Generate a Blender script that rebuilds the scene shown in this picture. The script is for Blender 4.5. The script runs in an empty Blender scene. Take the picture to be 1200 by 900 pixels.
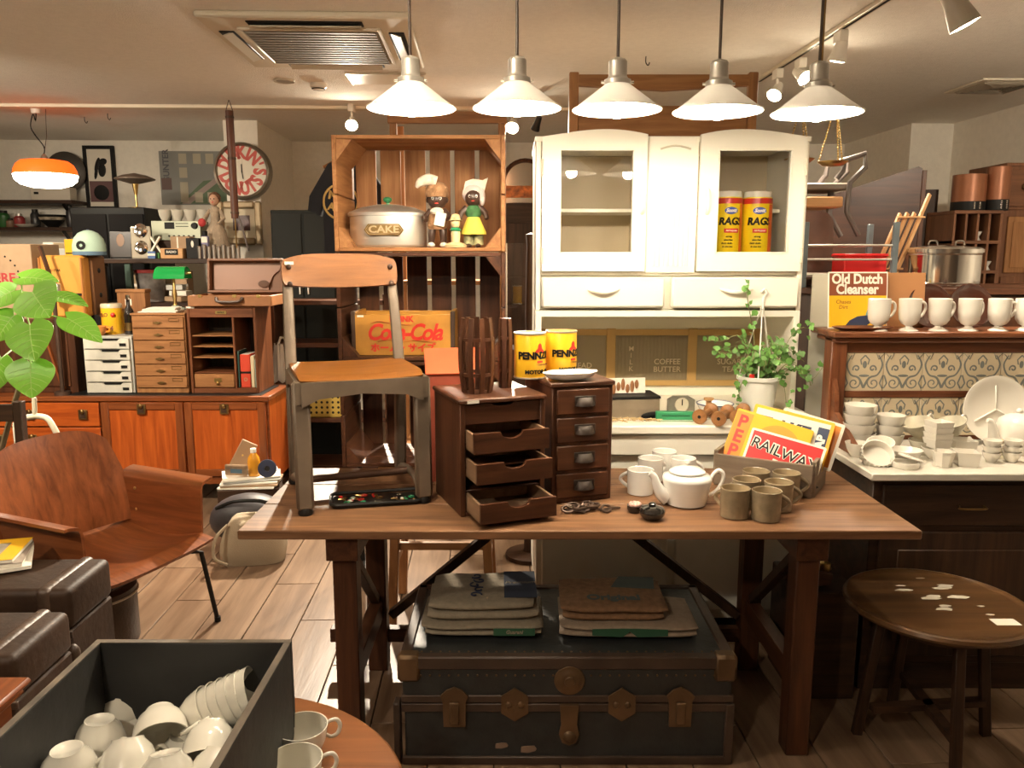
import bpy, math, random
from mathutils import Vector, Matrix, Euler
random.seed(7)
pi = math.pi
C = bpy.context.scene.collection
SC = bpy.context.scene

# ------------------------------------------------------------------ camera
FPX = 930.0                       # focal length in pixels of the 1200x900 frame
CAMZ = 1.47
PITCH = math.atan(150.0 / FPX)
cd = bpy.data.cameras.new('camera'); cam = bpy.data.objects.new('camera', cd); C.objects.link(cam)
cd.sensor_width = 36; cd.lens = 36 * FPX / 1200; cd.clip_start = .02
cam.location = (0, 0, CAMZ); cam.rotation_euler = (pi / 2 - PITCH, 0, 0)
SC.camera = cam
# ------------------------------------------------------------------ world, exposure
w = bpy.data.worlds.new('world'); SC.world = w; w.use_nodes = True
w.node_tree.nodes['Background'].inputs[0].default_value = (1, .82, .6, 1)
w.node_tree.nodes['Background'].inputs[1].default_value = .05
vs = SC.view_settings; vs.view_transform = 'Standard'; vs.look = 'None'; vs.gamma = 1; vs.use_curve_mapping = False
vs.exposure = 1.3
WARM = (1, .85, .66)
PEND_E, SPOT_W, BACK_W, ROOM_W, RED_E = 270, 60, 260, 105, 8

GLOBE_E = 55
# ------------------------------------------------------------------ pixels to places
def _k(py):
    v = (450 - py) / FPX
    return math.cos(PITCH) + v * math.sin(PITCH), -math.sin(PITCH) + v * math.cos(PITCH)
def A(px, py, Y):
    k, z = _k(py); return Vector(((px - 600) / FPX / k * Y, Y, CAMZ + z / k * Y))
def G(px, py, z):
    k, q = _k(py); Y = (z - CAMZ) * k / q; return A(px, py, Y)
def PX(x0, x1, y0, y1, Y):        # pixel box at depth Y -> x0, x1, zbottom, ztop
    m = (y0 + y1) / 2
    return A(x0, m, Y).x, A(x1, m, Y).x, A(x0, y1, Y).z, A(x0, y0, Y).z

# ------------------------------------------------------------------ mesh builder
class MB:
    def __init__(s): s.v = []; s.f = []; s.m = Matrix()
    def add(s, vs, fs):
        o = len(s.v); s.v += [s.m @ Vector(p) for p in vs]; s.f += [tuple(i + o for i in f) for f in fs]; return s
    def box(s, x0, x1, y0, y1, z0, z1, b=0):
        if x1 < x0: x0, x1 = x1, x0
        if y1 < y0: y0, y1 = y1, y0
        if z1 < z0: z0, z1 = z1, z0
        X = (x0, x1); Y = (y0, y1); Z = (z0, z1)
        if not b:
            return s.add([(X[i & 1], Y[i >> 1 & 1], Z[i >> 2]) for i in range(8)],
                         [(0, 2, 3, 1), (4, 5, 7, 6), (0, 1, 5, 4), (2, 6, 7, 3), (0, 4, 6, 2), (1, 3, 7, 5)])
        b = min(b, (x1 - x0) * .45, (y1 - y0) * .45, (z1 - z0) * .45)
        vs = []
        for i in range(8):
            sx, sy, sz = i & 1, i >> 1 & 1, i >> 2
            x, y, z = X[sx], Y[sy], Z[sz]; ix, iy, iz = x + (b, -b)[sx], y + (b, -b)[sy], z + (b, -b)[sz]
            vs += [(x, iy, iz), (ix, y, iz), (ix, iy, z)]
        def q(a, c): return [i * 3 + a for i in c]
        fs = [q(0, (0, 4, 6, 2)), q(0, (1, 3, 7, 5)), q(1, (0, 1, 5, 4)), q(1, (2, 6, 7, 3)), q(2, (0, 2, 3, 1)), q(2, (4, 5, 7, 6))]
        for i in range(8):
            fs.append((i * 3, i * 3 + 1, i * 3 + 2))
            for bit, (a, c) in ((1, (1, 2)), (2, (0, 2)), (4, (0, 1))):
                j = i ^ bit
                if j > i: fs.append((i * 3 + a, i * 3 + c, j * 3 + c, j * 3 + a))
        return s.add(vs, fs)
    def rbox(s, x0, x1, y0, y1, z0, z1, b, seg=4):
        import bmesh
        bm = bmesh.new(); bmesh.ops.create_cube(bm, size=1)
        for v in bm.verts: v.co = Vector(((x0 + x1) / 2 + v.co.x * (x1 - x0), (y0 + y1) / 2 + v.co.y * (y1 - y0), (z0 + z1) / 2 + v.co.z * (z1 - z0)))
        bmesh.ops.bevel(bm, geom=bm.edges[:], offset=b, segments=seg, profile=.5, affect='EDGES'); bm.verts.index_update()
        s.add([v.co.copy() for v in bm.verts], [[v.index for v in f.verts] for f in bm.faces]); bm.free(); return s
    def obox(s, c, size, rot=(0, 0, 0), b=0):
        old = s.m; s.m = old @ Matrix.Translation(c) @ Euler(rot).to_matrix().to_4x4()
        a, d, e = size; s.box(-a / 2, a / 2, -d / 2, d / 2, -e / 2, e / 2, b); s.m = old; return s
    def bar(s, p, q, wx, wy, b=0, up=(0, 0, 1)):        # rectangular bar from p to q
        p = Vector(p); q = Vector(q); d = q - p; L = d.length; z = d.normalized(); u = Vector(up)
        if abs(z.dot(u)) > .98: u = Vector((0, 1, 0))
        x = u.cross(z).normalized(); y = z.cross(x)
        old = s.m; s.m = old @ Matrix((x, y, z)).transposed().to_4x4().copy() if False else old @ Matrix(((x.x, y.x, z.x, p.x), (x.y, y.y, z.y, p.y), (x.z, y.z, z.z, p.z), (0, 0, 0, 1)))
        s.box(-wx / 2, wx / 2, -wy / 2, wy / 2, 0, L, b); s.m = old; return s
    def lathe(s, prof, n=20, c=(0, 0, 0), sx=1, sy=1):
        vs = []; rings = []
        for r, z in prof:
            if r < 1e-6: rings.append([len(vs)]); vs.append((c[0], c[1], c[2] + z))
            else:
                rings.append(list(range(len(vs), len(vs) + n)))
                vs += [(c[0] + r * sx * math.cos(2 * pi * i / n), c[1] + r * sy * math.sin(2 * pi * i / n), c[2] + z) for i in range(n)]
        fs = []
        for a, b in zip(rings, rings[1:]):
            for i in range(n):
                j = (i + 1) % n
                if len(a) == 1 and len(b) == 1: break
                if len(a) == 1: fs.append((a[0], b[j], b[i]))
                elif len(b) == 1: fs.append((a[i], a[j], b[0]))
                else: fs.append((a[i], a[j], b[j], b[i]))
        return s.add(vs, fs)
    def cyl(s, p, q, r, r2=None, n=14):
        p = Vector(p); q = Vector(q); d = q - p; L = d.length
        old = s.m; s.m = old @ Matrix.Translation(p) @ d.to_track_quat('Z', 'Y').to_matrix().to_4x4()
        r2 = r if r2 is None else r2
        s.lathe([(0, 0), (r, 0), (r2, L), (0, L)], n); s.m = old; return s
    def ell(s, c, r, n=14, m=8):
        if not hasattr(r, '__len__'): r = (r, r, r)
        pr = [(math.sin(pi * i / m), -math.cos(pi * i / m)) for i in range(m + 1)]
        pr[0] = (0, -1); pr[-1] = (0, 1)
        old = s.m; s.m = old @ Matrix.Translation(c) @ Matrix.Diagonal((r[0], r[1], r[2], 1)); s.lathe(pr, n); s.m = old; return s
    def tube(s, pts, r, n=8, closed=False, flat=1, s_=None):
        P = [Vector(p) for p in pts]; N = len(P); R = list(r) if hasattr(r, '__len__') else [r] * N
        if s_ is None: s_ = 4 if (4 <= N <= 10 and not closed) else 0
        if s_:
            Q = []; R2 = []
            for i in range(N - 1):
                a, b, c, d = P[max(i - 1, 0)], P[i], P[i + 1], P[min(i + 2, N - 1)]
                for j in range(s_):
                    t = j / s_; Q.append(.5 * (2 * b + (c - a) * t + (2 * a - 5 * b + 4 * c - d) * t * t + (3 * b - a - 3 * c + d) * t ** 3)); R2.append(R[i] + (R[i + 1] - R[i]) * t)
            P = Q + [P[-1]]; R = R2 + [R[-1]]; N = len(P)
        vs = []; t0 = None; x = None
        for i in range(N):
            if closed: t = P[(i + 1) % N] - P[i - 1]
            else: t = P[min(i + 1, N - 1)] - P[max(i - 1, 0)]
            t.normalize()
            if x is None:
                u = Vector((0, 0, 1)) if abs(t.z) < .9 else Vector((0, 1, 0)); x = u.cross(t).normalized()
            else:
                x = (x - t * x.dot(t)).normalized()
            y = t.cross(x)
            for k in range(n):
                a = 2 * pi * k / n; vs.append(P[i] + (x * math.cos(a) + y * math.sin(a) * flat) * R[i])
        fs = []
        for i in range(N if closed else N - 1):
            for k in range(n):
                a = i * n + k; b = i * n + (k + 1) % n; j = (i + 1) % N
                fs.append((a, b, j * n + (k + 1) % n, j * n + k))
        if not closed: fs += [tuple(range(n))[::-1], tuple(range((N - 1) * n, N * n))]
        return s.add(vs, fs)
    def prism(s, pts, d0, d1, plane='xz'):
        n = len(pts)
        g = {'xz': lambda a, b, d: (a, d, b), 'xy': lambda a, b, d: (a, b, d), 'yz': lambda a, b, d: (d, a, b)}[plane]
        vs = [g(a, b, d0) for a, b in pts] + [g(a, b, d1) for a, b in pts]
        fs = [tuple(range(n))[::-1], tuple(range(n, 2 * n))] + [(i, (i + 1) % n, n + (i + 1) % n, n + i) for i in range(n)]
        return s.add(vs, fs)
    def sheet(s, fn, nu, nv, th=0.0):
        P = [[Vector(fn(i / nu, j / nv)) for j in range(nv + 1)] for i in range(nu + 1)]
        vs = [p for r in P for p in r]; ix = lambda i, j: i * (nv + 1) + j
        fs = [(ix(i, j), ix(i + 1, j), ix(i + 1, j + 1), ix(i, j + 1)) for i in range(nu) for j in range(nv)]
        if th:
            N0 = len(vs); off = []
            for i in range(nu + 1):
                for j in range(nv + 1):
                    du = P[min(i + 1, nu)][j] - P[max(i - 1, 0)][j]; dv = P[i][min(j + 1, nv)] - P[i][max(j - 1, 0)]
                    nn = du.cross(dv)
                    off.append(P[i][j] - (nn.normalized() if nn.length > 1e-12 else Vector((0, 0, 1))) * th)
            vs = vs + off
            fs += [tuple(k + N0 for k in f[::-1]) for f in fs]
            bd = [ix(i, 0) for i in range(nu + 1)] + [ix(nu, j) for j in range(1, nv + 1)] + [ix(i, nv) for i in range(nu - 1, -1, -1)] + [ix(0, j) for j in range(nv - 1, 0, -1)]
            fs += [(bd[k], bd[k - 1], bd[k - 1] + N0, bd[k] + N0) for k in range(len(bd))]
        return s.add(vs, fs)
    def mesh(s, name, mat, ang=38):
        import bmesh
        me = bpy.data.meshes.new(name); me.from_pydata([tuple(v) for v in s.v], [], s.f)
        bm = bmesh.new(); bm.from_mesh(me); bmesh.ops.recalc_face_normals(bm, faces=bm.faces); bm.to_mesh(me); bm.free()
        me.polygons.foreach_set('use_smooth', [True] * len(me.polygons)); me.set_sharp_from_angle(angle=math.radians(ang))
        if mat: me.materials.append(mat)
        return me
    def obj(s, name, mat, parent=None, loc=(0, 0, 0), rot=(0, 0, 0), ang=38):
        return O(name, s.mesh(name, mat, ang), parent, loc, rot)

def O(name, me, parent=None, loc=(0, 0, 0), rot=(0, 0, 0)):
    o = bpy.data.objects.new(name, me); C.objects.link(o); o.parent = parent; o.location = loc; o.rotation_euler = rot; return o
def tag(o, label, cat, group=None):
    o['label'] = label; o['category'] = cat
    if group: o['group'] = group
    return o
def T(name, label, cat, loc=(0, 0, 0), rz=0, group=None):
    o = bpy.data.objects.new(name, None); C.objects.link(o); o.location = loc
    o.rotation_euler = (0, 0, rz) if not hasattr(rz, '__len__') else rz; o.empty_display_size = .05
    return tag(o, label, cat, group)
def struct(o): o['kind'] = 'structure'; return o
def stuff(o): o['kind'] = 'stuff'; return o
def dup(root, loc, rz=0, label=None, group=None):
    r = root.copy(); C.objects.link(r); r.location = loc; r.rotation_euler = (0, 0, rz) if not hasattr(rz, '__len__') else rz
    if label: r['label'] = label
    if group: r['group'] = group
    for ch in list(root.children):
        c = ch.copy(); C.objects.link(c); c.parent = r
        for g in list(ch.children):
            d = g.copy(); C.objects.link(d); d.parent = c
    return r
def B(x0, x1, y0, y1, z0, z1, name, mat, parent=None, b=.002): return MB().box(x0, x1, y0, y1, z0, z1, b).obj(name, mat, parent)

# ------------------------------------------------------------------ materials
_mc = {}
def _new(name):
    m = bpy.data.materials.new(name); m.use_nodes = True; nt = m.node_tree; return m, nt, nt.nodes['Principled BSDF']
def plain(name, col, rough=.5, metal=0, bump=0, bscale=60, var=.0, coat=0, spec=None):
    if name in _mc: return _mc[name]
    m, nt, p = _new(name); N = nt.nodes; L = nt.links
    p.inputs['Base Color'].default_value = (*col, 1); p.inputs['Roughness'].default_value = rough; p.inputs['Metallic'].default_value = metal
    if coat: p.inputs['Coat Weight'].default_value = coat
    if spec is not None: p.inputs['Specular IOR Level'].default_value = spec
    if bump or var:
        tc = N.new('ShaderNodeTexCoord'); no = N.new('ShaderNodeTexNoise'); no.inputs['Scale'].default_value = bscale; no.inputs['Detail'].default_value = 5
        L.new(tc.outputs['Object'], no.inputs['Vector'])
        if bump:
            bu = N.new('ShaderNodeBump'); bu.inputs['Strength'].default_value = bump; bu.inputs['Distance'].default_value = .01
            L.new(no.outputs['Fac'], bu.inputs['Height']); L.new(bu.outputs['Normal'], p.inputs['Normal'])
        if var:
            cr = N.new('ShaderNodeValToRGB'); cr.color_ramp.elements[0].position = .3; cr.color_ramp.elements[1].position = .7
            cr.color_ramp.elements[0].color = (*[c * (1 - var) for c in col], 1); cr.color_ramp.elements[1].color = (*[min(1, c * (1 + var * .5)) for c in col], 1)
            n2 = N.new('ShaderNodeTexNoise'); n2.inputs['Scale'].default_value = bscale * .25; n2.inputs['Detail'].default_value = 6
            L.new(tc.outputs['Object'], n2.inputs['Vector']); L.new(n2.outputs['Fac'], cr.inputs[0]); L.new(cr.outputs[0], p.inputs['Base Color'])
    _mc[name] = m; return m
def wood(name, c1, c2, axis='x', scale=1.0, rough=.4, coat=0, rings=1.0, bump=.08):
    if name in _mc: return _mc[name]
    m, nt, p = _new(name); N = nt.nodes; L = nt.links
    tc = N.new('ShaderNodeTexCoord'); mp = N.new('ShaderNodeMapping')
    sc = [30 * scale] * 3; sc['xyz'.index(axis)] = 2.2 * scale; mp.inputs['Scale'].default_value = sc
    oi = N.new('ShaderNodeObjectInfo'); L.new(oi.outputs['Random'], mp.inputs['Location'])
    no = N.new('ShaderNodeTexNoise'); no.inputs['Scale'].default_value = 1; no.inputs['Detail'].default_value = 7; no.inputs['Roughness'].default_value = .62; no.inputs['Distortion'].default_value = .6 * rings
    cr = N.new('ShaderNodeValToRGB'); e = cr.color_ramp.elements; e[0].position = .32; e[1].position = .68; e[0].color = (*c1, 1); e[1].color = (*c2, 1)
    L.new(tc.outputs['Object'], mp.inputs['Vector']); L.new(mp.outputs[0], no.inputs['Vector']); L.new(no.outputs['Fac'], cr.inputs[0]); L.new(cr.outputs[0], p.inputs['Base Color'])
    bu = N.new('ShaderNodeBump'); bu.inputs['Strength'].default_value = bump; bu.inputs['Distance'].default_value = .01; L.new(no.outputs['Fac'], bu.inputs['Height']); L.new(bu.outputs[0], p.inputs['Normal'])
    p.inputs['Roughness'].default_value = rough; p.inputs['Specular IOR Level'].default_value = .3
    if coat: p.inputs['Coat Weight'].default_value = coat; p.inputs['Coat Roughness'].default_value = .15
    _mc[name] = m; return m
def wood3(name, c1, c2, **k): return [wood(name + '_' + a, c1, c2, a, **k) for a in 'xyz']
def emit(name, col, st):
    if name in _mc: return _mc[name]
    m, nt, p = _new(name); p.inputs['Base Color'].default_value = (*col, 1); p.inputs['Emission Color'].default_value = (*col, 1); p.inputs['Emission Strength'].default_value = st
    _mc[name] = m; return m
def glass(name, col=(1, 1, 1), rough=.02, mix=.12):
    if name in _mc: return _mc[name]
    m, nt, p = _new(name); N = nt.nodes; L = nt.links
    tr = N.new('ShaderNodeBsdfTransparent'); tr.inputs[0].default_value = (*col, 1)
    gl = N.new('ShaderNodeBsdfGlossy'); gl.inputs['Roughness'].default_value = rough
    fr = N.new('ShaderNodeFresnel'); fr.inputs[0].default_value = 1.5
    mx = N.new('ShaderNodeMixShader'); ad = N.new('ShaderNodeMath'); ad.operation = 'MULTIPLY_ADD'; ad.inputs[1].default_value = 1; ad.inputs[2].default_value = mix * .2
    L.new(fr.outputs[0], ad.inputs[0]); L.new(ad.outputs[0], mx.inputs[0]); L.new(tr.outputs[0], mx.inputs[1]); L.new(gl.outputs[0], mx.inputs[2])
    L.new(mx.outputs[0], N['Material Output'].inputs['Surface']); _mc[name] = m; return m

WALL = plain('wall_plaster', (.82, .78, .69), .9, bump=.25, bscale=90, var=.05)
CEIL = plain('ceiling_plaster', (.86, .83, .77), .95, bump=.5, bscale=140, var=.04)
WALN = wood3('walnut', (.034, .012, .006), (.098, .036, .015), rough=.42)
DARK = wood3('dark_oak', (.018, .009, .005), (.06, .028, .014), rough=.5)
TEAK = wood3('teak', (.25, .042, .006), (.46, .1, .014), rough=.38, coat=.2)
TEAKD = wood3('teak_edge', (.12, .03, .008), (.24, .068, .018), rough=.38, coat=.2)
TABL = wood3('table_wood', (.1, .044, .019), (.23, .115, .054), rough=.5)
PINE = wood3('crate_pine', (.22, .085, .025), (.42, .2, .075), rough=.6)
PALE = wood3('pale_wood', (.42, .22, .09), (.6, .35, .16), rough=.5)
OAK = wood3('honey_oak', (.2, .085, .03), (.36, .17, .065), rough=.45)
PLY = wood3('plywood', (.13, .035, .011), (.27, .082, .026), rough=.28, coat=.35)
MAPL = wood3('maple', (.14, .045, .005), (.22, .078, .01), rough=.5, coat=.05)
CRM = plain('cream_paint', (.9, .86, .74), .32, var=.04, bscale=8)
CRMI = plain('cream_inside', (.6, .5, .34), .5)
CER = plain('ceramic_white', (.72, .68, .6), .18, coat=.4)
CERW = plain('porcelain', (.86, .85, .8), .14, coat=.5)
CERG = plain('glaze_brown', (.27, .21, .13), .25, var=.25, bscale=120, coat=.3)
CERGI = plain('glaze_tan', (.42, .33, .2), .25, coat=.3)
BLK = plain('black', (.008, .0075, .007), .5, spec=.2)
BLKM = plain('black_metal', (.02, .018, .016), .45, .6)
IRON = plain('old_iron', (.085, .05, .034), .5, .5, var=.4, bscale=40)
STEEL = plain('pressed_steel', (.15, .11, .075), .5, .15, var=.3, bscale=30)
CHR = plain('chrome', (.75, .72, .68), .12, 1)
ALU = plain('aluminium', (.72, .69, .62), .42, .9, var=.1)
BRS = plain('brass', (.6, .42, .16), .3, 1)
BRSD = plain('dark_brass', (.28, .18, .07), .4, 1, var=.3)
WHT = plain('white_plastic', (.78, .75, .68), .4)
GRYP = plain('grey_paint', (.46, .46, .42), .45, .1, var=.2, bscale=20)
RED = plain('red_paint', (.62, .03, .02), .35)
YEL = plain('yellow_paint', (.8, .44, .02), .3)
ORG = plain('orange_paint', (.75, .25, .02), .35)
GRN = plain('green_paint', (.02, .25, .1), .35)
PAPER = plain('paper', (.75, .7, .6), .8)
KRAFT = plain('kraft_board', (.36, .24, .14), .8, var=.1)
LEATH = plain('tan_leather', (.38, .17, .06), .5, bump=.1, var=.2, bscale=30)
LEATD = plain('dark_leather', (.055, .03, .018), .45, bump=.2, var=.3, bscale=60)
CANV = plain('canvas', (.36, .29, .2), .9, bump=.2, bscale=200)
BLUED = plain('navy_print', (.02, .03, .07), .6)
GOLD = plain('gilt', (.36, .27, .16), .5, .3, var=.2)
GLS = glass('clear_glass')
BULB = emit('bulb_glow', (1, .86, .66), PEND_E)
BULBS = emit('spot_glow', (1, .84, .6), 90)

# ------------------------------------------------------------------ text
def txt(s, size, mat, parent, loc, rot=(pi / 2, 0, 0), name='lettering', shear=0, off=0.0, th=.0004, align='CENTER', sx=1, bend=None, sp=1):
    cu = bpy.data.curves.new('t', 'FONT'); cu.body = s; cu.size = size; cu.align_x = align; cu.align_y = 'CENTER'; cu.shear = shear
    cu.offset = off; cu.extrude = th; cu.resolution_u = 3; cu.space_character = sp
    o = bpy.data.objects.new('t', cu); C.objects.link(o)
    me = bpy.data.meshes.new_from_object(o.evaluated_get(bpy.context.evaluated_depsgraph_get()))
    bpy.data.objects.remove(o); bpy.data.curves.remove(cu)
    me.name = name; me.materials.clear(); me.materials.append(mat)
    for v in me.vertices:
        v.co.x *= sx
        if bend:
            a = v.co.x / bend; r = bend + v.co.z; v.co.x = r * math.sin(a); v.co.z = r * math.cos(a) - bend
    return O(name, me, parent, loc, rot)
def spotlight(name, parent, loc, target_dir, watt, size=70, blend=.6, r=.03, col=WARM):
    l = bpy.data.lights.new(name, 'SPOT'); l.energy = watt; l.spot_size = math.radians(size); l.spot_blend = blend; l.shadow_soft_size = r; l.color = col
    o = bpy.data.objects.new(name, l); C.objects.link(o); o.parent = parent; o.location = loc
    o.rotation_euler = Vector(target_dir).to_track_quat('-Z', 'Y').to_euler(); return o
# ================================================================== the room (turned 2.1 degrees to the camera)
PHI = math.atan(34 / FPX); RH = 2.5
def room(m, name, mat): return struct(m.obj(name, mat, rot=(0, 0, PHI)))
def toroom(p): return Vector((p.x * math.cos(PHI) + p.y * math.sin(PHI), -p.x * math.sin(PHI) + p.y * math.cos(PHI), p.z))
def fromroom(x, y, z): return Vector((x * math.cos(PHI) - y * math.sin(PHI), x * math.sin(PHI) + y * math.cos(PHI), z))
XL, XR, XR2, YB, YF, YC = -5.6, 3.72, 3.38, 7.55, -2.6, 6.37
room(MB().box(XL - .12, XR + .12, YB, YB + .12, 0, RH), 'wall_back', WALL)
room(MB().box(XR, XR + .12, YF, YC, 0, RH), 'wall_right', WALL)
room(MB().box(XR2, XR + .12, YC, YB, 0, RH), 'wall_right_recess', WALL)
room(MB().box(XL - .12, XL, YF, YB, 0, RH), 'wall_left', WALL)
room(MB().box(XL - .12, XR + .12, YF - .12, YF, 0, RH), 'wall_front', plain('wall_dark', (.16, .11, .07), .8))
room(MB().box(-1.99, -1.73, 6.42, YB, 0, RH), 'column', WALL)
room(MB().box(XL - .12, XR + .12, YF - .12, YB + .12, RH, RH + .1), 'ceiling', CEIL)
fl = room(MB().box(XL - .12, XR + .12, YF - .12, YB + .12, -.12, -.008), 'floor', plain('floor_joint', (.05, .03, .02), .8))
FLW = [wood('floor_plank', (.125, .074, .043), (.25, .165, .105), 'y', .5, rough=.33, bump=.12)]
PW, PLN = .194, .9
pm = MB().box(0, PW - .004, 0, PLN - .004, -.008, 0, .0015).mesh('plank', FLW[0])
rest = MB(); x = XL; i = 0
x0p = toroom(Vector((-.855, 2.86, 0))).x % PW
x = XL + (x0p - XL) % PW - PW
while x < XR:
    y = YF - (i * .37 % PLN)
    while y < YB:
        if -1.9 < x < 1.2 and 1.0 < y < 5.8: O('plank', pm, fl, (x, y, 0))
        else: rest.box(x, min(x + PW - .004, XR), max(y, YF), min(y + PLN - .004, YB), -.008, 0)
        y += PLN
    x += PW; i += 1
stuff(rest.obj('planks_beyond', FLW[0], fl))
# wiring duct along the ceiling
room(MB().box(-5.5, 1.6, 5.78, 5.86, RH - .022, RH, .003), 'trim_1', plain('duct', (.8, .72, .58), .5))

# ---- ceiling air conditioner
a = G(227, 12, RH); b = G(479, 14, RH); W2 = (b.x - a.x) / 2; c = Vector(((a.x + b.x) / 2 - .017, a.y + .46, RH))
ac = T('air_conditioner', 'square four-way air conditioner panel set into the ceiling', 'air conditioner', c, PHI)
ACM = plain('ac_panel', (.7, .64, .52), .45)
MB().box(-W2, W2, -.46, .46, -.03, 0, .008).obj('panel', ACM, ac)
for r in range(4):
    an = r * pi / 2; fm = MB(); fm.m = Matrix.Rotation(an, 4, 'Z')
    fm.box(-.25, .25, -.415, -.345, -.036, -.0301, .002); lo = fm.obj('louver', BLK, ac)
    f2 = MB(); f2.m = Matrix.Rotation(an, 4, 'Z'); f2.obox((0, -.375, -.04), (.48, .05, .006), (.35, 0, 0)); f2.obj('flap', plain('ac_flap', (.6, .55, .45), .3), lo)
gi = MB().box(-.3, .3, -.3, .3, -.04, -.0301, .004).obj('grille', plain('ac_grille', (.22, .2, .16), .6), ac)
for k in range(14): B(-.29, .29, -.285 + k * .0435, -.27 + k * .0435, -.046, -.0401, 'slat', plain('ac_grille2', (.27, .245, .2), .6), gi, 0)
for s in (-1, 1): B(s * .31 - .008, s * .31 + .008, -.31, .31, -.043, -.0301, 'frame_bar', ACM, ac); B(-.31, .31, s * .31 - .008, s * .31 + .008, -.043, -.0301, 'frame_bar', ACM, ac)
# access hatch + detectors behind it
p = G(455, 92, RH); t = T('ceiling_hatch', 'white metal-edged access hatch in the ceiling behind the pendants', 'hatch', p, PHI)
B(-.22, .22, -.14, .14, -.006, 0, 'panel', ACM, t); B(-.23, .23, -.15, -.14, -.01, 0, 'edge_strip', ALU, t); B(-.23, -.22, -.14, .14, -.01, 0, 'edge_strip', ALU, t)
p = G(333, 94, RH); t = T('downlight', 'small unlit round downlight in the ceiling', 'downlight', p); MB().lathe([(0, -.006), (.05, -.006), (.06, -.01), (.065, 0)], 20).obj('ring', plain('dl', (.5, .45, .36), .5), t); MB().cyl((0, 0, -.007), (0, 0, -.0061), .045).obj('lens', plain('dl2', (.35, .3, .24), .3), t)
p = G(373, 98, RH); t = T('smoke_detector', 'round white smoke detector on the ceiling', 'detector', p); MB().lathe([(0, -.035), (.035, -.033), (.05, -.02), (.05, 0)], 20).obj('body', WHT, t); MB().lathe([(.036, -.0345), (.042, -.03), (.036, -.03)], 20).obj('sensor_ring', BLK, t)
# ceiling vent at the right
p = G(1166, 100, RH); t = T('ceiling_vent', 'square louvred air vent in the ceiling above the lampshades', 'vent', p, PHI)
MB().box(-.2, .2, -.2, .2, -.012, 0, .003).obj('frame', ACM, t)
for k in range(4):
    for s in range(4):
        m = MB(); m.m = Matrix.Rotation(s * pi / 2, 4, 'Z'); m.obox((0, .05 + k * .034, -.018), (.1 + k * .068, .022, .003), (.5, 0, 0))
        m.obj('louver', plain('vent_louver', (.42, .37, .29), .5), t)
for (px, py, lh) in ((99, 137, 'beyond the wiring duct by the glass pendant'), (757, 66, 'over the middle pendants'), (126, 133, 'behind the hanging pole')):
    p = G(px, py, RH); m = MB(); m.tube([(0, 0, 0), (0, 0, -.03), (.012, 0, -.045), (.02, 0, -.03)], .003, 6)
    o = m.obj('ceiling_hook', BLKM, loc=p); tag(o, 'small wire hook in the ceiling ' + lh, 'hook', 'hooks in the ceiling')

# ================================================================== lamps
PMET = plain('shade_enamel', (.9, .88, .83), .35)
PINN = plain('shade_inside', (.9, .86, .78), .5)
PSH = bpy.data.materials.new('shade_opal'); PSH.use_nodes = True     # thin enamel, a little light seeps through
_n = PSH.node_tree.nodes; _l = PSH.node_tree.links; _t = _n.new('ShaderNodeBsdfTranslucent'); _t.inputs[0].default_value = (1, .95, .86, 1); _m = _n.new('ShaderNodeMixShader'); _m.inputs[0].default_value = .0035
_p = _n['Principled BSDF']; _p.inputs['Base Color'].default_value = (.88, .86, .8, 1); _p.inputs['Roughness'].default_value = .4
_l.new(_p.outputs[0], _m.inputs[1]); _l.new(_t.outputs[0], _m.inputs[2]); _l.new(_m.outputs[0], _n['Material Output'].inputs['Surface'])
lb = ['end pendant lamp, over the school chair', 'pendant lamp over the yellow oil cans', 'middle pendant lamp, with a lamp hanging either side twice over', 'pendant lamp over the white teapot', 'end pendant lamp, before the hanging brass scale']
for i, px in enumerate((482, 606, 723, 841, 957)):
    py = (127, 127, 129, 131, 133)[i]; p = A(px, py, 2.25)
    t = T('pendant_lamp', 'white conical metal ' + lb[i], 'lamp', p, 0, 'row of pendant lamps over the table')
    if i == 0:
        me_sh = MB().lathe([(.12, 0), (.034, .066)], 40).mesh('shade', PSH)
        me_in = MB().tube([(.12 * math.cos(k * pi / 20), .12 * math.sin(k * pi / 20), 0) for k in range(40)], .0018, 6, True).mesh('rim_wire', PMET)
        me_nk = MB().lathe([(0, .066), (.036, .066), (.036, .078), (.028, .082), (.025, .088), (.025, .125), (.02, .131), (.006, .136), (0, .136)], 24).mesh('socket', plain('socket_grey', (.45, .42, .37), .4, .5))
        me_bu = MB().ell((0, 0, .004), .026, 18, 10).mesh('bulb', BULB); me_bn = MB().lathe([(0, .03), (.015, .031), (.014, .064), (0, .064)], 14).mesh('bulb_neck', ALU)
        me_sc = MB().cyl((.034, 0, .072), (.044, 0, .072), .004, n=8).cyl((-.034, 0, .072), (-.044, 0, .072), .004, n=8).mesh('screw', CHR)
    s_ = O('shade', me_sh, t); O('rim_wire', me_in, s_); O('socket', me_nk, t); O('bulb', me_bu, t); O('bulb_neck', me_bn, t); O('screw', me_sc, t)
    zc = RH - p.z
    cm = MB().cyl((0, 0, .134), (0, 0, zc - .02), .0042, n=8); cm.obj('cord', plain('cord_brown', (.05, .03, .02), .5), t)
    MB().lathe([(0, zc - .03), (.03, zc - .03), (.045, zc), (0, zc)], 18).obj('ceiling_rose', WHT, t)
    if i == 4: MB().tube([(.012 * math.cos(k * pi / 6), 0, .31 + .016 * math.sin(k * pi / 6)) for k in range(12)], .004, 6, True).obj('cord_clip', CHR, t)

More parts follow.
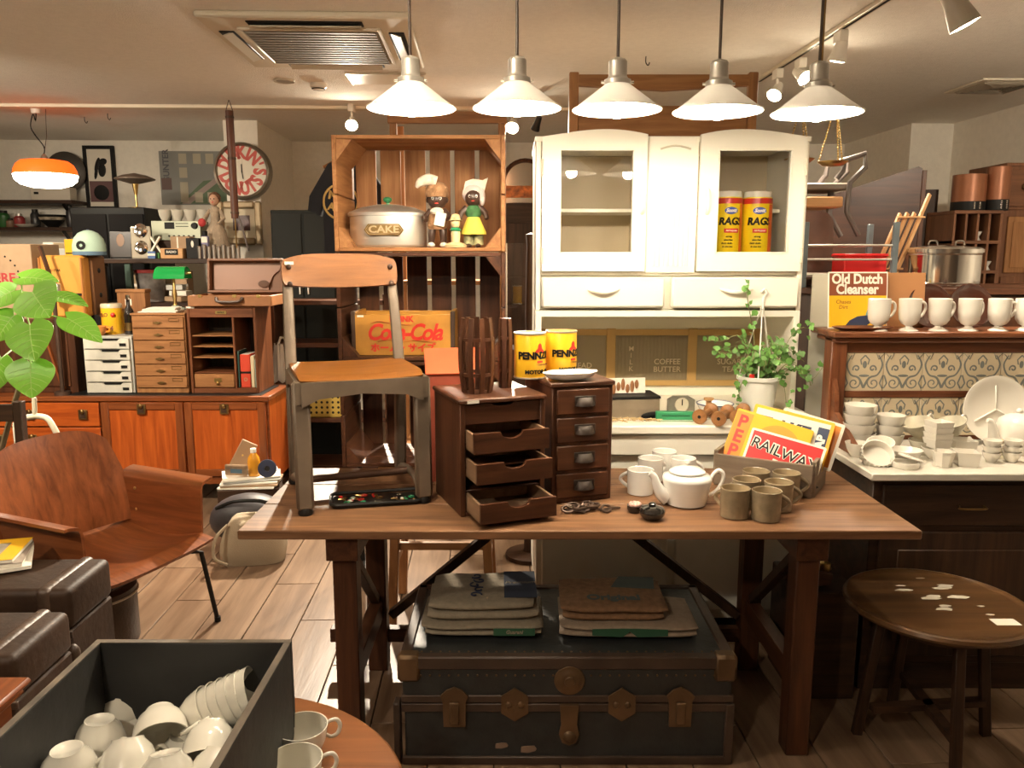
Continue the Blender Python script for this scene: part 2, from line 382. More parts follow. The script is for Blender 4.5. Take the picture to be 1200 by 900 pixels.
# ---- lighting track with spots, upper right
p0 = G(890, 95, RH - .02); p1 = G(1040, 0, RH - .02)
ext = p0 + (p1 - p0) * 2.4
p00 = p0
tr = T('lighting_track', 'cream lighting track running along the ceiling', 'lighting track', (p00 + ext) / 2 + Vector((0, 0, .02)))
d = (ext - p00); MB().bar(-d / 2 - Vector((0, 0, .012)), d / 2 - Vector((0, 0, .012)), .036, .022, .003).obj('rail', plain('track', (.66, .58, .45), .4), tr)
MB().bar(-d / 2 - Vector((0, 0, .0235)), d / 2 - Vector((0, 0, .0235)), .012, .002).obj('slot', BLK, tr)
def spot(px, py, Y, aim, label, grp, watt, ps=1.0, lamp_mat=None, ztop=RH, r=.04, L=.09, glow=BULBS, size=80):
    """track spot: rod from the track, swivel, tapering can, lamp face; aim = unit direction of the beam"""
    p = A(px, py, Y); t = T('track_spot', label, 'spotlight', p, 0, grp); aim = Vector(aim).normalized(); M = lamp_mat or WHT
    q = aim.to_track_quat('Z', 'Y').to_matrix().to_4x4()
    m = MB(); m.m = q; m.lathe([(0, -L), (r * .55, -L), (r * .62, -L * .8), (r * .7, -L * .5), (r, 0), (r * .94, 0), (r * .9, -.006)], 22); m.obj('can', M, t)
    m = MB(); m.m = q; m.lathe([(0, .004), (r * .6, .002), (r * .93, -.004), (0, -.012)], 22); m.obj('bulb_face', glow, t)
    b = -aim * L * .55; top = Vector((b.x, b.y, ztop - p.z))
    m = MB(); m.tube([b, b + Vector((0, 0, .05)), top - Vector((0, 0, .03))], .008, 8); m.obj('arm', M, t)
    MB().box(top.x - .02, top.x + .02, top.y - .04, top.y + .04, top.z - .05, top.z, .004).obj('adapter', M, t)
    if watt: spotlight('spot_beam', t, aim * .012, aim, watt, size, .7, r)
    return t
G3 = 'spots on the ceiling track'
spot(907, 112, 4.5, (-.5, -.55, -.75), 'white track spot over the wooden headboard panel', G3, SPOT_W, ztop=RH - .03)
spot(944, 92, 4.25, (.3, -.75, -.55), 'white track spot half hidden by the end pendant shade', G3, SPOT_W, ztop=RH - .03)
spot(981, 72, 3.8, (-.1, .25, -.9), 'white track spot with a wide can above the brass scale', G3, SPOT_W, ztop=RH - .03, r=.045)
spot(1131, 30, 2.75, (.4, -.05, -.75), 'big grey spot with a clear reflector bulb above the tiled washstand', G3, SPOT_W * .6, r=.05, L=.15, lamp_mat=plain('spot_grey', (.38, .33, .26), .45), size=100)
# bare bright spots behind the crates, aimed at the shop floor
spot(412, 147, 5.66, (.38, -3.15, -2.34), 'glaring bare spot shining over the top crate', 'glaring spots behind the crates', BACK_W * 1.4, r=.042, glow=emit('glare', (1, .86, .64), 200), size=95)
spot(600, 150, 5.6, (-.1, -.75, -.65), 'glaring bare spot between the crates and the white cupboard', 'glaring spots behind the crates', BACK_W * .5, r=.045, glow=emit('glare', (1, .86, .64), 200), size=95)
spot(627, 152, 5.3, (-.3, .5, -.8), 'small dark spot hanging beside the white cupboard top', None, 0, r=.03, lamp_mat=BLKM, glow=plain('dead_bulb', (.5, .45, .4), .2))
# ceiling spots out of the picture; cups, recess and front-wall ones are added fill
for (x, y, aim, wt, lab) in ((-2.6, 2.6, (.0, .75, -.65), ROOM_W * 1.5, 'white ceiling spot aimed at the teak sideboard'), (-.9, -.4, (.32, 1.5, -1.72), ROOM_W * .3, 'added fill spot aimed at the box of cups'), (-2.4, .6, (.2, .75, -.6), ROOM_W * .38, 'white ceiling spot aimed at the plywood armchair'),
                        (2.5, 1.6, (.25, .95, -.3), ROOM_W * .8, 'added fill spot brightening the recess wall'), (-3.7, 3.5, (.3, .9, -.22), ROOM_W * .42, 'white ceiling spot aimed at the back wall'), (.6, -1.2, (-.2, -.8, -.3), ROOM_W * .5, 'added bounce spot aimed at the unseen front wall')):
    t = T('ceiling_spot', lab, 'spotlight', (x, y, RH), 0, 'ceiling spots of the shop'); aim = Vector(aim).normalized(); q = aim.to_track_quat('Z', 'Y').to_matrix().to_4x4()
    m = MB(); m.m = Matrix.Translation((0, 0, -.13)) @ q; m.lathe([(0, -.08), (.03, -.08), (.045, .03), (.04, .03), (.03, -.02)], 18); m.obj('can', WHT, t)
    m = MB(); m.m = Matrix.Translation((0, 0, -.13)) @ q; m.cyl((0, 0, .01), (0, 0, .015), .038); m.obj('bulb_face', BULBS, t)
    MB().cyl((0, 0, -.13), (0, 0, 0), .01).obj('arm', WHT, t)
    spotlight('spot_beam', t, Vector((0, 0, -.13)) + aim * .04, aim, wt, 90, .8, .05)

# ---- globe lamp added above the picture to brighten the ceiling
t = T('fill_globe', 'added white globe lamp out of view, brightening the ceiling', 'lamp', (-.55, 1.7, RH)); MB().ell((0, 0, -.26), .08, 24, 14).obj('globe', emit('fill_globe_glow', (1, .86, .66), GLOBE_E), t); MB().lathe([(.03, -.185), (.035, -.18), (.03, -.15), (.006, -.14), (0, -.14)], 16).obj('cap', BRSD, t); MB().cyl((0, 0, -.15), (0, 0, 0), .005).obj('rod', BRSD, t)
# ---- orange and white glass pendant
p = A(55, 220, 5.75); t = T('glass_pendant', 'orange and white glass pendant lamp glowing over the shelves', 'lamp', p)
MB().lathe([(0, 0), (.1, .002), (.16, .02), (.195, .05), (.203, .085), (.2, .088)], 32).obj('lower_glass', emit('opal_glow', (1, .9, .68), RED_E), t)
MB().lathe([(.2, .088), (.203, .09), (.198, .12), (.18, .158), (.15, .182), (.1, .19), (0, .192)], 32).obj('upper_glass', emit('orange_glow', (1, .12, .01), .6), t)
MB().lathe([(0, .19), (.02, .19), (.02, .215), (.008, .23), (0, .23)], 14).obj('cap', CHR, t)
zc = RH - .022 - p.z; e = A(42, 128, 5.75) - p
MB().tube([(0, 0, .225), (.005, 0, .28), (-.05, 0, .36), (-.075, 0, .42), (-.05, 0, .5), (e.x - .01, 0, zc - .08), (e.x, 0, zc - .02)], .004, 6).obj('cord', BLK, t)
MB().tube([(0, 0, .225), (.03, 0, .35), (.04, 0, zc)], .0025, 6).obj('chain', IRON, t)
MB().cyl((e.x, 0, zc - .03), (e.x, 0, zc), .03, .035).obj('ceiling_plug', WHT, t)
# ================================================================== work table
TX0, TX1, TY0, TY1, TZ = -.76, 1.135, 2.1, 2.76, .72
t = T('work_table', 'long plank-topped wooden work table on square legs', 'table', ((TX0 + TX1) / 2, 2.43, 0)); tb = t
hx = (TX1 - TX0) / 2
for (y0, y1) in ((-.33, -.09), (-.087, .12), (.123, .33)): B(-hx, hx, y0, y1, TZ - .026, TZ, 'plank', TABL[0], t, .003)
for sx in (-.667, .66):
    for y in (-.24, .25): MB().box(sx - .034, sx + .034, y - .034, y + .034, 0, TZ - .027, .004).obj('leg', WALN[2], t)
    B(sx - .045, sx + .045, -.3, .31, TZ - .1, TZ - .027, 'cleat', WALN[1], t)
    B(sx - .022, sx + .022, -.205, .215, .2, .27, 'side_stretcher', WALN[1], t)
    MB().bar((sx, -.2, TZ - .11), (sx, .2, .28), .03, .03, .002).obj('side_brace', DARK[2], t)
MB().box(-.84, .76, .235, .275, .1, .15, .003).obj('long_stretcher', WALN[0], t)
for s in (-1, 1): MB().bar((-.02 + s * .06, .25, TZ - .06), (s * .62, .25, .2), .04, .03, .002).obj('back_brace', DARK[2], t)
B(-.66, .66, .235, .265, TZ - .09, TZ - .027, 'back_apron', WALN[0], t)

# ================================================================== pressed steel school chair on the table
t = T('school_chair', 'small pressed-steel school chair with a blond plywood back, standing on the table', 'chair', (-.497, 2.462, TZ), math.radians(20))
w2, d2, sh = .178, .17, .406
def frame_leg(m, s):
    x = s * w2
    # front leg: sheet post tapering out to a foot, then a runner to the back foot, then a rear post
    m.prism([(-d2 - .035, .012), (-d2 + .012, .012), (-d2 + .012, .1), (-d2 + .02, .3), (-d2 + .06, .355), (d2 - .09, .362), (d2 - .04, .33), (d2 - .03, .2), (d2 - .035, .09), (d2 - .06, .06), (-d2 + .012, .03), (-d2 + .012, .0121),
             (d2 - .05, .018), (d2 + .03, .012), (d2 + .03, .03), (d2, .08), (d2 - .005, .2), (d2 - .005, sh - .01), (-d2 + .01, sh - .006), (-d2 - .02, sh - .03), (-d2 - .022, .1)], x - .014, x + .014, 'yz')
for s in (-1, 1):
    x = s * w2
    m = MB()
    m.bar((x, -d2, .015), (x, -d2 + .01, sh - .012), .05, .036, .008); m.obj('front_leg', STEEL, t)
    m = MB(); m.tube([(x, -d2 + .005, .022), (x, -.06, .05), (x, .06, .05), (x, d2 + .01, .022)], [.018, .012, .012, .018], 10); m.obj('runner', STEEL, t)
    m = MB(); m.bar((x, d2 + .005, .015), (x, d2 - .025, sh - .012), .034, .05, .008); m.obj('rear_leg', STEEL, t)
    m = MB(); m.prism([(-d2 - .02, sh - .012), (-d2 - .02, sh - .075), (-d2 + .045, sh - .052), (0, sh - .045), (d2 - .075, sh - .055), (d2 - .01, sh - .09), (d2, sh - .012)], x - .016, x + .016, 'yz'); m.obj('side_rail', STEEL, t)
    m = MB(); m.tube([(x, d2 - .03, sh - .06), (x * .99, d2 - .005, sh + .05), (x * .97, d2 + .03, sh + .2), (x * .96, d2 + .075, .735)], [.019, .019, .017, .015], 10, flat=.7); m.obj('back_post', STEEL, t)
    for y in (-d2, d2 + .01): MB().lathe([(0, 0), (.02, 0), (.022, .008), (.018, .02), (0, .022)], 12, (x, y, 0)).obj('foot_cap', BLKM, t)
    for zz in (.66, .715): MB().ell((x * .93, d2 + .02 + (zz - .645) * .27, zz), (.009, .005, .009), 10, 5).obj('rivet', IRON, t)
m = MB(); m.prism([(-w2, sh - .012), (-w2, sh - .085), (-w2 + .05, sh - .062), (0, sh - .052), (w2 - .05, sh - .062), (w2, sh - .085), (w2, sh - .012)], -d2 - .022, -d2 + .004); m.obj('front_apron', STEEL, t)
MB().tube([(-w2, .03, .05), (0, .03, .05), (w2, .03, .05)], .012, 10).obj('cross_bar', plain('rusty_bar', (.13, .07, .045), .5, .4), t)
def seatf(u, v):
    x = (u - .5) * 2; y = (v - .5) * 2; rr = 1 - .03 * (abs(y) ** 6); return (x * .185 * rr, -.005 + y * .18 * (1 - .03 * abs(x) ** 6), sh + .004 - .012 * (1 - x * x) * (1 - (y * .8) ** 2) - (.012 * max(0, -y - .75) / .25))
MB().sheet(seatf, 16, 14, .01).obj('seat', MAPL[0], t)
def backf(u, v):
    x = (u - .5) * 2; z = v; hgt = .11 - .02 * abs(x) ** 4; return (x * .19 * (1 - .04 * (2 * v - 1) ** 4), d2 + .032 + .03 * v + .02 * (1 - x * x), .645 + .008 * x * x * (1 - v) + hgt * z)
MB().sheet(backf, 16, 6, -.012).obj('backrest', MAPL[0], t)
B(-.178, -.15, d2 + .04, d2 + .041, .722, .732, 'price_tag', PAPER, t, 0)

# ---- tray of trinkets under the chair
c = G(437, 581, TZ); t = T('enamel_tray', 'dark metal tray holding small trinkets under the school chair', 'tray', (-.42, 2.375, TZ), math.radians(12))
def rr_(w, d, r, n=5):
    o = []
    for cx, cy, a0 in ((w - r, d - r, 0), (-w + r, d - r, 90), (-w + r, -d + r, 180), (w - r, -d + r, 270)):
        o += [(cx + r * math.cos(math.radians(a0 + 90 * k / n)), cy + r * math.sin(math.radians(a0 + 90 * k / n))) for k in range(n + 1)]
    return o
MB().prism(rr_(.135, .06, .02), 0, .004, 'xy').obj('base', BLKM, t)
m = MB(); m.tube([(x, y, .012) for x, y in rr_(.138, .063, .022)], .006, 6, True); m.obj('rim', BLKM, t)
for k in range(26):
    x = random.uniform(-.12, .12); y = random.uniform(-.045, .045); q = MB(); mm = random.choice([BRS, CHR, RED, CER, BRSD, GRN, CHR])
    if k % 3 == 0: q.ell((0, 0, .006), (.009, .006, .004), 10, 5)
    elif k % 3 == 1: q.tube([(.009 * math.cos(a * pi / 4), .009 * math.sin(a * pi / 4), .005) for a in range(8)], .0022, 5, True)
    else: q.tube([(-.014, 0, .004), (0, .004, .005), (.014, -.002, .004)], .003, 6)
    o = q.obj('trinket', mm, loc=(t.location.x + x * math.cos(.21) - y * math.sin(.21), t.location.y + x * math.sin(.21) + y * math.cos(.21), TZ + .003), rot=(0, 0, random.uniform(0, 6)))
    tag(o, 'tiny %s %s among the trinkets on the dark tray' % ({BRS: 'brass', CHR: 'silver', RED: 'red', CER: 'white', BRSD: 'bronze', GRN: 'green'}[mm], ('bead', 'ring', 'pin')[k % 3]), 'trinket', 'trinkets on the dark tray')

# ================================================================== two small chests on the table
def scoop(w, h, n=8, sc=.3, dp=.35):
    pts = [(-w / 2, 0), (w / 2, 0), (w / 2, h), (w * sc / 2 * 1.3, h)]
    pts += [(w * sc / 2 * math.cos(pi * k / n), h - dp * h * math.sin(pi * k / n)) for k in range(n + 1)]
    return pts + [(-w * sc / 2 * 1.3, h), (-w / 2, h)]
y21 = math.radians(21)
t = T('drawer_chest', 'dark walnut chest with three scoop-fronted drawers pulled open', 'chest', (-.148, 2.215, TZ), y21)
w_, d_, h_ = .264, .27, .347
B(0, .016, 0, d_, 0, h_ - .014, 'side_panel', WALN[2], t); B(w_ - .016, w_, 0, d_, 0, h_ - .014, 'side_panel', WALN[2], t)
B(0.016, w_ - .016, d_ - .012, d_, 0, h_ - .014, 'back_panel', WALN[2], t); B(0.016, w_ - .016, 0, d_ - .012, 0, .014, 'bottom_panel', WALN[0], t)
B(-.006, w_ + .004, -.006, d_ + .004, h_ - .014, h_, 'top', WALN[0], t, .004)
for k in range(3): B(.016, w_ - .016, .004, d_ - .012, .072 + k * .07, .078 + k * .07, 'runner', WALN[0], t)
m = MB(); m.prism(scoop(w_ - .034, .058, dp=.16), .006, .02); o = m.obj('top_drawer_front', WALN[0], t, (w_ / 2, 0, .272))
for k, (z, pull) in enumerate(((.202, .06), (.12, .085), (.016, .115))):
    hh = .058 if k < 2 else .056; ww = w_ - .036
    dr = T('drawer', '', ''); del dr['label'], dr['category']
    bpy.data.objects.remove(dr)
    m = MB(); m.prism(scoop(ww, hh), -.012, 0); dr = m.obj('drawer', WALN[0], t, (w_ / 2, -pull, z))
    pl = wood('drawer_pale_z', (.2, .12, .07), (.32, .2, .12), 'y', 1)
    for s in (-1, 1): B(s * ww / 2 - (.008 if s > 0 else 0), s * ww / 2 + (0 if s > 0 else .008), 0, .2, 0, hh * .94, 'drawer_side', pl, dr, 0)
    B(-ww / 2, ww / 2, 0, .2, 0, .006, 'drawer_bottom', pl, dr, 0); B(-ww / 2 + .009, ww / 2 - .009, .19, .2, .007, hh * .9, 'drawer_back', pl, dr, 0)
B(.02, .055, -.008, -.0065, h_ - .012, h_ - .004, 'price_tag', PAPER, t, 0)
y18 = math.radians(17)
fr = Vector((.2986, 2.39)); w_, d_, h_ = .198, .27, .375
o0 = fr - Vector((math.cos(y18), math.sin(y18))) * w_
t = T('small_drawer_chest', 'dark walnut chest with four closed drawers and iron cup pulls', 'chest', (o0.x + .012, o0.y + .004, TZ), y18); ch2 = t
MB().box(0, w_, .004, d_, 0, h_ - .014, .003).obj('carcass', WALN[2], t)
B(-.005, w_ + .005, -.004, d_ + .004, h_ - .014, h_, 'top', WALN[0], t, .003)
for k in range(4):
    z = .016 + k * .087; dr = MB().box(.014, w_ - .014, -.004, .02, z, z + .077, .003).obj('drawer', WALN[0], t)
    m = MB(); m.prism([(.03 * math.cos(pi * a / 8), -.02 * math.sin(pi * a / 8)) for a in range(9)], 0, .003, 'xy'); m.sheet(lambda u, v: (.03 * math.cos(pi * u) * (1 - .25 * v), -.004 - .02 * math.sin(pi * u) * (1 - v * v * .6), v * .024 - .01), 10, 5, .002)
    m.box(-.034, .034, -.0065, -.004, -.012, .02, .001); m.obj('cup_pull', plain('pull_iron', (.035, .024, .018), .45, .3), dr, (w_ / 2 + .005, 0, z + .036))
# ---- red slant box behind
t = T('slant_box', 'red-orange slant-topped wooden box behind the dark chests', 'box', (-.19, 2.665, TZ), math.radians(8))
m = MB(); m.prism([(-.07, 0), (.07, 0), (.07, .43), (.03, .43), (-.07, .36)], -.1, .1, 'yz'); m.obj('body', plain('red_brown', (.3, .06, .03), .5, var=.2, bscale=20), t)
MB().bar((0, -.075, .363), (0, .034, .437), .22, .01, .002, up=(1, 0, 0)).obj('lid', plain('red_orange', (.6, .1, .035), .42, var=.15, bscale=20), t) if False else MB().obox((0, -.02, .401), (.212, .13, .01), (math.atan2(.07, .1), 0, 0), .002).obj('lid', plain('red_orange', (.6, .1, .035), .42, var=.15, bscale=20), t)

# ---- stave lanterns on the chest
def stave(label, loc, r, h, n, rz=0):
    t = T('stave_lantern', label, 'lantern', loc, rz)
    for k in range(n):
        a = 2 * pi * k / n; ca, sa = math.cos(a), math.sin(a)
        pr = [(r * (.82 + .18 * math.sin(pi * j / 6)), h * j / 6) for j in range(7)]
        q = MB(); q.m = Matrix.Rotation(a, 4, 'Z'); q.prism([(x, z) for x, z in pr] + [(x - .008, z) for x, z in pr[::-1]], -.0072, .0072, 'xz'); q.obj('stave', WALN[2], t)
    for z in (.25, .72): MB().lathe([(r * .84, h * z - .005), (r * .93, h * z - .005), (r * .93, h * z + .005), (r * .84, h * z + .005), (r * .84, h * z - .005)], 20).obj('hoop', WALN[0], t)
    return t
stave('barrel-shaped lantern of dark wooden staves on the open-drawer chest', (-.105, 2.355, TZ + .347), .056, .222, 9, .2)
stave('slim dark stave lantern squeezed beside the yellow oil cans', (-.021, 2.435, TZ + .347), .022, .215, 6, .4)

# ---- oil cans and dish
for i, (x, y, lab) in enumerate(((.056, 2.46, 'yellow motor oil can closer to the stave lantern'), (.157, 2.52, 'yellow motor oil can half behind the other one'))):
    t = T('oil_can', lab, 'can', (x, y, TZ + .375), math.radians(36 + 8 * i), 'yellow oil cans')
    MB().lathe([(0, .002), (.049, .002), (.0495, .004), (.0495, .138), (.049, .139), (0, .137)], 32).obj('body', YEL, t)
    for z in (0, .137): MB().lathe([(.046, z), (.0505, z), (.0512, z + .002), (.0505, z + .005), (.046, z + .005), (.046, z)], 32).obj('rim', ALU, t)
    txt('PENNZOIL', .03, BLK, t, (0, -.0505, .072), off=.0016, bend=.0505, sx=1.0)
    txt('MOTOR OIL', .016, BLK, t, (0, -.0505, .022), off=.0008, bend=.0505, sx=1.1)
    txt('Safe Lubrication', .009, plain('print_brown', (.2, .06, .02), .5), t, (0.006, -.0505, .045), shear=.3, bend=.0505)
    m = MB(); R0 = .0508
    bell = [(-.014, 0), (-.016, .006), (-.008, .012), (-.006, .024), (0, .03), (.006, .024), (.008, .012), (.016, .006), (.014, 0)]
    m.prism(bell, 0, .0003); o = m.obj('bell_mark', RED, t, (0, -R0, .082))
    for v in o.data.vertices:
        aa = v.co.x / R0; v.co.x = math.sin(aa) * R0; v.co.y += R0 - math.cos(aa) * R0 - .0006
    m = MB(); m.prism([(-.01, .001), (-.01, .007), (.01, .007), (.01, .001)], -.0012, 0); m.obj('clapper_mark', RED, t, (0, -R0 + .0003, .05))
t = T('scalloped_dish', 'white scalloped dish on the closed chest', 'dish', (.178, 2.395, TZ + .375), y18)
def scal(r, a): return r * (1 + .1 * abs(math.cos(3 * a)))
def dishf(u, v):
    a = 2 * pi * u; pr = [(0.001, .004), (.045, .004), (.062, .012), (.072, .024), (.074, .026)]; i = min(3, int(v * 4)); f = v * 4 - i
    r = pr[i][0] + (pr[i + 1][0] - pr[i][0]) * f; z = pr[i][1] + (pr[i + 1][1] - pr[i][1]) * f; r = scal(r, a); return (r * 1.1 * math.cos(a), r * .62 * math.sin(a), z)
MB().sheet(dishf, 48, 8, .004).obj('bowl', CERW, t)

# ================================================================== iron keys, jars, mugs, teapot
for k, (px, py, lab) in enumerate(((672, 601, 'rusty iron shears bow lying open on the table'), (690, 599, 'bunch of rusty iron rings on the table'), (714, 599, 'single rusty iron hook beside the black jars'))):
    t = T('iron_tool', lab, 'tool', G(px, py, TZ) + Vector((0, 0, .006)), .4 * k, 'rusty ironwork on the table')
    for j in range(3 if k < 2 else 1):
        q = MB(); q.m = Matrix.Translation((0, 0, .006)) @ Matrix.Rotation(.7 - .3 * j, 4, 'X'); q.tube([(.018 * math.cos(a * pi / 6) + j * .016 - .016, .012 * math.sin(a * pi / 6) + (j % 2) * .01, 0.003 * j) for a in range(12)], .0042, 6, True); q.obj('ring', IRON, t)
    q = MB(); q.tube([(-.03, .012, 0), (-.01, .0, .002), (.012, -.006, .003), (.034, -.014, 0)], [.003, .0055, .0055, .003], 6); q.obj('shank', IRON, t)
JB = plain('black_glaze', (.015, .012, .01), .12, coat=.6)
t = T('salt_jar', 'round black glazed pot with a knobbed lid, before the white teapot', 'jar', G(764, 608, TZ)); t.scale = (1.15, 1.15, .95)
MB().lathe([(0, 0), (.02, 0), (.031, .014), (.033, .024), (.03, .03)], 22).obj('bowl', JB, t); MB().lathe([(.031, .03), (.028, .036), (.014, .042), (.008, .043), (.01, .048), (.006, .052), (0, .053)], 22).obj('lid', JB, t)
t = T('salt_jar', 'small black pot topped with pink and white sweets', 'jar', G(744, 600, TZ))
MB().lathe([(0, 0), (.018, 0), (.024, .01), (.024, .022), (0, .022)], 20).obj('bowl', JB, t)
q = MB()
for j in range(9): q.ell((.013 * math.cos(j * .785) * (j < 8), .013 * math.sin(j * .785) * (j < 8), .024), .007, 8, 5)
stuff(q.obj('filling', plain('pinkwhite', (.75, .45, .38), .4), t))

def cup_profile(r0, r1, h, th=.004):
    return [(0, 0.001), (r0 * .8, 0), (r0, .003), (r0 + (r1 - r0) * .5, h * .5), (r1, h - .001), (r1 - th * .5, h), (r1 - th, h - .002), (r0 - th + (r1 - r0) * .5, h * .5), (r0 - th - .001, .008), (0, .007)]
def handle_pts(r, z0, z1, out, n=9): return [(r + out * math.sin(pi * k / (n - 1)) - .003, 0, z0 + (z1 - z0) * k / (n - 1)) for k in range(n)]
def mug(label, loc, r, h, mat, inm, rz, grp, name='mug'):
    t = T(name, label, 'mug', loc, rz, grp); MB().lathe(cup_profile(r * .96, r, h), 28).obj('body', mat, t)
    MB().lathe([(r - .0045, h * .985), (r - .0052, h * .5), (r * .9 - .004, .0085), (0, .0085)], 28).obj('inside', inm, t) if inm else None
    MB().tube(handle_pts(r, h * .2, h * .8, h * .36), [.006] * 9, 8).obj('handle', mat, t); return t
wm = [((750, 577), 'white mug standing next to the chest of closed drawers', 2.6), ((762, 562), 'white mug behind the mug by the chest', .6), ((778, 553), 'white mug farthest back beside the teapot', 1.0), ((800, 562), 'white mug with its handle showing behind the teapot lid', .1)]
for (px, py), lab, rz in wm:
    p = G(px, py + 1, TZ); mug(lab, p, .0425, .08, CERW, None, rz, 'white mugs by the teapot')
t = T('teapot', 'round white porcelain teapot with a flat lid on the table', 'teapot', G(804, 590, TZ)); tp = t
MB().lathe([(0, 0), (.05, 0), (.056, .003), (.062, .03), (.0695, .06), (.0695, .064), (.066, .069), (.05, .0745), (.046, .075), (0, .075)], 36).obj('body', CERW, t)
ld = MB().lathe([(.05, .077), (.05, .08), (.035, .087), (.012, .092), (0, .093)], 32).obj('lid', CERW, t)
MB().lathe([(.006, .092), (.005, .096), (.01, .1), (.008, .105), (0, .107)], 16).obj('knob', CERW, ld)
MB().tube([(-.058, -.01, .018), (-.075, -.012, .03), (-.088, -.014, .05), (-.096, -.015, .068), (-.108, -.016, .078)], [.02, .018, .013, .01, .007], 12).obj('spout', CERW, t)
tp.scale = (1.08, 1.08, 1.3)
MB().tube([(.064, 0, .02), (.085, 0, .032), (.1, 0, .054), (.102, 0, .072), (.09, 0, .08), (.078, 0, .075), (.068, 0, .062)], .0055, 8).obj('handle', CERW, t)
bm_ = [((862, 571), 'brown speckled mug with no mug before it, beside the white teapot', 2.2), ((899, 574), 'brown speckled mug standing foremost with its handle to the crate', .15), ((875, 561), 'brown speckled mug in the middle of the cluster', 2.0),
       ((913, 564), 'brown speckled mug behind the foremost one', .15), ((886, 551), 'brown speckled mug at the back of the cluster against the crate', 1.8), ((922, 553), 'brown speckled mug touching the corner of the sign crate', .1)]
for (px, py), lab, rz in bm_: mug(lab, G(px, py, TZ + .088) - Vector((0, 0, .088)), .0425, .088, CERG, CERGI, rz, 'brown speckled mugs on the table')

# ---- crate of enamel signs
t = T('sign_crate', 'grey weathered wooden box holding enamel signs on the table', 'crate', (.858, 2.565, TZ), math.radians(-31))
GW = wood3('grey_wood', (.11, .08, .055), (.22, .165, .115), rough=.7)
for s in (-1, 1):
    B(-.155, .155, s * .1 - .007, s * .1 + .007, 0, .105, 'long_side', GW[0], t); B(s * .155 - .007, s * .155 + .007, -.093, .093, 0, .115, 'end', GW[1], t)
B(-.148, .148, -.093, .093, 0, .01, 'bottom', GW[0], t)
def sign(label, loc, rot, w, h, mat, build):
    t = T('enamel_sign', label, 'sign', loc, rot, 'enamel signs in the box')
    MB().prism(rr_(w / 2, h / 2, .006, 3), 0, .002, 'xz').obj('plate', mat, t); build(t); return t
CW = plain('enamel_white', (.82, .78, .66), .3)
def Q(t, x0, x1, z0, z1, m, nm='panel_print', y=-.0006): return B(x0, x1, y, .0002, z0, z1, nm, m, t, 0)
bx = Vector((.858, 2.565, TZ)); RZ = math.radians(-31)
def inbox(x, y, z): return bx + Vector((x * math.cos(RZ) - y * math.sin(RZ), x * math.sin(RZ) + y * math.cos(RZ), z))
RSG = plain('sign_red', (.5, .012, .012), .35)
def s1(t): Q(t, -.112, .112, -.08, .08, RSG, y=-.0004); txt('RAILWAY', .05, CW, t, (0.0, -.001, .03), (pi / 2, .12, 0), off=.003); txt('RAILWAY', .05, BLK, t, (0.0, -.0018, .028), (pi / 2, .12, 0), off=.0004, th=.0002); txt('EXPRESS', .026, CW, t, (.02, -.001, -.012), (pi / 2, .12, 0), off=.001); txt('AGENCY', .05, BLK, t, (.03, -.001, -.05), (pi / 2, .12, 0), off=.001)
sign('red enamel sign with rounded corners in front in the box', inbox(.045, -.05, .09), (math.radians(-28), math.radians(10), RZ), .24, .175, CW, s1)
def s2(t):
    Q(t, -.125, -.07, -.085, .085, ORG, y=-.0005)
    for k, ch in enumerate('PEP'): txt(ch, .06, RED, t, (-.097, -.001, .05 - k * .052), (pi / 2, pi / 2 * 0, 0), off=.002)
    MB().lathe([(0, -.0004), (.075, 0), (.08, .0006)], 28).obj('face_disc', plain('amber', (.7, .3, .02), .35), t, (.03, -.001, -.005), (pi / 2, 0, 0))
    for s in (-1, 1): MB().ell((.03 + s * .025, -.0018, .02), (.009, .0008, .012), 10, 5).obj('dot_mark', BLK, t)
sign('yellow and orange enamel sign leaning behind the red one', inbox(-.015, 0.0, .13), (math.radians(-24), math.radians(12), RZ), .255, .185, YEL, s2)
def s3(t): Q(t, -.12, .12, -.075, .075, CW, y=-.0004); Q(t, .085, .12, -.075, .06, BLUED, y=-.0008); txt('SOAP', .036, CW, t, (.102, -.0012, -.01), (pi / 2, -pi / 2, 0), off=.002); txt('FLAKE', .075, BLUED, t, (-.02, -.001, .02), (pi / 2, 0, 0), off=.004, sx=.8)
sign('white enamel soap sign with a yellow border in the box', inbox(.045, .035, .155), (math.radians(-20), math.radians(9), RZ), .262, .17, YEL, s3)
sign('plain orange enamel sign with a white edge at the back of the box', inbox(.1, .07, .15), (math.radians(-16), math.radians(12), RZ), .2, .16, CW, lambda t: Q(t, -.09, .09, -.07, .07, ORG))

# ================================================================== trunk and folded sacks
t = T('steamer_trunk', 'black steamer trunk with brass fittings under the work table', 'trunk', (.142 * 1.122, 2.12, .335 - .46 * 1.122)); TRK = t; t.scale = (1.122, 1.122, 1.122)
TRM = plain('trunk_black', (.022, .024, .024), .45, bump=.15, var=.4, bscale=50); TRF = plain('trunk_fitting', (.15, .09, .045), .5, .6, var=.4, bscale=40); TRE = plain('trunk_edge', (.06, .036, .024), .5, .1, var=.4, bscale=40)
MB().box(-.42, .42, 0, .44, .163, .335, .006).obj('body', TRM, t); ld = MB().rbox(-.425, .425, -.004, .444, .34, .46, .016).obj('lid', TRM, t)
for z0, z1 in ((.428, .464),):
    B(-.43, .43, -.008, .02, z0, z1, 'edge_band', TRE, ld, .004); B(-.43, -.4, -.006, .446, z0, z1, 'edge_band', TRE, ld, .004); B(.4, .43, -.006, .446, z0, z1, 'edge_band', TRE, ld, .004); B(-.43, .43, .42, .448, z0, z1, 'edge_band', TRE, ld, .004)
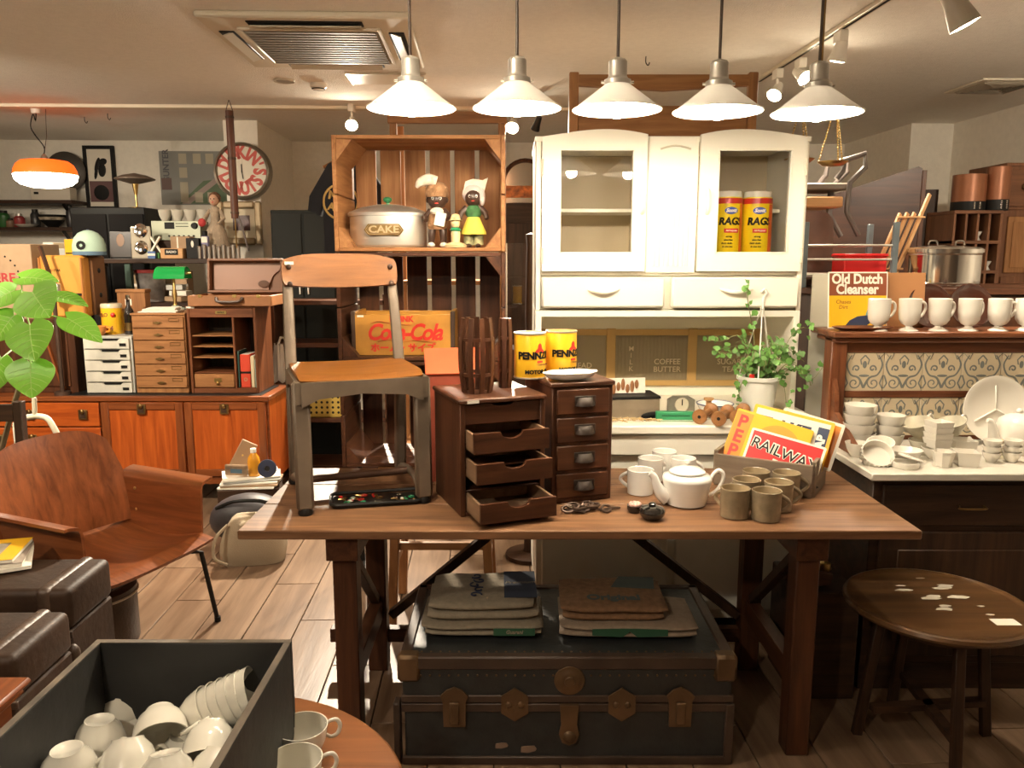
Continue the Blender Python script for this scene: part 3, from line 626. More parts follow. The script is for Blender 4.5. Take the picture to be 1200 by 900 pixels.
for z0, z1 in ((.338, .358), (.312, .335), (.163, .185)): B(-.427, .427, -.007, .006, z0, z1, 'edge_band', TRE, t, .002)
for s in (-1, 1):
    B(s * .428 - .02, s * .428 + .003 * s, -.008, .03, .163, .335, 'corner_band', TRE, t, .003)
    MB().box(s * .405 - .03, s * .405 + .028, -.012, .03, .395, .468, .008).obj('corner_cap', TRF, t)
q = MB(); tm = MB().ell((0, 0, 0), (.0035, .002, .0035), 6, 4)
for k in range(34):
    for zz in (.413,): q.ell((-.4 + k * .0242, -.0052, zz), (.0032, .002, .0032), 6, 4)
    q.ell((-.4 + k * .0242, -.001 + .03, .4605), (.0032, .0032, .002), 6, 4)
stuff(q.obj('studs', TRF, ld))
lk = MB().lathe([(0, .012), (.012, .012), (.014, .008), (.024, .008), (.028, .005), (.038, .004), (.04, 0)], 24).obj('lock_plate', TRF, t, (.005, -.006, .4), (pi / 2, 0, 0))
MB().prism([(-.024, .035), (.024, .035), (.02, -.02), (.026, -.045), (.018, -.068), (0, -.076), (-.018, -.068), (-.026, -.045), (-.02, -.02)], -.016, -.006).obj('hasp', TRF, t, (.005, 0, .3)); MB().lathe([(0, .01), (.01, .008), (.016, .004), (.018, 0)], 16).obj('lock_keyhole', TRF, t, (.005, -.014, .248), (pi / 2, 0, 0))
for x in (-.135, .14):
    MB().prism([(.04 * math.cos(pi / 3 * k + pi / 6) * (1 if k % 3 else 1), .046 * math.sin(pi / 3 * k + pi / 6)) for k in range(6)], -.012, -.0065).obj('diamond_plate', TRF, t, (x, 0, .335))
    for s in (-1, 1): MB().ell((x + s * .015, -.013, .335), (.008, .004, .01), 10, 5).obj('stud', TRF, t)
for x in (-.29, .29):
    MB().prism([(-.028, -.05), (.028, -.05), (.03, .02), (.036, .034), (.02, .05), (0, .058), (-.02, .05), (-.036, .034), (-.03, .02)], -.014, -.0065).obj('latch', TRF, t, (x, 0, .325)); B(x - .012, x + .012, -.022, -.014, .285, .345, 'latch_tongue', TRF, t)
for a, b_, c_ in ((-.17, .215, .018), (-.1, .205, .022), (-.14, .175, .02), (-.09, .18, .012)): MB().prism([(a + c_ * (1 + .3 * math.sin(3 * k)) * math.cos(k * pi / 4), b_ + c_ * .5 * (1 + .3 * math.cos(5 * k)) * math.sin(k * pi / 4)) for k in range(8)], -.0015, .0005).obj('torn_sticker', plain('sticker', (.2, .13, .09), .8), t)

def sack(label, x0, x1, y0, y1, z0, h, mat, rz=0, folds=3):
    """folded cloth: a stack of soft layers, each with rounded folded edges"""
    t = T('folded_sack', label, 'sack', ((x0 + x1) / 2 * 1.122, (y0 + y1) / 2 * 1.122, CAMZ + (z0 - CAMZ) * 1.122), rz, 'folded sacks on the trunk'); t.scale = (1.122, 1.122, 1.122); w, d = (x1 - x0) / 2, (y1 - y0) / 2
    for k in range(2):
        folds = 2; hh = h / folds; zc = hh * (k + .5); ins = random.uniform(0, .012); ph = random.uniform(0, 6)
        def f(u, v, zc=zc, hh=hh, ins=ins, ph=ph):
            a = 2 * pi * v; X = (u - .5) * 2 * (w - ins); cs, sn = math.cos(a), math.sin(a)
            yy = (abs(cs) ** .28) * (1 if cs > 0 else -1) * (d - ins * .5); zz = (abs(sn) ** .8) * (1 if sn > 0 else -1) * hh * .5
            e = 1 - .12 * abs(2 * u - 1) ** 6
            return (X + .004 * math.sin(ph + 7 * v), yy * e, zc + zz * (1 - .3 * abs(2 * u - 1) ** 5) + (.003 * math.sin(9 * u + ph) * k / folds))
        q = MB(); q.sheet(f, 16, 20); n0 = 0
        q.f.append(tuple(range(0, 20))); q.f.append(tuple(16 * 21 + i for i in range(20))); q.obj('fold', mat, t, ang=60)
    return t
SK1 = plain('sack_beige', (.3, .25, .18), .95, bump=.3, bscale=260, var=.15); SK2 = plain('sack_brown', (.24, .13, .065), .95, bump=.3, bscale=260, var=.25)
z0 = .4665
a0 = sack('beige sack with a green print, under the navy-printed one', -.243, .085, 1.975, 2.19, z0, .036, SK1)
a1 = sack('beige sack with scroll print and navy patch, on top', -.235, .07, 1.995, 2.23, z0 + .0365, .05, SK1, .02, 4)
b0 = sack('pale sack with a green print, under the brown one', .13, .5, 1.97, 2.18, z0, .036, plain('sack_pale', (.33, .25, .18), .95, bump=.3, bscale=260, var=.15), -.02)
b1 = sack('brown sack with stencilled letters, on top of a pale one', .135, .42, 1.99, 2.2, z0 + .0365, .045, SK2, -.02, 4)
PG = plain('print_green', (.03, .1, .05), .9); PN = plain('print_navy', (.035, .045, .075), .9); PT = plain('print_teal', (.08, .1, .09), .9)
B(.03, .14, -.109, -.1075, .008, .028, 'green_patch', PG, a0, 0); txt('Guarani', .014, SK1, a0, (.085, -.1095, .018), shear=.2, off=.0005)
m = MB(); m.box(.06, .15, -.08, .1, .0518, .0525); m.obj('navy_patch', PN, a1); txt('Premium', .024, SK1, a1, (.105, .02, .0528), (0, 0, .05), shear=.3, th=.0002)
q = MB()
for s in range(5): q.tube([(-.02 + .018 * math.cos(k * .5 + s) * (1 - k / 14) + .012 * (s % 2), -.06 + s * .032 + .018 * math.sin(k * .5 + s) * (1 - k / 14), .053) for k in range(12)], .0022, 5)
q.obj('scroll_print', BLUED, a1)
q = MB(); q.prism([(-.1, .01), (-.02, .006), (.0, .022), (.02, .006), (.1, .01), (.1, .028), (.02, .03), (-.02, .03), (-.1, .028)], -.1065, -.105); q.obj('green_print', PG, b0)
txt('Original', .045, PT, b1, (.0, -.05, .0475), (0, 0, 0), off=.002, th=.0003); m = MB(); m.prism([(.0, .02), (.12, .01), (.13, .09), (.03, .095)], .0468, .0474, 'xy'); m.obj('blue_patch', PT, b1)
# ================================================================== cream kitchen cupboard
KY, KT = 3.1, .855        # front of the upper part, height of the worktop
t = T('kitchen_cupboard', 'cream painted kitchen cupboard with glazed doors and a worktop', 'cupboard', (.6075, KY, 0)); kc = t
def kx(px): return A(px, 240, KY).x - .6075
hw = .5165
CRMD = plain('cream_edge', (.66, .6, .46), .4)
# lower cabinet and worktop
MB().box(-hw, hw, -.2, .5, .08, KT - .075, .004).obj('base_carcass', CRM, t); B(-hw + .03, hw - .03, -.16, .48, 0, .08, 'plinth', BLK, t)
for s in (-1, 1): dr = MB().box(s * .255 - .24, s * .255 + .24, -.216, -.2005, .12, KT - .12, .004).obj('base_door', CRM, t); B(s * .06 - .012, s * .06 + .012, -.236, -.2165, .55, .66, 'door_handle', ALU, dr)
MB().box(-hw - .03, hw + .05, -.25, .5, KT - .035, KT, .006).obj('worktop', CRM, t)
MB().box(-hw - .015, hw + .03, -.235, -.2, KT - .115, KT - .04, .003).obj('drop_front', CRM, t)
# niche side posts, back and ceiling
for s in (-1, 1): B(s * (hw - .012) - .012, s * (hw - .012) + .012, 0, .45, KT, 1.26, 'niche_side', CRM, t)
B(-hw + .025, hw - .025, .4, .42, KT, KT + .045, 'glass_sill', CRM, t); B(-hw + .025, hw - .025, .39, .42, 1.15, 1.262, 'glass_head', CRMD, t)
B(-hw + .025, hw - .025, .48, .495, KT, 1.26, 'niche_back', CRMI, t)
OCH = plain('ochre_frame', (.46, .28, .09), .5)
ribm = bpy.data.materials.new('ribbed_glass'); ribm.use_nodes = True
p_ = ribm.node_tree.nodes['Principled BSDF']; p_.inputs['Base Color'].default_value = (.4, .32, .2, 1); p_.inputs['Roughness'].default_value = .25; p_.inputs['Transmission Weight'].default_value = .35; p_.inputs['IOR'].default_value = 1.2
gx = [(-.46, -.19, 'BREAD'), (-.15, .17, 'COFFEE\nBUTTER'), (.21, .46, 'SUGAR\nTEA')]
for (a, b, s) in gx:
    g = MB(); g.prism([(x + (a + b) / 2, z + 1.0275) for x, z in rr_((b - a) / 2 + .008, .105, .02)], .392, .398); g = g.obj('glass_pane', ribm, t)
    for k in range(int((b - a) / .016)): MB().tube([(a + .01 + k * .016, .3925, .935), (a + .01 + k * .016, .3925, 1.12)], .0022, 5).obj('rib', ribm, g) if s[0] == 'C' else None
    txt(s, .034, plain('etched', (.66, .54, .36), .6), g, ((a + b) / 2 + (.07 if s[0] == 'C' else .02), .387, .99), off=.0002)
    if s[0] == 'C': txt('M\nI\nL\nK', .03, plain('etched', (.66, .54, .36), .6), g, (a + .07, .387, 1.02), off=.0002)
for x in (-.485, -.17, .19, .485): B(x - .02, x + .02, .385, .4, .9, 1.155, 'glass_frame', OCH, t, .001)
B(-.5, .5, .386, .399, .9, .925, 'glass_frame', OCH, t, .001); B(-.5, .5, .386, .399, 1.125, 1.152, 'glass_frame', OCH, t, .001)
# upper carcass
ZT = 1.915
B(-hw, -hw + .02, .0, .45, 1.26, ZT, 'side', CRM, t); B(hw - .02, hw, .0, .45, 1.26, ZT, 'side', CRM, t); B(-hw + .02, hw - .02, .0, .45, 1.235, 1.262, 'floor_board', CRM, t)
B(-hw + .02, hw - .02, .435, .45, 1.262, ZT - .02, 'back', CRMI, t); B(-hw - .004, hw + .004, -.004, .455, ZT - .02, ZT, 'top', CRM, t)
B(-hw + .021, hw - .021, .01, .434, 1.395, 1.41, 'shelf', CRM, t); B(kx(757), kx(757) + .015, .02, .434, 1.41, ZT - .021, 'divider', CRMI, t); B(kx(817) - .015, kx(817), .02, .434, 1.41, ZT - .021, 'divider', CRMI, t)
B(-hw + .021, kx(757) - .001, .2, .434, 1.645, 1.66, 'shelf', CRM, t); B(kx(817) + .001, hw - .021, .24, .434, 1.645, 1.66, 'shelf', CRM, t)
B(-hw + .021, hw - .021, .022, .03, 1.263, 1.394, 'drawer_rail', CRM, t)
# centre panel with flutes
MB().box(kx(757) + .001, kx(817) - .001, -.006, .018, 1.405, ZT, .003).obj('centre_panel', CRM, t)
for k in range(8): x = kx(767) + k * (kx(806) - kx(767)) / 7; MB().cyl((x, -.006, 1.43), (x, -.006, 1.64), .006, n=8).obj('flute', CRM, t)
MB().tube([(kx(772) + k * (kx(807) - kx(772)) / 8, -.008, 1.868 + .012 * math.sin(pi * k / 8)) for k in range(9)], .004, 6).obj('arch_ornament', CRMD, t)
# doors, each with an arched head
for x0, x1, g0, g1, s in ((kx(635), kx(757) - .002, kx(657), kx(740), 1), (kx(817) + .002, kx(940), kx(840), kx(922), -1)):
    zb, gz0, gz1 = 1.412, 1.485, 1.86
    outer = [(x0, zb), (x1, zb)]; n = 14; top = []
    for k in range(n + 1):
        f = k / n; top.append((x1 + (x0 - x1) * f, ZT - .012 + .045 * math.sin(pi * (.12 + .76 * ((1 - f) if s > 0 else f)) ** 1.0) * (.5 + .5 * ((1 - f) if s > 0 else f))))
    d = MB(); d.prism([(x0, zb), (x1, zb), (x1, gz0), (x0, gz0)], -.022, 0); d.prism([(x0, gz0), (g0, gz0), (g0, gz1), (x0, gz1)], -.022, 0); d.prism([(g1, gz0), (x1, gz0), (x1, gz1), (g1, gz1)], -.022, 0)
    d.prism([(x0, gz1), (x1, gz1)] + top, -.022, 0); door = d.obj('door', CRM, t, ang=30)
    B(g0 - .004, g1 + .004, -.012, -.009, gz0 - .004, gz1 + .004, 'pane', GLS, door, 0)
    for a, b, z0, z1 in ((g0 - .006, g0, gz0, gz1), (g1, g1 + .006, gz0, gz1), (g0 - .006, g1 + .006, gz0 - .006, gz0), (g0 - .006, g1 + .006, gz1, gz1 + .006)): B(a, b, -.025, -.022, z0, z1, 'bead', CRM, door, .001)
    hxx = x1 - .016 if s > 0 else x0 + .03
    MB().tube([(hxx, -.022, 1.63), (hxx, -.04, 1.645), (hxx, -.043, 1.675), (hxx, -.04, 1.705), (hxx, -.022, 1.72)], [.008, .009, .012, .009, .006], 8).obj('door_handle', CRM, door)
    hx2 = x0 if s > 0 else x1
    for z in (1.47, 1.8): MB().cyl((hx2, -.024, z - .03), (hx2, -.024, z + .03), .005, n=8).obj('hinge', CRMD, door)
for x0, x1 in ((kx(635), kx(781)), (kx(789), kx(940))):
    d = MB().box(x0, x1, -.026, .02, 1.272, 1.39, .008).obj('drawer', CRM, t); c = (x0 + x1) / 2
    MB().tube([(c - .062 + .124 * k / 8, -.026 - .02 * math.sin(pi * k / 8), 1.345 - .012 * math.sin(pi * k / 8)) for k in range(9)], [.004] + [.008] * 7 + [.004], 8).obj('drawer_handle', CRM, d)
# ---- rolls of rags behind the glass
for i, px in enumerate((852, 888)):
    p = A(px, 300, 3.2); t = T('paper_roll', ('yellow rag roll next to the centre panel', 'yellow rag roll next to the cupboard side')[i] + ' behind the glass', 'roll', (p.x, 3.225 + .012 * i, 1.4105), (.0, -.12)[i], 'yellow rolls in the cupboard'); R0 = .057
    MB().lathe([(0, 0), (R0, 0), (R0 + .001, .002), (R0 + .001, .285), (R0 - .002, .288)], 32).obj('wrapper', plain('wrap_yellow', (.85, .6, .01), .3), t)
    MB().lathe([(R0 + .0013, .283), (R0 + .0016, .262), (R0 + .0013, .262)], 32).obj('red_band', RED, t); MB().lathe([(R0 - .002, .287), (R0 - .004, .31), (.02, .312), (.02, .25), (0, .25)], 32).obj('paper', PAPER, t)
    q = MB(); q.sheet(lambda u, v: ((R0 + .0016) * math.sin(.7 + .7 * u), -(R0 + .0016) * math.cos(.7 + .7 * u), .002 + .258 * v), 8, 2); q.obj('orange_stripe', plain('wrap_orange', (.7, .12, .01), .3), t)
    o = MB().ell((0, 0, 0), (.026, .0008, .014), 20, 8).obj('oval_mark', plain('logo_blue', (.02, .06, .35), .4), t, (0, -R0 - .002, .235)); txt('Scott', .019, CW, t, (0, -R0 - .0028, .235), shear=.3, off=.0008)
    txt('RAGS', .0385, BLK, t, (0, -R0 - .0018, .193), off=.002, bend=R0, shear=.15); q = B(-.024, .03, -R0 - .0035, -R0 + .02, .15, .166, 'red_label', RED, t, 0); txt('All-Purpose', .009, CW, q, (.003, -R0 - .004, .158), off=.0003)
    for k, s in enumerate(('strong', 'absorbent', 'thick cloth-like', 'in one towel')): txt(s, .0095, BLK, t, (-.005, -R0 - .0018, .135 - k * .013), off=.0004, bend=R0, shear=.2)
# ---- headboard behind, standing on the cupboard top
x0, x1, z0, z1 = PX(667, 888, 84, 150, 3.48); t = T('headboard', 'brown wooden bed headboard standing on the cream cupboard', 'headboard', ((x0 + x1) / 2, 3.48, ZT)); hw2 = (x1 - x0) / 2; zt = z1 - ZT
for s in (-1, 1): B(s * (hw2 - .02) - .02, s * (hw2 - .02) + .02, 0, .035, 0, zt, 'post', OAK[2], t, .004)
m = MB(); m.prism([(-hw2 + .04, zt - .055), (0, zt - .075), (hw2 - .04, zt - .055), (hw2 - .04, zt - .01), (-hw2 + .04, zt - .01)], .004, .03); m.obj('top_rail', OAK[0], t)
B(-hw2 + .04, hw2 - .04, .008, .026, .0, zt - .135, 'panel', OAK[0], t)
# ---- things on the worktop
def on(px, py, z=KT): return G(px, py, z)
t = T('card_box', 'small weathered metal box with a stack of photo cards on it', 'box', (.44, 3.05, KT), .12)
MB().box(-.12, .12, -.07, .07, 0, .075, .003).obj('body', plain('old_tin', (.3, .24, .17), .45, .4, var=.3, bscale=30), t); MB().box(-.123, .123, -.073, .073, .0755, .085, .002).obj('lid', BLKM, t)
t = T('photo_card', 'cream picture card with brown figures lying on the tin box', 'card', (.42, 3.05, KT + .0865), .1); MB().obox((0, .0, .03), (.2, .012, .06), (-.15, 0, 0), .001).obj('card', PAPER, t)
q = MB()
for k in range(9): q.ell((-.08 + k * .018, -.0085 - .002, .02 + .014 * (k % 3) * .6), (.008, .002, .018 + .006 * (k % 2)), 8, 5)
stuff(q.obj('figure_print', plain('brown_print', (.3, .13, .05), .7), t))
t = T('straw_fan', 'frayed bundle of pale straw before the tin box', 'straw', (.42, 2.93, KT), .05); q = MB()
for k in range(60): a = random.uniform(-.1, .12); q.tube([(a, random.uniform(-.02, .02), .003 + random.uniform(0, .008)), (a + random.uniform(-.02, .05), random.uniform(-.03, .03), .002 + random.uniform(0, .012))], .0016, 4)
stuff(q.obj('straws', plain('straw', (.55, .4, .2), .8), t))
t = T('brush', 'small dark bristle brush by the green tin', 'brush', (.53, 2.97, KT), .6); MB().ell((0, 0, .016), (.05, .017, .012), 14, 7).obj('back', BLK, t); MB().box(-.04, .04, -.012, .012, 0, .01, .002).obj('bristles', LEATD, t)
p = on(791, 494); t = T('green_tin', 'flat green tin box with a printed front on the worktop', 'tin', p, -.05); MB().box(-.071, .071, 0, .03, 0, .036, .003).obj('body', plain('tin_green', (.03, .24, .1), .35), t); B(-.05, .055, -.001, -.0002, .021, .0235, 'print_line', BLK, t, 0); B(-.066, .066, -.001, -.0002, .004, .0055, 'print_line', CW, t, 0)
p = on(800, 486); t = T('mantel_clock', 'small grey arched gauge clock behind the green tin', 'clock', p + Vector((.0, .02, 0)), .05)
MB().prism([(-.052, 0), (.052, 0), (.052, .055), (.03, .068), (-.03, .068), (-.052, .055)], 0, .03).obj('case', plain('clock_grey', (.2, .19, .15), .4, .4), t); MB().lathe([(0, .003), (.026, .003), (.028, .0), (.03, 0)], 24).obj('dial', plain('dial_pale', (.5, .46, .35), .5), t, (0, 0, .036), (pi / 2, 0, 0)); B(-.002, .002, -.005, -.0035, .034, .058, 'needle', BLK, t, 0)
p = on(848, 488); t = T('enamel_basin', 'white enamel basin with a blue rim behind the spools', 'basin', p + Vector((-.02, .06, 0))); MB().lathe([(0, 0), (.045, 0), (.062, .02), (.072, .04), (.07, .041), (.06, .022), (.043, .004), (0, .004)], 28).obj('bowl', CERW, t); MB().tube([(.072 * math.cos(k * pi / 14), .072 * math.sin(k * pi / 14), .041) for k in range(28)], .002, 5, True).obj('rim', plain('rim_blue', (.03, .05, .15), .3), t)
t = T('wood_bobbin', 'short pale wooden bobbin standing in the enamel basin', 'bobbin', p + Vector((-.045, .06, .0045))); MB().lathe([(0, 0), (.02, 0), (.02, .008), (.011, .012), (.011, .045), (.02, .05), (.02, .058), (0, .058)], 16).obj('spool', PALE[2], t)
for i, (px, py, an, lab) in enumerate(((828, 494, 1.05, 'brown wooden spool closest to the green tin'), (849, 496, 1.1, 'brown wooden spool lying between two others'), (869, 494, 1.15, 'brown wooden spool leaning up to the flower pot'))):
    p = on(px, py); t = T('wooden_spool', lab, 'spool', p + Vector((0, .02, .021)), an, 'wooden spools on the worktop'); t.scale = (1.3, 1.3, 1.3); t.location.z += .0065; m = MB(); m.m = Matrix.Rotation(pi / 2, 4, 'Y')
    m.lathe([(0, -.062), (.004, -.062), (.021, -.062), (.021, -.05), (.009, -.042), (.0085, .042), (.021, .05), (.021, .062), (0.004, .062), (0, .062)], 18); m.obj('spool', OAK[0], t); MB().cyl((.0622, 0, 0), (.0626, 0, 0), .005, n=10).obj('hole', BLK, t); MB().cyl((-.0622, 0, 0), (-.0626, 0, 0), .005, n=10).obj('hole', BLK, t)
p = on(822, 492); t = T('metal_whistle', 'little chrome bottle stopper on the worktop', 'stopper', p); MB().lathe([(0, 0), (.012, 0), (.012, .006), (.004, .01), (.004, .02), (.007, .024), (0, .028)], 14).obj('stopper', CHR, t); MB().obox((.02, 0, .004), (.05, .012, .007), (0, 0, .2), .002).obj('blade', CHR, t)
# ---- hanging pot of ivy set down on the worktop
p = on(893, 489); t = T('ivy_pot', 'trailing ivy in a white plastic hanging pot on the worktop', 'plant', p + Vector((0, .07, 0)))
WP = plain('pot_white', (.72, .72, .66), .45)
MB().lathe([(0, .004), (.058, .004), (.06, .01), (.075, .135), (.083, .138), (.084, .152), (.079, .153), (.072, .14), (.06, .02), (0, .02)], 32).obj('pot', WP, t); MB().lathe([(0, 0), (.07, 0), (.092, .014), (.09, .016), (.069, .0035), (0, .0035)], 32).obj('saucer', WP, t)
MB().lathe([(0, .128), (.072, .132), (.07, .12), (0, .12)], 24).obj('soil', plain('soil', (.04, .025, .015), .9), t)
top = Vector((.0, -.01, .44))
for a in (.6, 2.7, 4.4): MB().bar((.078 * math.cos(a), .078 * math.sin(a), .14), top, .005, .003).obj('hanger_strap', WHT, t)
MB().tube([top + Vector((0, 0, -.01)), top + Vector((.004, 0, .02)), top + Vector((.014, 0, .034)), top + Vector((.004, 0, .048)), top + Vector((-.008, 0, .036))], .005, 6).obj('hanger_hook', WHT, t)
MB().box(-.05, -.03, -.05, -.045, .14, .165, .001).obj('plant_tag', RED, t)
IV = plain('ivy_leaf', (.13, .3, .06), .45, var=.4, bscale=50); st = MB(); lf = MB()
def ivleaf(m, p, s, n):
    n = Vector(n).normalized(); x = n.orthogonal().normalized(); x.rotate(Matrix.Rotation(random.uniform(0, 6.28), 3, n)); y = n.cross(x)
    pts = [(0, -.5), (.38, -.35), (.5, .05), (.25, .25), (0, .62), (-.25, .25), (-.5, .05), (-.38, -.35)]
    m.add([p] + [p + (x * a + y * b) * s + n * (.12 * s * (abs(a) * 1.2)) for a, b in pts], [(0, i + 1, (i + 1) % 8 + 1) for i in range(8)])
vines = []
for k in range(26):
    a = random.uniform(0, 2 * pi); L = random.uniform(.08, .2); up = random.uniform(.02, .14); vines.append([Vector((.03 * math.cos(a), .03 * math.sin(a), .13)), Vector((L * .5 * math.cos(a), L * .35 * math.sin(a) - .01, .16 + up)), Vector((L * math.cos(a), L * .55 * math.sin(a) - .02, .16 + up * random.uniform(.3, 1.2)))])
S_ = 3.06 / FPX
def vp(px, py): q = A(px, py, 3.03) - t.location; return q
vines += [[Vector((-.02, 0, .14)), vp(870, 395), vp(845, 400), vp(832, 398)], [Vector((.0, 0, .14)), vp(882, 385), vp(876, 350), vp(878, 328)], [Vector((.04, 0, .14)), vp(930, 390), vp(950, 385), vp(958, 388)],
          [Vector((.05, -.01, .14)), vp(930, 432), vp(950, 445), vp(966, 428)], [Vector((.05, -.01, .14)), vp(925, 425), vp(945, 440), vp(950, 452)], [Vector((.06, 0, .14)), vp(918, 450), vp(922, 478), vp(926, 488)], [Vector((-.06, -.02, .14)), vp(868, 452), vp(866, 462), vp(868, 470)], [Vector((-.03, 0, .14)), vp(850, 415), vp(836, 410)]]
for V in vines:
    st.tube(V, .0016, 4)
    for a, b in zip(V, V[1:]):
        for j in range(5):
            q = a.lerp(b, random.random()) + Vector([random.gauss(0, .013) for _ in range(3)])
            if q.z < .14 and (q.x ** 2 + q.y ** 2) < .09 ** 2: continue
            if q.z < .01: continue
            ivleaf(lf, q, random.uniform(.016, .028), (random.gauss(0, .5), -.8 + random.gauss(0, .4), random.gauss(.5, .4)))
stuff(st.obj('stems', plain('ivy_stem', (.2, .2, .08), .6), t)); stuff(lf.obj('foliage', IV, t, ang=80))

# ================================================================== stacked crates on a stool
CXm = (A(390, 225, 3.0).x + A(592, 225, 3.0).x) / 2; cw = .318
def crate(label, z0, z1, mats=PINE, rz=0.0):
    t = T('apple_crate', label, 'crate', (CXm, 3.0, z0), rz, 'stacked wooden crates'); h = z1 - z0 - .003; W = mats
    for s in (-1, 1):
        B(s * cw - (.016 if s > 0 else 0), s * cw + (0 if s > 0 else .016), 0, .33, 0, h * .49, 'side_board', W[1], t); B(s * cw - (.016 if s > 0 else 0), s * cw + (0 if s > 0 else .016), 0, .33, h * .5, h, 'side_board', W[1], t)
    for z in (0, h - .014):
        B(-cw + .0165, cw - .0165, 0, .108, z, z + .014, 'long_board', W[0], t); B(-cw + .0165, cw - .0165, .111, .219, z, z + .014, 'long_board', W[0], t); B(-cw + .0165, cw - .0165, .222, .33, z, z + .014, 'long_board', W[0], t)
    n = 6; sw = (2 * cw - .034) / n
    for k in range(n): B(-cw + .017 + k * sw + .009, -cw + .017 + (k + 1) * sw - .009, .318, .33, .015, h - .015, 'back_slat', W[2], t)
    for sx in (-1, 1):
        for z, q in ((.0145, 1), (h - .0145, -1)): m = MB(); m.prism([(sx * (cw - .017), z), (sx * (cw - .075), z), (sx * (cw - .017), z + q * .075)], .004, .30); m.obj('corner_block', W[1], t)
    return t
crate('topmost wooden crate, holding a cake tin and dolls', 1.487, 1.909); crate('wooden crate second from the top, holding a yellow drinks crate', 1.075, 1.486, WALN); c3 = crate('lowest dark wooden crate of the stack, empty', .66, 1.074, WALN)
t = T('wooden_stool', 'tall wooden stool carrying the stacked crates', 'stool', (CXm + .06, 3.16, 0)); B(-.24, .24, -.17, .17, .62, .657, 'seat', OAK[0], t, .004)
for sx in (-1, 1):
    for sy in (-1, 1): MB().bar((sx * .2, sy * .16, 0), (sx * .17, sy * .13, .62), .036, .036, .003).obj('leg', OAK[2], t)
    MB().bar((sx * .19, -.15, .25), (sx * .19, .15, .25), .02, .03).obj('rung', OAK[1], t)
for z in (.33, .46): MB().bar((-.18, -.14, z), (.18, -.14, z), .03, .018, up=(0, 1, 0)).obj('rung', OAK[0], t)
# ---- cake tin
p = A(453, 284, 3.08); t = T('cake_tin', 'oval aluminium cake tin with a lid and green knob', 'tin', (p.x, 3.13, 1.5015)); hx_ = .147
MB().lathe([(0, 0), (.94, 0), (.98, .004), (1, .012), (1, .118), (0, .118)], 40, sx=hx_, sy=.105).obj('body', ALU, t); ld = MB().lathe([(1.0, .1185), (1.04, .119), (1.045, .13), (1.0, .136), (.7, .152), (.3, .163), (0, .165)], 40, sx=hx_, sy=.105).obj('lid', ALU, t)
MB().lathe([(.008, .163), (.006, .17), (.016, .177), (.018, .186), (.01, .192), (0, .193)], 16).obj('knob', plain('knob_green', (.03, .17, .07), .3), ld)
pl = MB(); pl.prism([(-.058, 0), (-.066, .008), (-.074, .02), (-.066, .032), (-.058, .042), (.058, .042), (.066, .032), (.074, .02), (.066, .008), (.058, 0)], -.1125, -.105); pl = pl.obj('name_plate', BRSD, t, (0, 0, .045)); 
txt('CAKE', .036, plain('plate_letters', (.55, .42, .25), .4, .8), pl, (0, -.1128, .021), off=.001, sx=1.25)
MB().tube([(x, -.1128, z) for x, z in ((-.055, .004), (-.068, .02), (-.055, .038), (.055, .038), (.068, .02), (.055, .004))], .0015, 5, True).obj('plate_border', plain('plate_letters', (.55, .42, .25), .4, .8), pl)
# ---- two small dolls and a carved figure
ALU2 = None; SKN = plain('doll_brown', (.055, .028, .018), .35); FUR = plain('fur_tan', (.36, .19, .09), .95, bump=.8, bscale=90, var=.4); FURW = plain('fur_white', (.72, .62, .5), .95, bump=.6, bscale=90)
EYE = plain('eye_white', (.8, .78, .7), .3)
def doll_base(label, px, Y, h, skin):
    p = A(px, 280, Y); t = T('doll', label, 'doll', (p.x, Y, 1.5015)); return t
def limb(t, pts, r, nm, mat): return MB().tube(pts, r, 10).obj(nm, mat, t)
def face(hd, c, r):
    for s in (-1, 1): MB().ell((c[0] + s * r * .38, c[1] - r * .86, c[2] + r * .1), (r * .16, r * .1, r * .2), 10, 6).obj('eye', EYE, hd); MB().ell((c[0] + s * r * .38, c[1] - r * .95, c[2] + r * .08), (r * .08, r * .05, r * .11), 8, 5).obj('pupil', BLK, hd)
    MB().ell((c[0], c[1] - r * .97, c[2] - r * .14), (r * .1, r * .12, r * .09), 8, 5).obj('nose', SKN, hd); MB().ell((c[0], c[1] - r * .88, c[2] - r * .42), (r * .22, r * .08, r * .07), 10, 5).obj('mouth', RED, hd)
t = doll_base('small dark doll in a fur hat and tunic holding a pale figure', 513, 3.09, .27, SKN)
for s in (-1, 1): limb(t, [(s * .02, 0, .085), (s * .022, -.012, .05), (s * .024, -.004, .014)], [.016, .014, .011], 'leg', SKN); MB().ell((s * .024, -.014, .01), (.015, .024, .0105), 12, 7).obj('shoe', PAPER, t)
MB().lathe([(0, .07), (.034, .068), (.04, .085), (.034, .12), (.022, .148), (0, .152)], 18).obj('tunic', FUR, t); MB().ell((0, -.018, .135), (.026, .018, .016), 12, 7).obj('collar', FURW, t)
limb(t, [(-.026, 0, .14), (-.044, -.012, .115), (-.042, -.032, .1)], [.011, .01, .008], 'arm', SKN); limb(t, [(.026, 0, .14), (.045, -.018, .12), (.04, -.04, .105)], [.011, .01, .008], 'arm', SKN)
hd = MB().ell((0, 0, .18), (.037, .036, .036), 18, 12).obj('head', SKN, t); face(hd, (0, 0, .18), .037)
for s in (-1, 1): MB().ell((s * .037, 0, .178), (.006, .008, .011), 8, 5).obj('ear', SKN, hd)
MB().lathe([(.041, .188), (.045, .196), (.043, .222), (.03, .24), (.01, .248), (0, .248)], 18).obj('fur_hat', FUR, t); MB().tube([(-.0, -.02, .245), (-.03, -.025, .252), (-.06, -.03, .24), (-.075, -.03, .222)], [.02, .022, .018, .005], 10).obj('hat_tail', FURW, t)
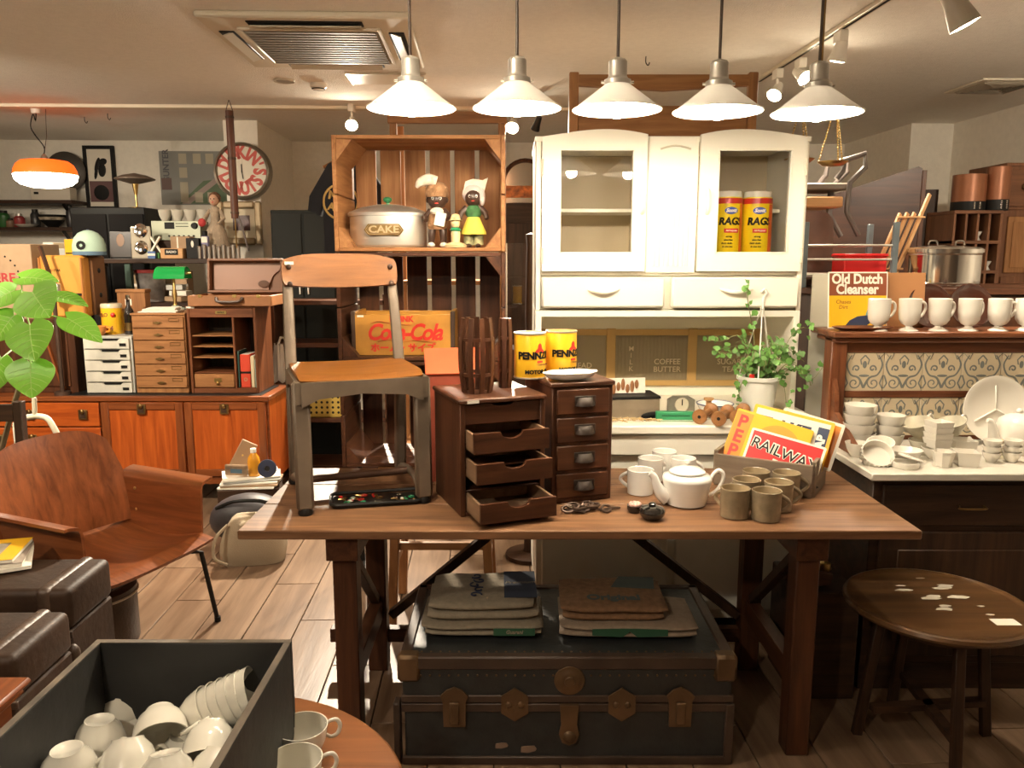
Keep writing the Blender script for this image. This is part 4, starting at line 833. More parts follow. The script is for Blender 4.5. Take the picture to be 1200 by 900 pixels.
MB().obox((.014, -.046, .105), (.04, .004, .05), (.1, .2, .2), .001).obj('paper_flag', PAPER, t)
t = doll_base('small dark doll in a white headscarf, green blouse and yellow skirt', 555, 3.1, .28, SKN)
for s in (-1, 1): limb(t, [(s * .016, 0, .08), (s * .018, -.004, .045), (s * .018, -.004, .01)], [.02, .02, .02], 'pantaloon', plain('floral', (.35, .33, .16), .8, var=.7, bscale=160)); MB().ell((s * .018, -.014, .008), (.012, .02, .009), 10, 6).obj('shoe', SKN, t)
MB().lathe([(.046, .052), (.05, .05), (.048, .06), (.03, .1), (.022, .118), (0, .12)], 22).obj('skirt', plain('skirt_yellow', (.75, .6, .08), .8), t); MB().lathe([(.022, .112), (.03, .125), (.03, .145), (.018, .158), (0, .16)], 18).obj('blouse', plain('blouse_green', (.05, .16, .05), .8, var=.6, bscale=160), t)
limb(t, [(-.026, 0, .15), (-.046, -.01, .13), (-.05, -.022, .108)], [.013, .012, .008], 'arm', SKN); limb(t, [(.026, 0, .15), (.046, -.008, .13), (.052, -.02, .108)], [.013, .012, .008], 'arm', SKN)
hd = MB().ell((0, 0, .188), (.033, .033, .035), 18, 12).obj('head', SKN, t); face(hd, (0, 0, .188), .033)
MB().ell((.0, .012, .202), (.043, .036, .04), 18, 10).obj('headscarf', plain('scarf', (.62, .52, .48), .9), t); MB().prism([(-.04, .2), (.04, .205), (.056, .262), (.036, .252), (0, .258), (-.03, .248)], -.005, .022).obj('scarf_bow', FURW, t); MB().ell((.034, -.004, .19), (.012, .024, .034), 12, 8).obj('scarf_fold', plain('scarf', (.62, .52, .48), .9), t)
t = doll_base('small pale yellow carved figure on a round base between the dolls', 534, 3.035, .15, SKN); YW = plain('pale_yellow', (.66, .5, .26), .5)
MB().lathe([(0, 0), (.04, 0), (.042, .008), (.03, .016), (.016, .02), (.018, .055), (.01, .075), (0, .076)], 20).obj('body', YW, t); MB().ell((0, 0, .09), (.018, .018, .02), 14, 9).obj('head', YW, t); MB().lathe([(.026, .1), (.02, .104), (.014, .122), (0, .126)], 14).obj('hat', YW, t); MB().lathe([(.017, .06), (.022, .066), (.014, .074)], 14).obj('scarf', GRN, t)
# ---- yellow drinks crate
t = T('drinks_crate', 'yellow wooden soft drink crate with red script lettering', 'crate', (A(472, 400, 3.04).x, 3.05, 1.09)); YW2 = plain('crate_yellow', (.5, .23, .03), .55, var=.35, bscale=26); w2 = .195
for y in (0, .23): B(-w2, w2, y, y + .012, 0, .158, 'long_side', YW2, t)
for s in (-1, 1): B(s * w2 - (.014 if s > 0 else 0), s * w2 + (0 if s > 0 else .014), .0125, .2295, 0, .168, 'end', YW2, t); B(s * (w2 - .004) - .008, s * (w2 - .004) + .008, -.003, .03, 0, .17, 'corner_strap', IRON, t)
B(-w2 + .015, w2 - .015, .0125, .2295, 0, .008, 'bottom', YW2, t)
CR = plain('coke_red', (.6, .03, .015), .5)
txt('DRINK', .03, CR, t, (-.005, -.001, .14), off=.0014); txt('Coca-Cola', .088, CR, t, (.005, -.001, .088), shear=.32, off=.0024, sx=.86, sp=.88); txt('ホーム・サイズ', .036, CR, t, (.0, -.001, .028), off=.0014)
m = MB(); m.tube([(-.1, -.0012, .052), (-.06, -.0012, .06), (0, -.0012, .055), (.06, -.0012, .058), (.13, -.0012, .05)], .0025, 4, flat=.2); m.tube([(-.12, -.0012, .125), (-.09, -.0012, .132), (-.04, -.0012, .122), (.03, -.0012, .118)], .003, 4, flat=.2); stuff(m.obj('script_swash', CR, t))
B(-w2 + .02, -w2 + .045, -.001, 0, .148, .156, 'price_tag', PAPER, t, 0)
# ---- shelf frame seen above the crates, arched mirror, glass case between crates and cupboard
x0, x1, z0, z1 = PX(462, 588, 138, 300, 4.75); t = T('shelf_frame', 'brown wooden shelf frame rising behind the stacked crates', 'shelf', ((x0 + x1) / 2, 4.75, 0)); q = (x1 - x0) / 2
for s in (-1, 1):
    B(s * q - .02, s * q + .02, 0, .04, 0, z1, 'post', OAK[2], t); B(s * q - .02, s * q + .02, .3, .34, 0, z1, 'post', OAK[2], t)
for z in (.3, .8, 1.3): B(-q + .02, q - .02, .0, .34, z, z + .025, 'shelf_board', OAK[0], t)
B(-q - .03, q + .03, -.01, .03, z1 - .03, z1 + .035, 'top_rail', OAK[0], t)
p = A(610, 262, 6.3); x0, x1, z0, z1 = PX(596, 626, 187, 262, 6.3); t = T('arched_mirror', 'arched mirror with an orange frieze on a stand by the wall', 'mirror', ((x0 + x1) / 2 + .03, 6.3, 0)); r = .17
B(-r, r, .0, .2, 0, z0, 'stand', DARK[2], t); arc = [(r * math.cos(pi * k / 14), z1 - r + r * math.sin(pi * k / 14)) for k in range(15)]
MB().prism([(-r, z0), (r, z0)] + arc, .05, .08).obj('glass', plain('mirror_dim', (.35, .3, .24), .15, .7), t); MB().tube([(r, .045, z0)] + [(a, .045, b) for a, b in arc] + [(-r, .045, z0)], .016, 8).obj('frame', WALN[2], t)
B(-r + .01, r - .01, .042, .049, z0 + .2, z0 + .29, 'frieze', plain('frieze_orange', (.6, .17, .03), .5, var=.7, bscale=90), t); B(-r + .01, r - .01, .042, .049, z0, z0 + .16, 'lower_panel', DARK[0], t)
p0_, p1_, z0, z1 = PX(600, 622, 285, 410, 4.4); t = T('glass_case', 'tall glass display case with steel edges beyond the crates', 'case', ((p0_ + p1_) / 2, 4.4, 0)); B(-.09, .09, 0, .25, 0, z0, 'base', DARK[2], t)
for sx in (-1, 1):
    for y in (.006, .244): B(sx * .084 - .005, sx * .084 + .005, y - .005, y + .005, z0, z1, 'edge_post', ALU, t, 0)
for z in (z0 + .06, z0 + .25, z0 + .4, z1 - .006): B(-.08, .08, .005, .245, z, z + .006, 'glass_shelf', GLS, t, 0)
B(-.08, .08, .001, .004, z0 + .001, z1, 'pane', GLS, t, 0)
x0, x1, z0, z1 = PX(617, 627, 275, 420, 3.75); t = T('coat_stand', 'dark turned wooden post beside the cream cupboard', 'post', ((x0 + x1) / 2, 3.75, 0)); MB().lathe([(0, 0), (.03, 0), (.026, .6), (.02, 1.0), (.026, 1.2), (.02, z1 - .05), (.024, z1), (0, z1 + .01)], 16).obj('shaft', DARK[2], t); MB().lathe([(0, 0), (.12, 0), (.12, .02), (.03, .03), (0, .03)], 20).obj('foot', DARK[0], t)
# ================================================================== tiled washstand with crockery
MZ = .78
t = T('washstand', 'marble-topped wooden washstand with a tiled splashback', 'washstand', (1.186, 2.95, 0)); ws = t
WW = 1.25; MAR = plain('marble', (.62, .58, .5), .3, var=.12, bscale=14)
MB().box(-.03, WW + .03, -.48, .02, MZ - .026, MZ, .004).obj('marble_top', MAR, t)
MB().box(0, WW, -.43, 0, .1, MZ - .027, .003).obj('body', DARK[0], t); B(.0, WW, -.42, 0, 0, .1, 'plinth', DARK[0], t)
for k in range(2):
    d = MB().box(.03 + k * .61, .61 + k * .61, -.442, -.43, MZ - .19, MZ - .05, .004).obj('drawer', DARK[0], t); m = MB(); m.tube([(.28 + k * .61, -.443, MZ - .12), (.28 + k * .61, -.46, MZ - .125), (.36 + k * .61, -.46, MZ - .125), (.36 + k * .61, -.443, MZ - .12)], .004, 6); m.obj('drawer_handle', BRSD, d)
    d = MB().box(.03 + k * .61, .61 + k * .61, -.442, -.43, .13, MZ - .21, .004).obj('door', DARK[2], t); B(.09 + k * .61, .55 + k * .61, -.448, -.442, .19, MZ - .27, 'door_panel', DARK[2], d, .004)
MHG = wood3('mahogany', (.085, .026, .011), (.2, .07, .028), rough=.35)
B(-.005, .055, -.035, .035, MZ, 1.175, 'side_post', MHG[2], t, .004); B(WW - .055, WW, -.035, .035, MZ, 1.175, 'side_post', MHG[2], t, .004)
m = MB(); m.prism([(-.25, MZ), (-.035, MZ), (-.035, 1.02), (-.06, .98), (-.075, .9), (-.16, .86), (-.25, .82)], .005, .022, 'yz'); m.obj('side_bracket', MHG[1], t)
B(.056, WW - .056, .0, .02, MZ, 1.17, 'splash_back', MHG[0], t)
MB().box(-.015, WW + .015, -.07, .16, 1.175, 1.197, .005).obj('top_shelf', MHG[0], t); B(-.005, WW + .005, -.05, .12, 1.155, 1.1745, 'shelf_moulding', MHG[0], t, .006)
B(.056, WW - .056, -.014, -.0005, .945, .97, 'mid_rail', MHG[0], t); B(.056, WW - .056, -.014, -.0005, 1.115, 1.154, 'head_rail', MHG[0], t)
TIL = plain('tile_cream', (.6, .5, .34), .3, coat=.2); TIP = plain('tile_blue', (.17, .18, .17), .4)
tw = .1465; tm = MB().box(0, tw - .002, -.008, 0, 0, tw - .002, .0015).mesh('tile', TIL)
def motif():
    m = MB(); h = tw / 2
    def sp(cx, cz, r, a0, turns, s):
        n = 18; return [(cx + s * r * (1 - .8 * k / n) * math.cos(a0 + turns * 2 * pi * k / n), -.0082, cz + r * (1 - .8 * k / n) * math.sin(a0 + turns * 2 * pi * k / n)) for k in range(n + 1)]
    for s in (-1, 1):
        m.tube(sp(h + s * .036, .03, .024, 2.4, 1.3, s), .0024, 4, flat=.25); m.tube(sp(h + s * .03, .085, .014, -.5, 1.1, s), .003, 4, flat=.25)
        m.tube([(h, -.0082, .012), (h + s * .02, -.0082, .05), (h + s * .05, -.0082, .062), (h + s * .066, -.0082, .1), (h + s * .05, -.0082, .135)], [.0045, .004, .003, .0035, .002], 4, flat=.2)
        m.tube([(h + s * .012, -.0082, .1), (h + s * .016, -.0082, .118), (h, -.0082, .135)], .0026, 4, flat=.2)
        m.tube([(h + s * .071, -.0082, .06), (h + s * .06, -.0082, .03), (h + s * .071, -.0082, .01)], .003, 4, flat=.2); m.tube([(h + s * .071, -.0082, .143), (h + s * .05, -.0082, .12), (h + s * .04, -.0082, .143)], .0035, 4, flat=.2)
    m.ell((h, -.0082, .1), (.008, .0008, .014), 10, 6); m.ell((h, -.0082, .058), (.02, .0008, .005), 10, 6)
    return m.mesh('motif', TIP)
mo = motif()
for row, z in enumerate((.97 - .001, .80 - .001)):
    for k in range(8):
        x = .06 + k * tw
        if x + tw > WW - .05: break
        tl = O('tile', tm, t, (x, -.0005, z)); O('motif', mo, tl)
# grey board and reddish post between the cupboard and washstand
t = T('grey_board', 'grey painted board standing between the cupboard and washstand', 'board', (1.21, 3.14, 0), -.15); MB().obox((.05, 0, .72), (.16, .012, 1.36), (0, 0, 0), .002).obj('board', plain('board_grey', (.42, .39, .31), .45, var=.1, bscale=10), t); B(-.03, .13, .007, .03, 0.02, .9, 'backing', DARK[2], t)
# ---- shelf row: footed mugs, sign, boards, trays
SZ = 1.197
fm = T('footed_mug', 'x', 'mug', (0, 0, 0), 0, 'footed white mugs on the washstand shelf')
MB().lathe([(0, 0), (.034, 0), (.034, .003), (.014, .014), (.012, .018), (.026, .026), (.036, .042), (.039, .07), (.04, .118), (.038, .119), (.036, .07), (.03, .042), (.01, .032), (0, .031)], 26).obj('body', CER, fm)
MB().tube([(.036, 0, .05), (.05, 0, .055), (.062, 0, .075), (.062, 0, .095), (.052, 0, .105), (.038, 0, .1)], .0055, 8).obj('handle', CER, fm)
fl_ = ['beside the cleanser sign', 'second along from the cleanser sign', 'third along from the cleanser sign', 'fourth along from the cleanser sign', 'fifth along from the cleanser sign', 'sixth along from the cleanser sign']
for i, px in enumerate((1029, 1065, 1100, 1135, 1170, 1202)):
    p = G(px, 387.5, SZ); p = A(px, 380, 2.93); loc = (p.x, 2.93, SZ); lab = 'white footed mug ' + fl_[i] + ' on the washstand'
    if i == 0: fm.location = loc; fm['label'] = lab; fm.rotation_euler.z = .15
    else: dup(fm, loc, .1 + .08 * i % .3, lab)
t = T('cleanser_sign', 'brown and yellow tin cleanser sign propped on the washstand shelf', 'sign', (A(1007, 350, 3.02).x, 3.02, SZ + .001), (-.12, 0, 0)); hw_ = .113
MB().box(-hw_, hw_, 0, .004, 0, .214, .001).obj('plate', CW, t); B(-hw_ + .004, hw_ - .004, -.0006, -.0001, .124, .209, 'brown_panel', plain('sign_brown', (.22, .06, .025), .45), t, 0); B(-hw_ + .004, hw_ - .004, -.0006, -.0001, .004, .124, 'yellow_panel', YEL, t, 0)
txt('Old Dutch', .052, CW, t, (-.003, -.0009, .186), off=.0018, sx=.86); txt('Cleanser', .052, CW, t, (-.003, -.0009, .147), off=.0018, sx=.86); txt('Chases\nDirt', .02, plain('print_brown', (.2, .06, .02), .5), t, (-.055, -.0009, .09), shear=.1)
m = MB(); m.prism([(-.05, .006), (.03, .006), (.06, .03), (.04, .05), (0, .046), (-.03, .03)], -.0009, -.0006); m.obj('dark_print', BLUED, t); m = MB(); m.prism([(.03, .05), (.06, .04), (.075, .1), (.05, .108)], -.0009, -.0006); m.obj('blue_print', plain('print_blue', (.12, .3, .34), .5), t)
t = T('oval_tray', 'dark wooden oval tray lying on the shelf under the cleanser sign', 'tray', (A(1012, 380, 2.94).x, 2.945, SZ), .0); MB().lathe([(0, 0), (.08, 0), (.115, .012), (.113, .015), (.08, .004), (0, .004)], 28, sx=1, sy=.45).obj('tray', MHG[0], t)
t = T('brown_board', 'plain brown board leaning behind the cleanser sign', 'board', (A(1055, 350, 3.07).x, 3.065, SZ), (-.06, 0, 0)); MB().box(-.1, .095, 0, .012, 0, .21, .001).obj('board', plain('board_brown', (.35, .16, .06), .6, var=.1, bscale=12), t); 
for i, px in enumerate((1090, 1138)):
    p = A(px, 380, 3.05); t = T('round_tray', ('dark lacquer tray standing behind the third and second footed mugs', 'dark lacquer tray with a shining rim behind the fourth footed mug')[i], 'tray', (p.x, 3.05, SZ), (-.25, 0, 0), 'dark trays on the shelf')
    m = MB(); m.m = Matrix.Translation((0, 0, .085)) @ Matrix.Rotation(pi / 2, 4, 'X'); m.lathe([(0, 0), (.07, 0), (.086, .012), (.083, .013), (.068, .003), (0, .003)], 32); m.obj('dish', plain('lacquer', (.05, .015, .008), .2, coat=.5), t)
# ---- crockery on the marble
def bowl(label, loc, r, h, grp, mat=CER, rot=0, n=28):
    t = T('bowl', label, 'bowl', loc, rot, grp); MB().lathe([(0, 0), (r * .5, 0), (r * .55, .004), (r * .85, h * .55), (r, h), (r - .003, h), (r * .82, h * .55), (r * .5, .007), (0, .006)], n).obj('body', mat, t); MB().lathe([(r * .46, -.002 + .0005), (r * .5, 0), (r * .5, .003)], n).obj('foot_ring', mat, t); return t
p = A(1009, 512, 2.78); 
for k in range(4): bowl('white bowl, %s of the tall stack by the washstand post' % ('lowest', 'second from below', 'third from below', 'topmost')[k], (p.x, 2.8, MZ + .0005 + k * .034), .056 - (.0 if k else -.002), .062, 'tall bowl stack')
p = A(1044, 512, 2.78)
for k in range(3): bowl('white bowl, %s of the shorter stack beside the tall one' % ('lowest', 'middle', 'topmost')[k], (p.x, 2.79, MZ + .0005 + k * .034), .05, .06, 'short bowl stack')
p = A(1009, 521, 2.66); bowl('small white bowl before the tall bowl stack', (p.x, 2.69, MZ + .001), .04, .05, 'loose bowls'); p = A(1037, 522, 2.66); bowl('small white bowl tilted before the shorter bowl stack', (p.x, 2.69, MZ + .012), .046, .045, 'loose bowls', rot=(.25, -.15, 0))
p = A(1026, 532, 2.6); t = T('ramekin', 'fluted white ramekin tipped up on the marble', 'ramekin', (p.x, 2.6, MZ + .018), (.75, -.1, 0))
m = MB(); n = 36; m.lathe([(0, 0), (.047, 0), (.05, .004), (.052, .034), (.048, .034), (.046, .006), (0, .006)], n)
m.obj('dish', CER, t)
for k in range(24): a = 2 * pi * k / 24; MB().cyl((.0505 * math.cos(a), .0505 * math.sin(a), .004), (.0525 * math.cos(a), .0525 * math.sin(a), .032), .003, n=6).obj('flute', CER, t)
p = A(1063, 528, 2.62); bowl('shallow white oval dish between the ramekin and boxes', (p.x, 2.63, MZ + .001), .055, .04, 'loose bowls')
p = A(1062, 540, 2.545); t = T('ashtray', 'small round white dish with a loose lid on the marble', 'dish', (p.x, 2.55, MZ)); MB().lathe([(0, 0), (.04, 0), (.044, .006), (.044, .02), (.038, .02), (.036, .008), (0, .008)], 26).obj('dish', CER, t); m = MB(); m.m = Matrix.Translation((.02, .012, .028)) @ Matrix.Rotation(.3, 4, 'Y'); m.lathe([(0, .006), (.03, .008), (.038, .004), (.038, 0), (0, 0)], 26); m.obj('lid', CER, t)
CUPF = plain('cup_floral', (.62, .58, .46), .25, var=.35, bscale=60, coat=.3)
for i, (px, py, Y, lab) in enumerate(((1078, 500, 2.76, 'patterned teacup tipped on its stack nearer the bowls'), (1118, 498, 2.76, 'patterned teacup tipped on its stack nearer the divided plate'), (1084, 511, 2.72, 'patterned teacup standing under the tipped one'), (1120, 511, 2.74, 'patterned teacup standing behind the square dish stack'))):
    z = MZ + (.062 if i < 2 else 0); p = A(px, py, Y); t = T('teacup', lab, 'cup', (p.x, Y, z), (0, -.35 if i < 2 else 0, .3), 'patterned teacups')
    MB().lathe([(0, 0), (.022, 0), (.026, .006), (.044, .03), (.052, .052), (.05, .052), (.042, .03), (.024, .008), (0, .007)], 26).obj('body', CUPF, t); MB().tube([(.042, 0, .03), (.062, 0, .024), (.072, 0, .036), (.066, 0, .052), (.05, 0, .05)], .004, 8).obj('handle', CER, t)
def sqdish(label, loc, r, h, rz): 
    t = T('square_dish', label, 'dish', loc, rz, 'square white dishes'); m = MB(); m.lathe([(0, 0), (r * .8 * 1.41, 0), (r * 1.41, h), (r * 1.33, h), (r * .74 * 1.41, .005), (0, .005)], 4); m.obj('dish', CER, t, rot=(0, 0, pi / 4)); return t
p = A(1103, 512, 2.64)
for k in range(4): sqdish('square white dish, %s of the stack of four' % ('lowest', 'second from below', 'third from below', 'topmost')[k], (p.x, 2.66, MZ + .04 + .0005 + k * .02), .034, .032, .15)
bowl('white bowl carrying the stack of square dishes', (p.x, 2.66, MZ), .05, .04, 'loose bowls')
p = A(1107, 540, 2.56); 
t = T('octagonal_cup', 'eight-sided white cup on the marble edge', 'cup', (p.x, 2.57, MZ), .2); MB().lathe([(0, 0), (.026, 0), (.036, .05), (.033, .05), (.024, .006), (0, .006)], 8).obj('cup', CER, t, ang=20)
p = A(1135, 541, 2.56); sqdish('deep square white dish beside the eight-sided cup', (p.x, 2.575, MZ), .036, .048, -.25); p = A(1131, 520, 2.68); sqdish('square white dish behind the deep one', (p.x, 2.7, MZ), .038, .06, -.1)
for j, px in enumerate((1166, 1190)):
    p = A(px, 535, 2.6)
    for k in range(3): bowl('little white egg bowl, %s of the stack %s' % (('lowest', 'middle', 'topmost')[k], ('beside the square dishes', 'below the big teapot')[j]), (p.x, 2.62, MZ + .0005 + k * .021), .03, .034, 'egg bowl stacks')
p = A(1168, 485, 2.86); t = T('divided_plate', 'large round white plate with raised dividers leaning at the tiles', 'plate', (p.x + .01, 2.87, MZ + .005), (-.16, 0, 0)); M_ = Matrix.Translation((0, 0, .125)) @ Matrix.Rotation(pi / 2, 4, 'X')
m = MB(); m.m = M_; m.lathe([(0, 0), (.09, 0), (.105, .008), (.125, .012), (.125, .015), (.104, .012), (.09, .004), (0, .004)], 40); m.obj('plate', CER, t)
for a in (pi / 2, pi + .5, -.5): MB().bar((0, -.008, .125), (.09 * math.cos(a), -.008, .125 + .09 * math.sin(a)), .006, .006, .002).obj('divider', CER, t)
p = A(1192, 510, 2.76); t = T('coffee_pot', 'large white teapot with a fluted lid by the divided plate', 'teapot', (p.x, 2.76, MZ)); MB().lathe([(0, 0), (.066, 0), (.07, .01), (.07, .1), (.064, .11), (0, .11)], 36).obj('body', CER, t); ld = MB().lathe([(.066, .11), (.062, .118), (.04, .132), (.012, .14), (0, .141)], 24).obj('lid', CER, t); MB().ell((0, 0, .148), .01, 12, 8).obj('knob', CER, ld)
MB().tube([(-.06, -.01, .02), (-.085, -.012, .045), (-.095, -.012, .08), (-.104, -.012, .11), (-.118, -.012, .118)], [.026, .021, .015, .011, .008], 12).obj('spout', CER, t); MB().tube([(.066, 0, .03), (.1, 0, .04), (.11, 0, .07), (.1, 0, .095), (.066, 0, .1)], .007, 8).obj('handle', CER, t)
p = A(1175, 527, 2.68); t = T('glass_dome', 'small glass dome with a metal knob beside the teapot', 'dome', (p.x, 2.685, MZ)); MB().lathe([(.036, 0), (.037, .02), (.03, .04), (.012, .052), (0, .054)], 20).obj('dome', glass('glass_pale', (.9, .88, .8)), t); MB().ell((0, 0, .058), .006, 10, 6).obj('knob', BRS, t)
# ================================================================== dark sideboard behind the washstand, with pot, rack and box
SB = 1.335
t = T('dark_sideboard', 'tall dark wooden cabinet behind the tiled washstand', 'cabinet', (2.0, 3.35, 0)); MB().box(-.72, .75, 0, .62, .05, SB - .025, .004).obj('body', DARK[2], t); B(-.74, .77, -.02, .64, SB - .025, SB, 'top', WALN[0], t)
for s in (-.36, .37): d = MB().box(s - .33, s + .33, -.014, -.0005, .12, SB - .06, .004).obj('door', WALN[2], t); MB().ell((s + .27, -.022, .9), .014, 10, 6).obj('knob', BRSD, d)
p = A(1105, 335, 3.6); t = T('steel_pot', 'wide polished steel pot with a lid on the dark cabinet', 'pot', (p.x, 3.62, SB)); MB().lathe([(0, 0), (.15, 0), (.155, .006), (.155, .145), (.16, .15), (.155, .152)], 40).obj('body', CHR, t); MB().lathe([(.163, .15), (.163, .165), (.155, .172), (.05, .182), (0, .183)], 40).obj('lid', CHR, t)
for z in (.012, .14): MB().lathe([(.156, z), (.16, z + .004), (.156, z + .008)], 40).obj('rim_band', CHR, t)
for s in (-.06, .06): MB().tube([(s - .02, -.02, .182), (s - .015, -.02, .2), (s + .015, -.02, .2), (s + .02, -.02, .182)], .004, 6).obj('lid_handle', CHR, t)
x0, x1, z0, z1 = PX(944, 1050, 260, 322, 3.45); t = T('wire_rack', 'low metal rack with blue-grey ends on the dark cabinet', 'rack', ((x0 + x1) / 2, 3.45, SB)); q = (x1 - x0) / 2; hz = z1 - SB
for s in (-1, 1):
    for y in (0, .25): B(s * q - .012, s * q + .012, y, y + .02, 0, hz, 'end_post', plain('blue_grey', (.16, .2, .22), .45, .2, var=.3, bscale=30), t)
for z in (.055, .12, .18):
    for y in (.01, .26): MB().cyl((-q, y, z), (q, y, z), .005, n=8).obj('rail', ALU, t)
B(-q, q, .0, .27, .035, .045, 'base_board', IRON, t)
p = A(1010, 320, 3.55); t = T('red_box', 'bright red plastic box lying in the metal rack', 'box', (p.x + .005, 3.54, SB + .0455)); MB().box(-.09, .1, 0, .14, 0, .085, .006).obj('body', plain('red_plastic', (.7, .02, .02), .35), t); MB().box(-.094, .104, -.004, .144, .0855, .1, .005).obj('lid', plain('red_plastic', (.7, .02, .02), .35), t)
a_ = A(1024, 312, 3.6); b_ = A(1058, 238, 3.72); t = T('plate_rack', 'slatted pale wooden rack leaning upright in the metal rack', 'rack', (a_.x, 3.6, SB + .046)); dv = Vector((b_.x - a_.x, .1, b_.z - SB - .046))
for k in range(4): MB().bar((k * .032, 0, 0), Vector((k * .032, 0, 0)) + dv * (1.12 if k == 3 else (.85, .86, .86)[k]), .012, .02, .002).obj('slat', PALE[2], t)
for f in (.1, .8): MB().bar(dv * f + Vector((-.01, -.014, 0)), dv * f + Vector((.11, -.014, 0)), .02, .008, .001).obj('cross_slat', PALE[0], t)
p = A(1056, 318, 3.4); t = T('yellow_ball', 'small yellow ball at the end of the metal rack', 'ball', (p.x, 3.4, SB)); MB().ell((0, 0, .016), .015, 16, 10).obj('ball', plain('ball_yellow', (.75, .55, .03), .4), t); MB().cyl((0, 0, 0), (0, 0, .003), .008).obj('foot', BLK, t)
# big table top leaning behind, stacked metal-legged chairs
tl = A(1003, 215, 4.25); t = T('leaning_tabletop', 'polished dark tabletop leaning on edge against the wall', 'tabletop', (tl.x + .12, 4.35, 0), (.0, 0, -.1)); zt1 = A(1003, 213, 4.3).z; zt2 = A(1072, 194, 4.2).z
m = MB(); m.prism([(-.55, 0), (.26, 0), (.26, zt2), (.24, zt2 + .01), (-.55, zt1 - .18)], 0, .03); m.obj('board', wood('polished_dark', (.03, .011, .006), (.075, .028, .013), 'x', 1, rough=.35, bump=.02), t); B(.262, .285, -.002, .034, 0, zt2 - .01, 'edge_lipping', WALN[2], t); MB().bar((-.5, .04, .02), (-.5, .04, 1.2), .04, .03).obj('batten', WALN[2], t)
t = T('wall_panel', 'dark narrow board standing against the recess wall', 'board', (A(1076, 250, 4.8).x + .06, 4.8, 0), -.1); MB().box(-.05, .05, 0, .03, 0, A(1076, 222, 4.8).z, .003).obj('board', DARK[2], t); B(-.04, .04, -.004, 0, .1, .9, 'raised_panel', DARK[2], t)
def mchair(label, px, py, Y, flip):
    p = A(px, py, Y); t = T('metal_chair', label, 'chair', (p.x, Y, SB + .0), .0, 'upturned metal-legged chairs'); return t
SM = plain('satin_metal', (.13, .11, .1), .4, .5)
t = T('upturned_chair', 'upturned chair on angled satin metal legs stacked on the dark cabinet', 'chair', (A(975, 300, 3.72).x, 3.75, SB))
o_ = Vector(t.location); pq = lambda px, py, Y=3.72: A(px, py, Y) - o_
for dy in (0, .2):
    q = MB(); q.tube([pq(1006, 276) + Vector((0, dy, 0)), pq(992, 248) + Vector((0, dy, 0)), pq(996, 214) + Vector((0, dy, 0)), pq(1014, 196) + Vector((0, dy, 0)), pq(1014, 180) + Vector((0, dy, 0)), pq(990, 188) + Vector((0, dy, 0)), pq(988, 200) + Vector((0, dy, 0)), pq(980, 210) + Vector((0, dy, 0))], .013, 8, s_=0); q.obj('leg_frame', SM, t)
a = pq(938, 214); b = pq(996, 214); MB().box(a.x - .1, b.x, -.02, .25, a.z - .03, a.z, .006).obj('seat_board', plain('seat_grey', (.2, .165, .13), .5), t)
a = pq(936, 230); b = pq(988, 243); MB().box(a.x - .1, b.x, -.03, .22, b.z, a.z, .006).obj('backrest', PALE[0], t)
a = pq(925, 300); b = pq(985, 246); 
def padf(u, v): x = a.x + (b.x - a.x) * u; return (x, .02 - .04 * math.sin(pi * u) + .02 * v, .002 + (b.z - .004) * v * (1 - .15 * (2 * u - 1) ** 4))
MB().sheet(padf, 12, 6, .03).obj('seat_pad', plain('worn_leather', (.16, .08, .055), .45, var=.4, bscale=20), t)
MB().bar((b.x, .1, .01), (b.x, .1, a.z + .3), .02, .02).obj('support_post', SM, t)
# hanging brass scale
Yc = 3.3; p = A(965, 190, Yc); q0 = Vector((p.x - .03, Yc, RH)); t = T('balance_scale', 'brass balance scale with chained pans hanging from the ceiling', 'scale', q0); zb = A(965, 118, Yc).z - RH
MB().cyl((0, 0, zb), (0, 0, 0), .004, n=8).obj('rod', BRSD, t); MB().bar((-.075, 0, zb), (.075, 0, zb), .012, .006).obj('beam', BRS, t)
for s, dz in ((-1, .01), (1, 0)):
    zp = p.z - RH + dz; pn = MB(); pn.lathe([(0, zp - .018), (.04, zp - .014), (.058, zp), (.06, zp + .002), (.056, zp), (.04, zp - .011), (0, zp - .015)], 28, (s * .068, 0, 0)); pn = pn.obj('pan', BRS, t)
    for k in range(3):
        a = 2 * pi * k / 3 + .5; A0 = Vector((s * .068, 0, zb)); B0 = Vector((s * .068 + .056 * math.cos(a), .056 * math.sin(a), zp)); ch = MB(); L = (B0 - A0).length; n = int(L / .011)
        for j in range(n): c_ = A0.lerp(B0, (j + .5) / n); ch.ell(c_, (.0042, .0042, .0055), 6, 4)
        stuff(ch.obj('chain', BRS, pn))
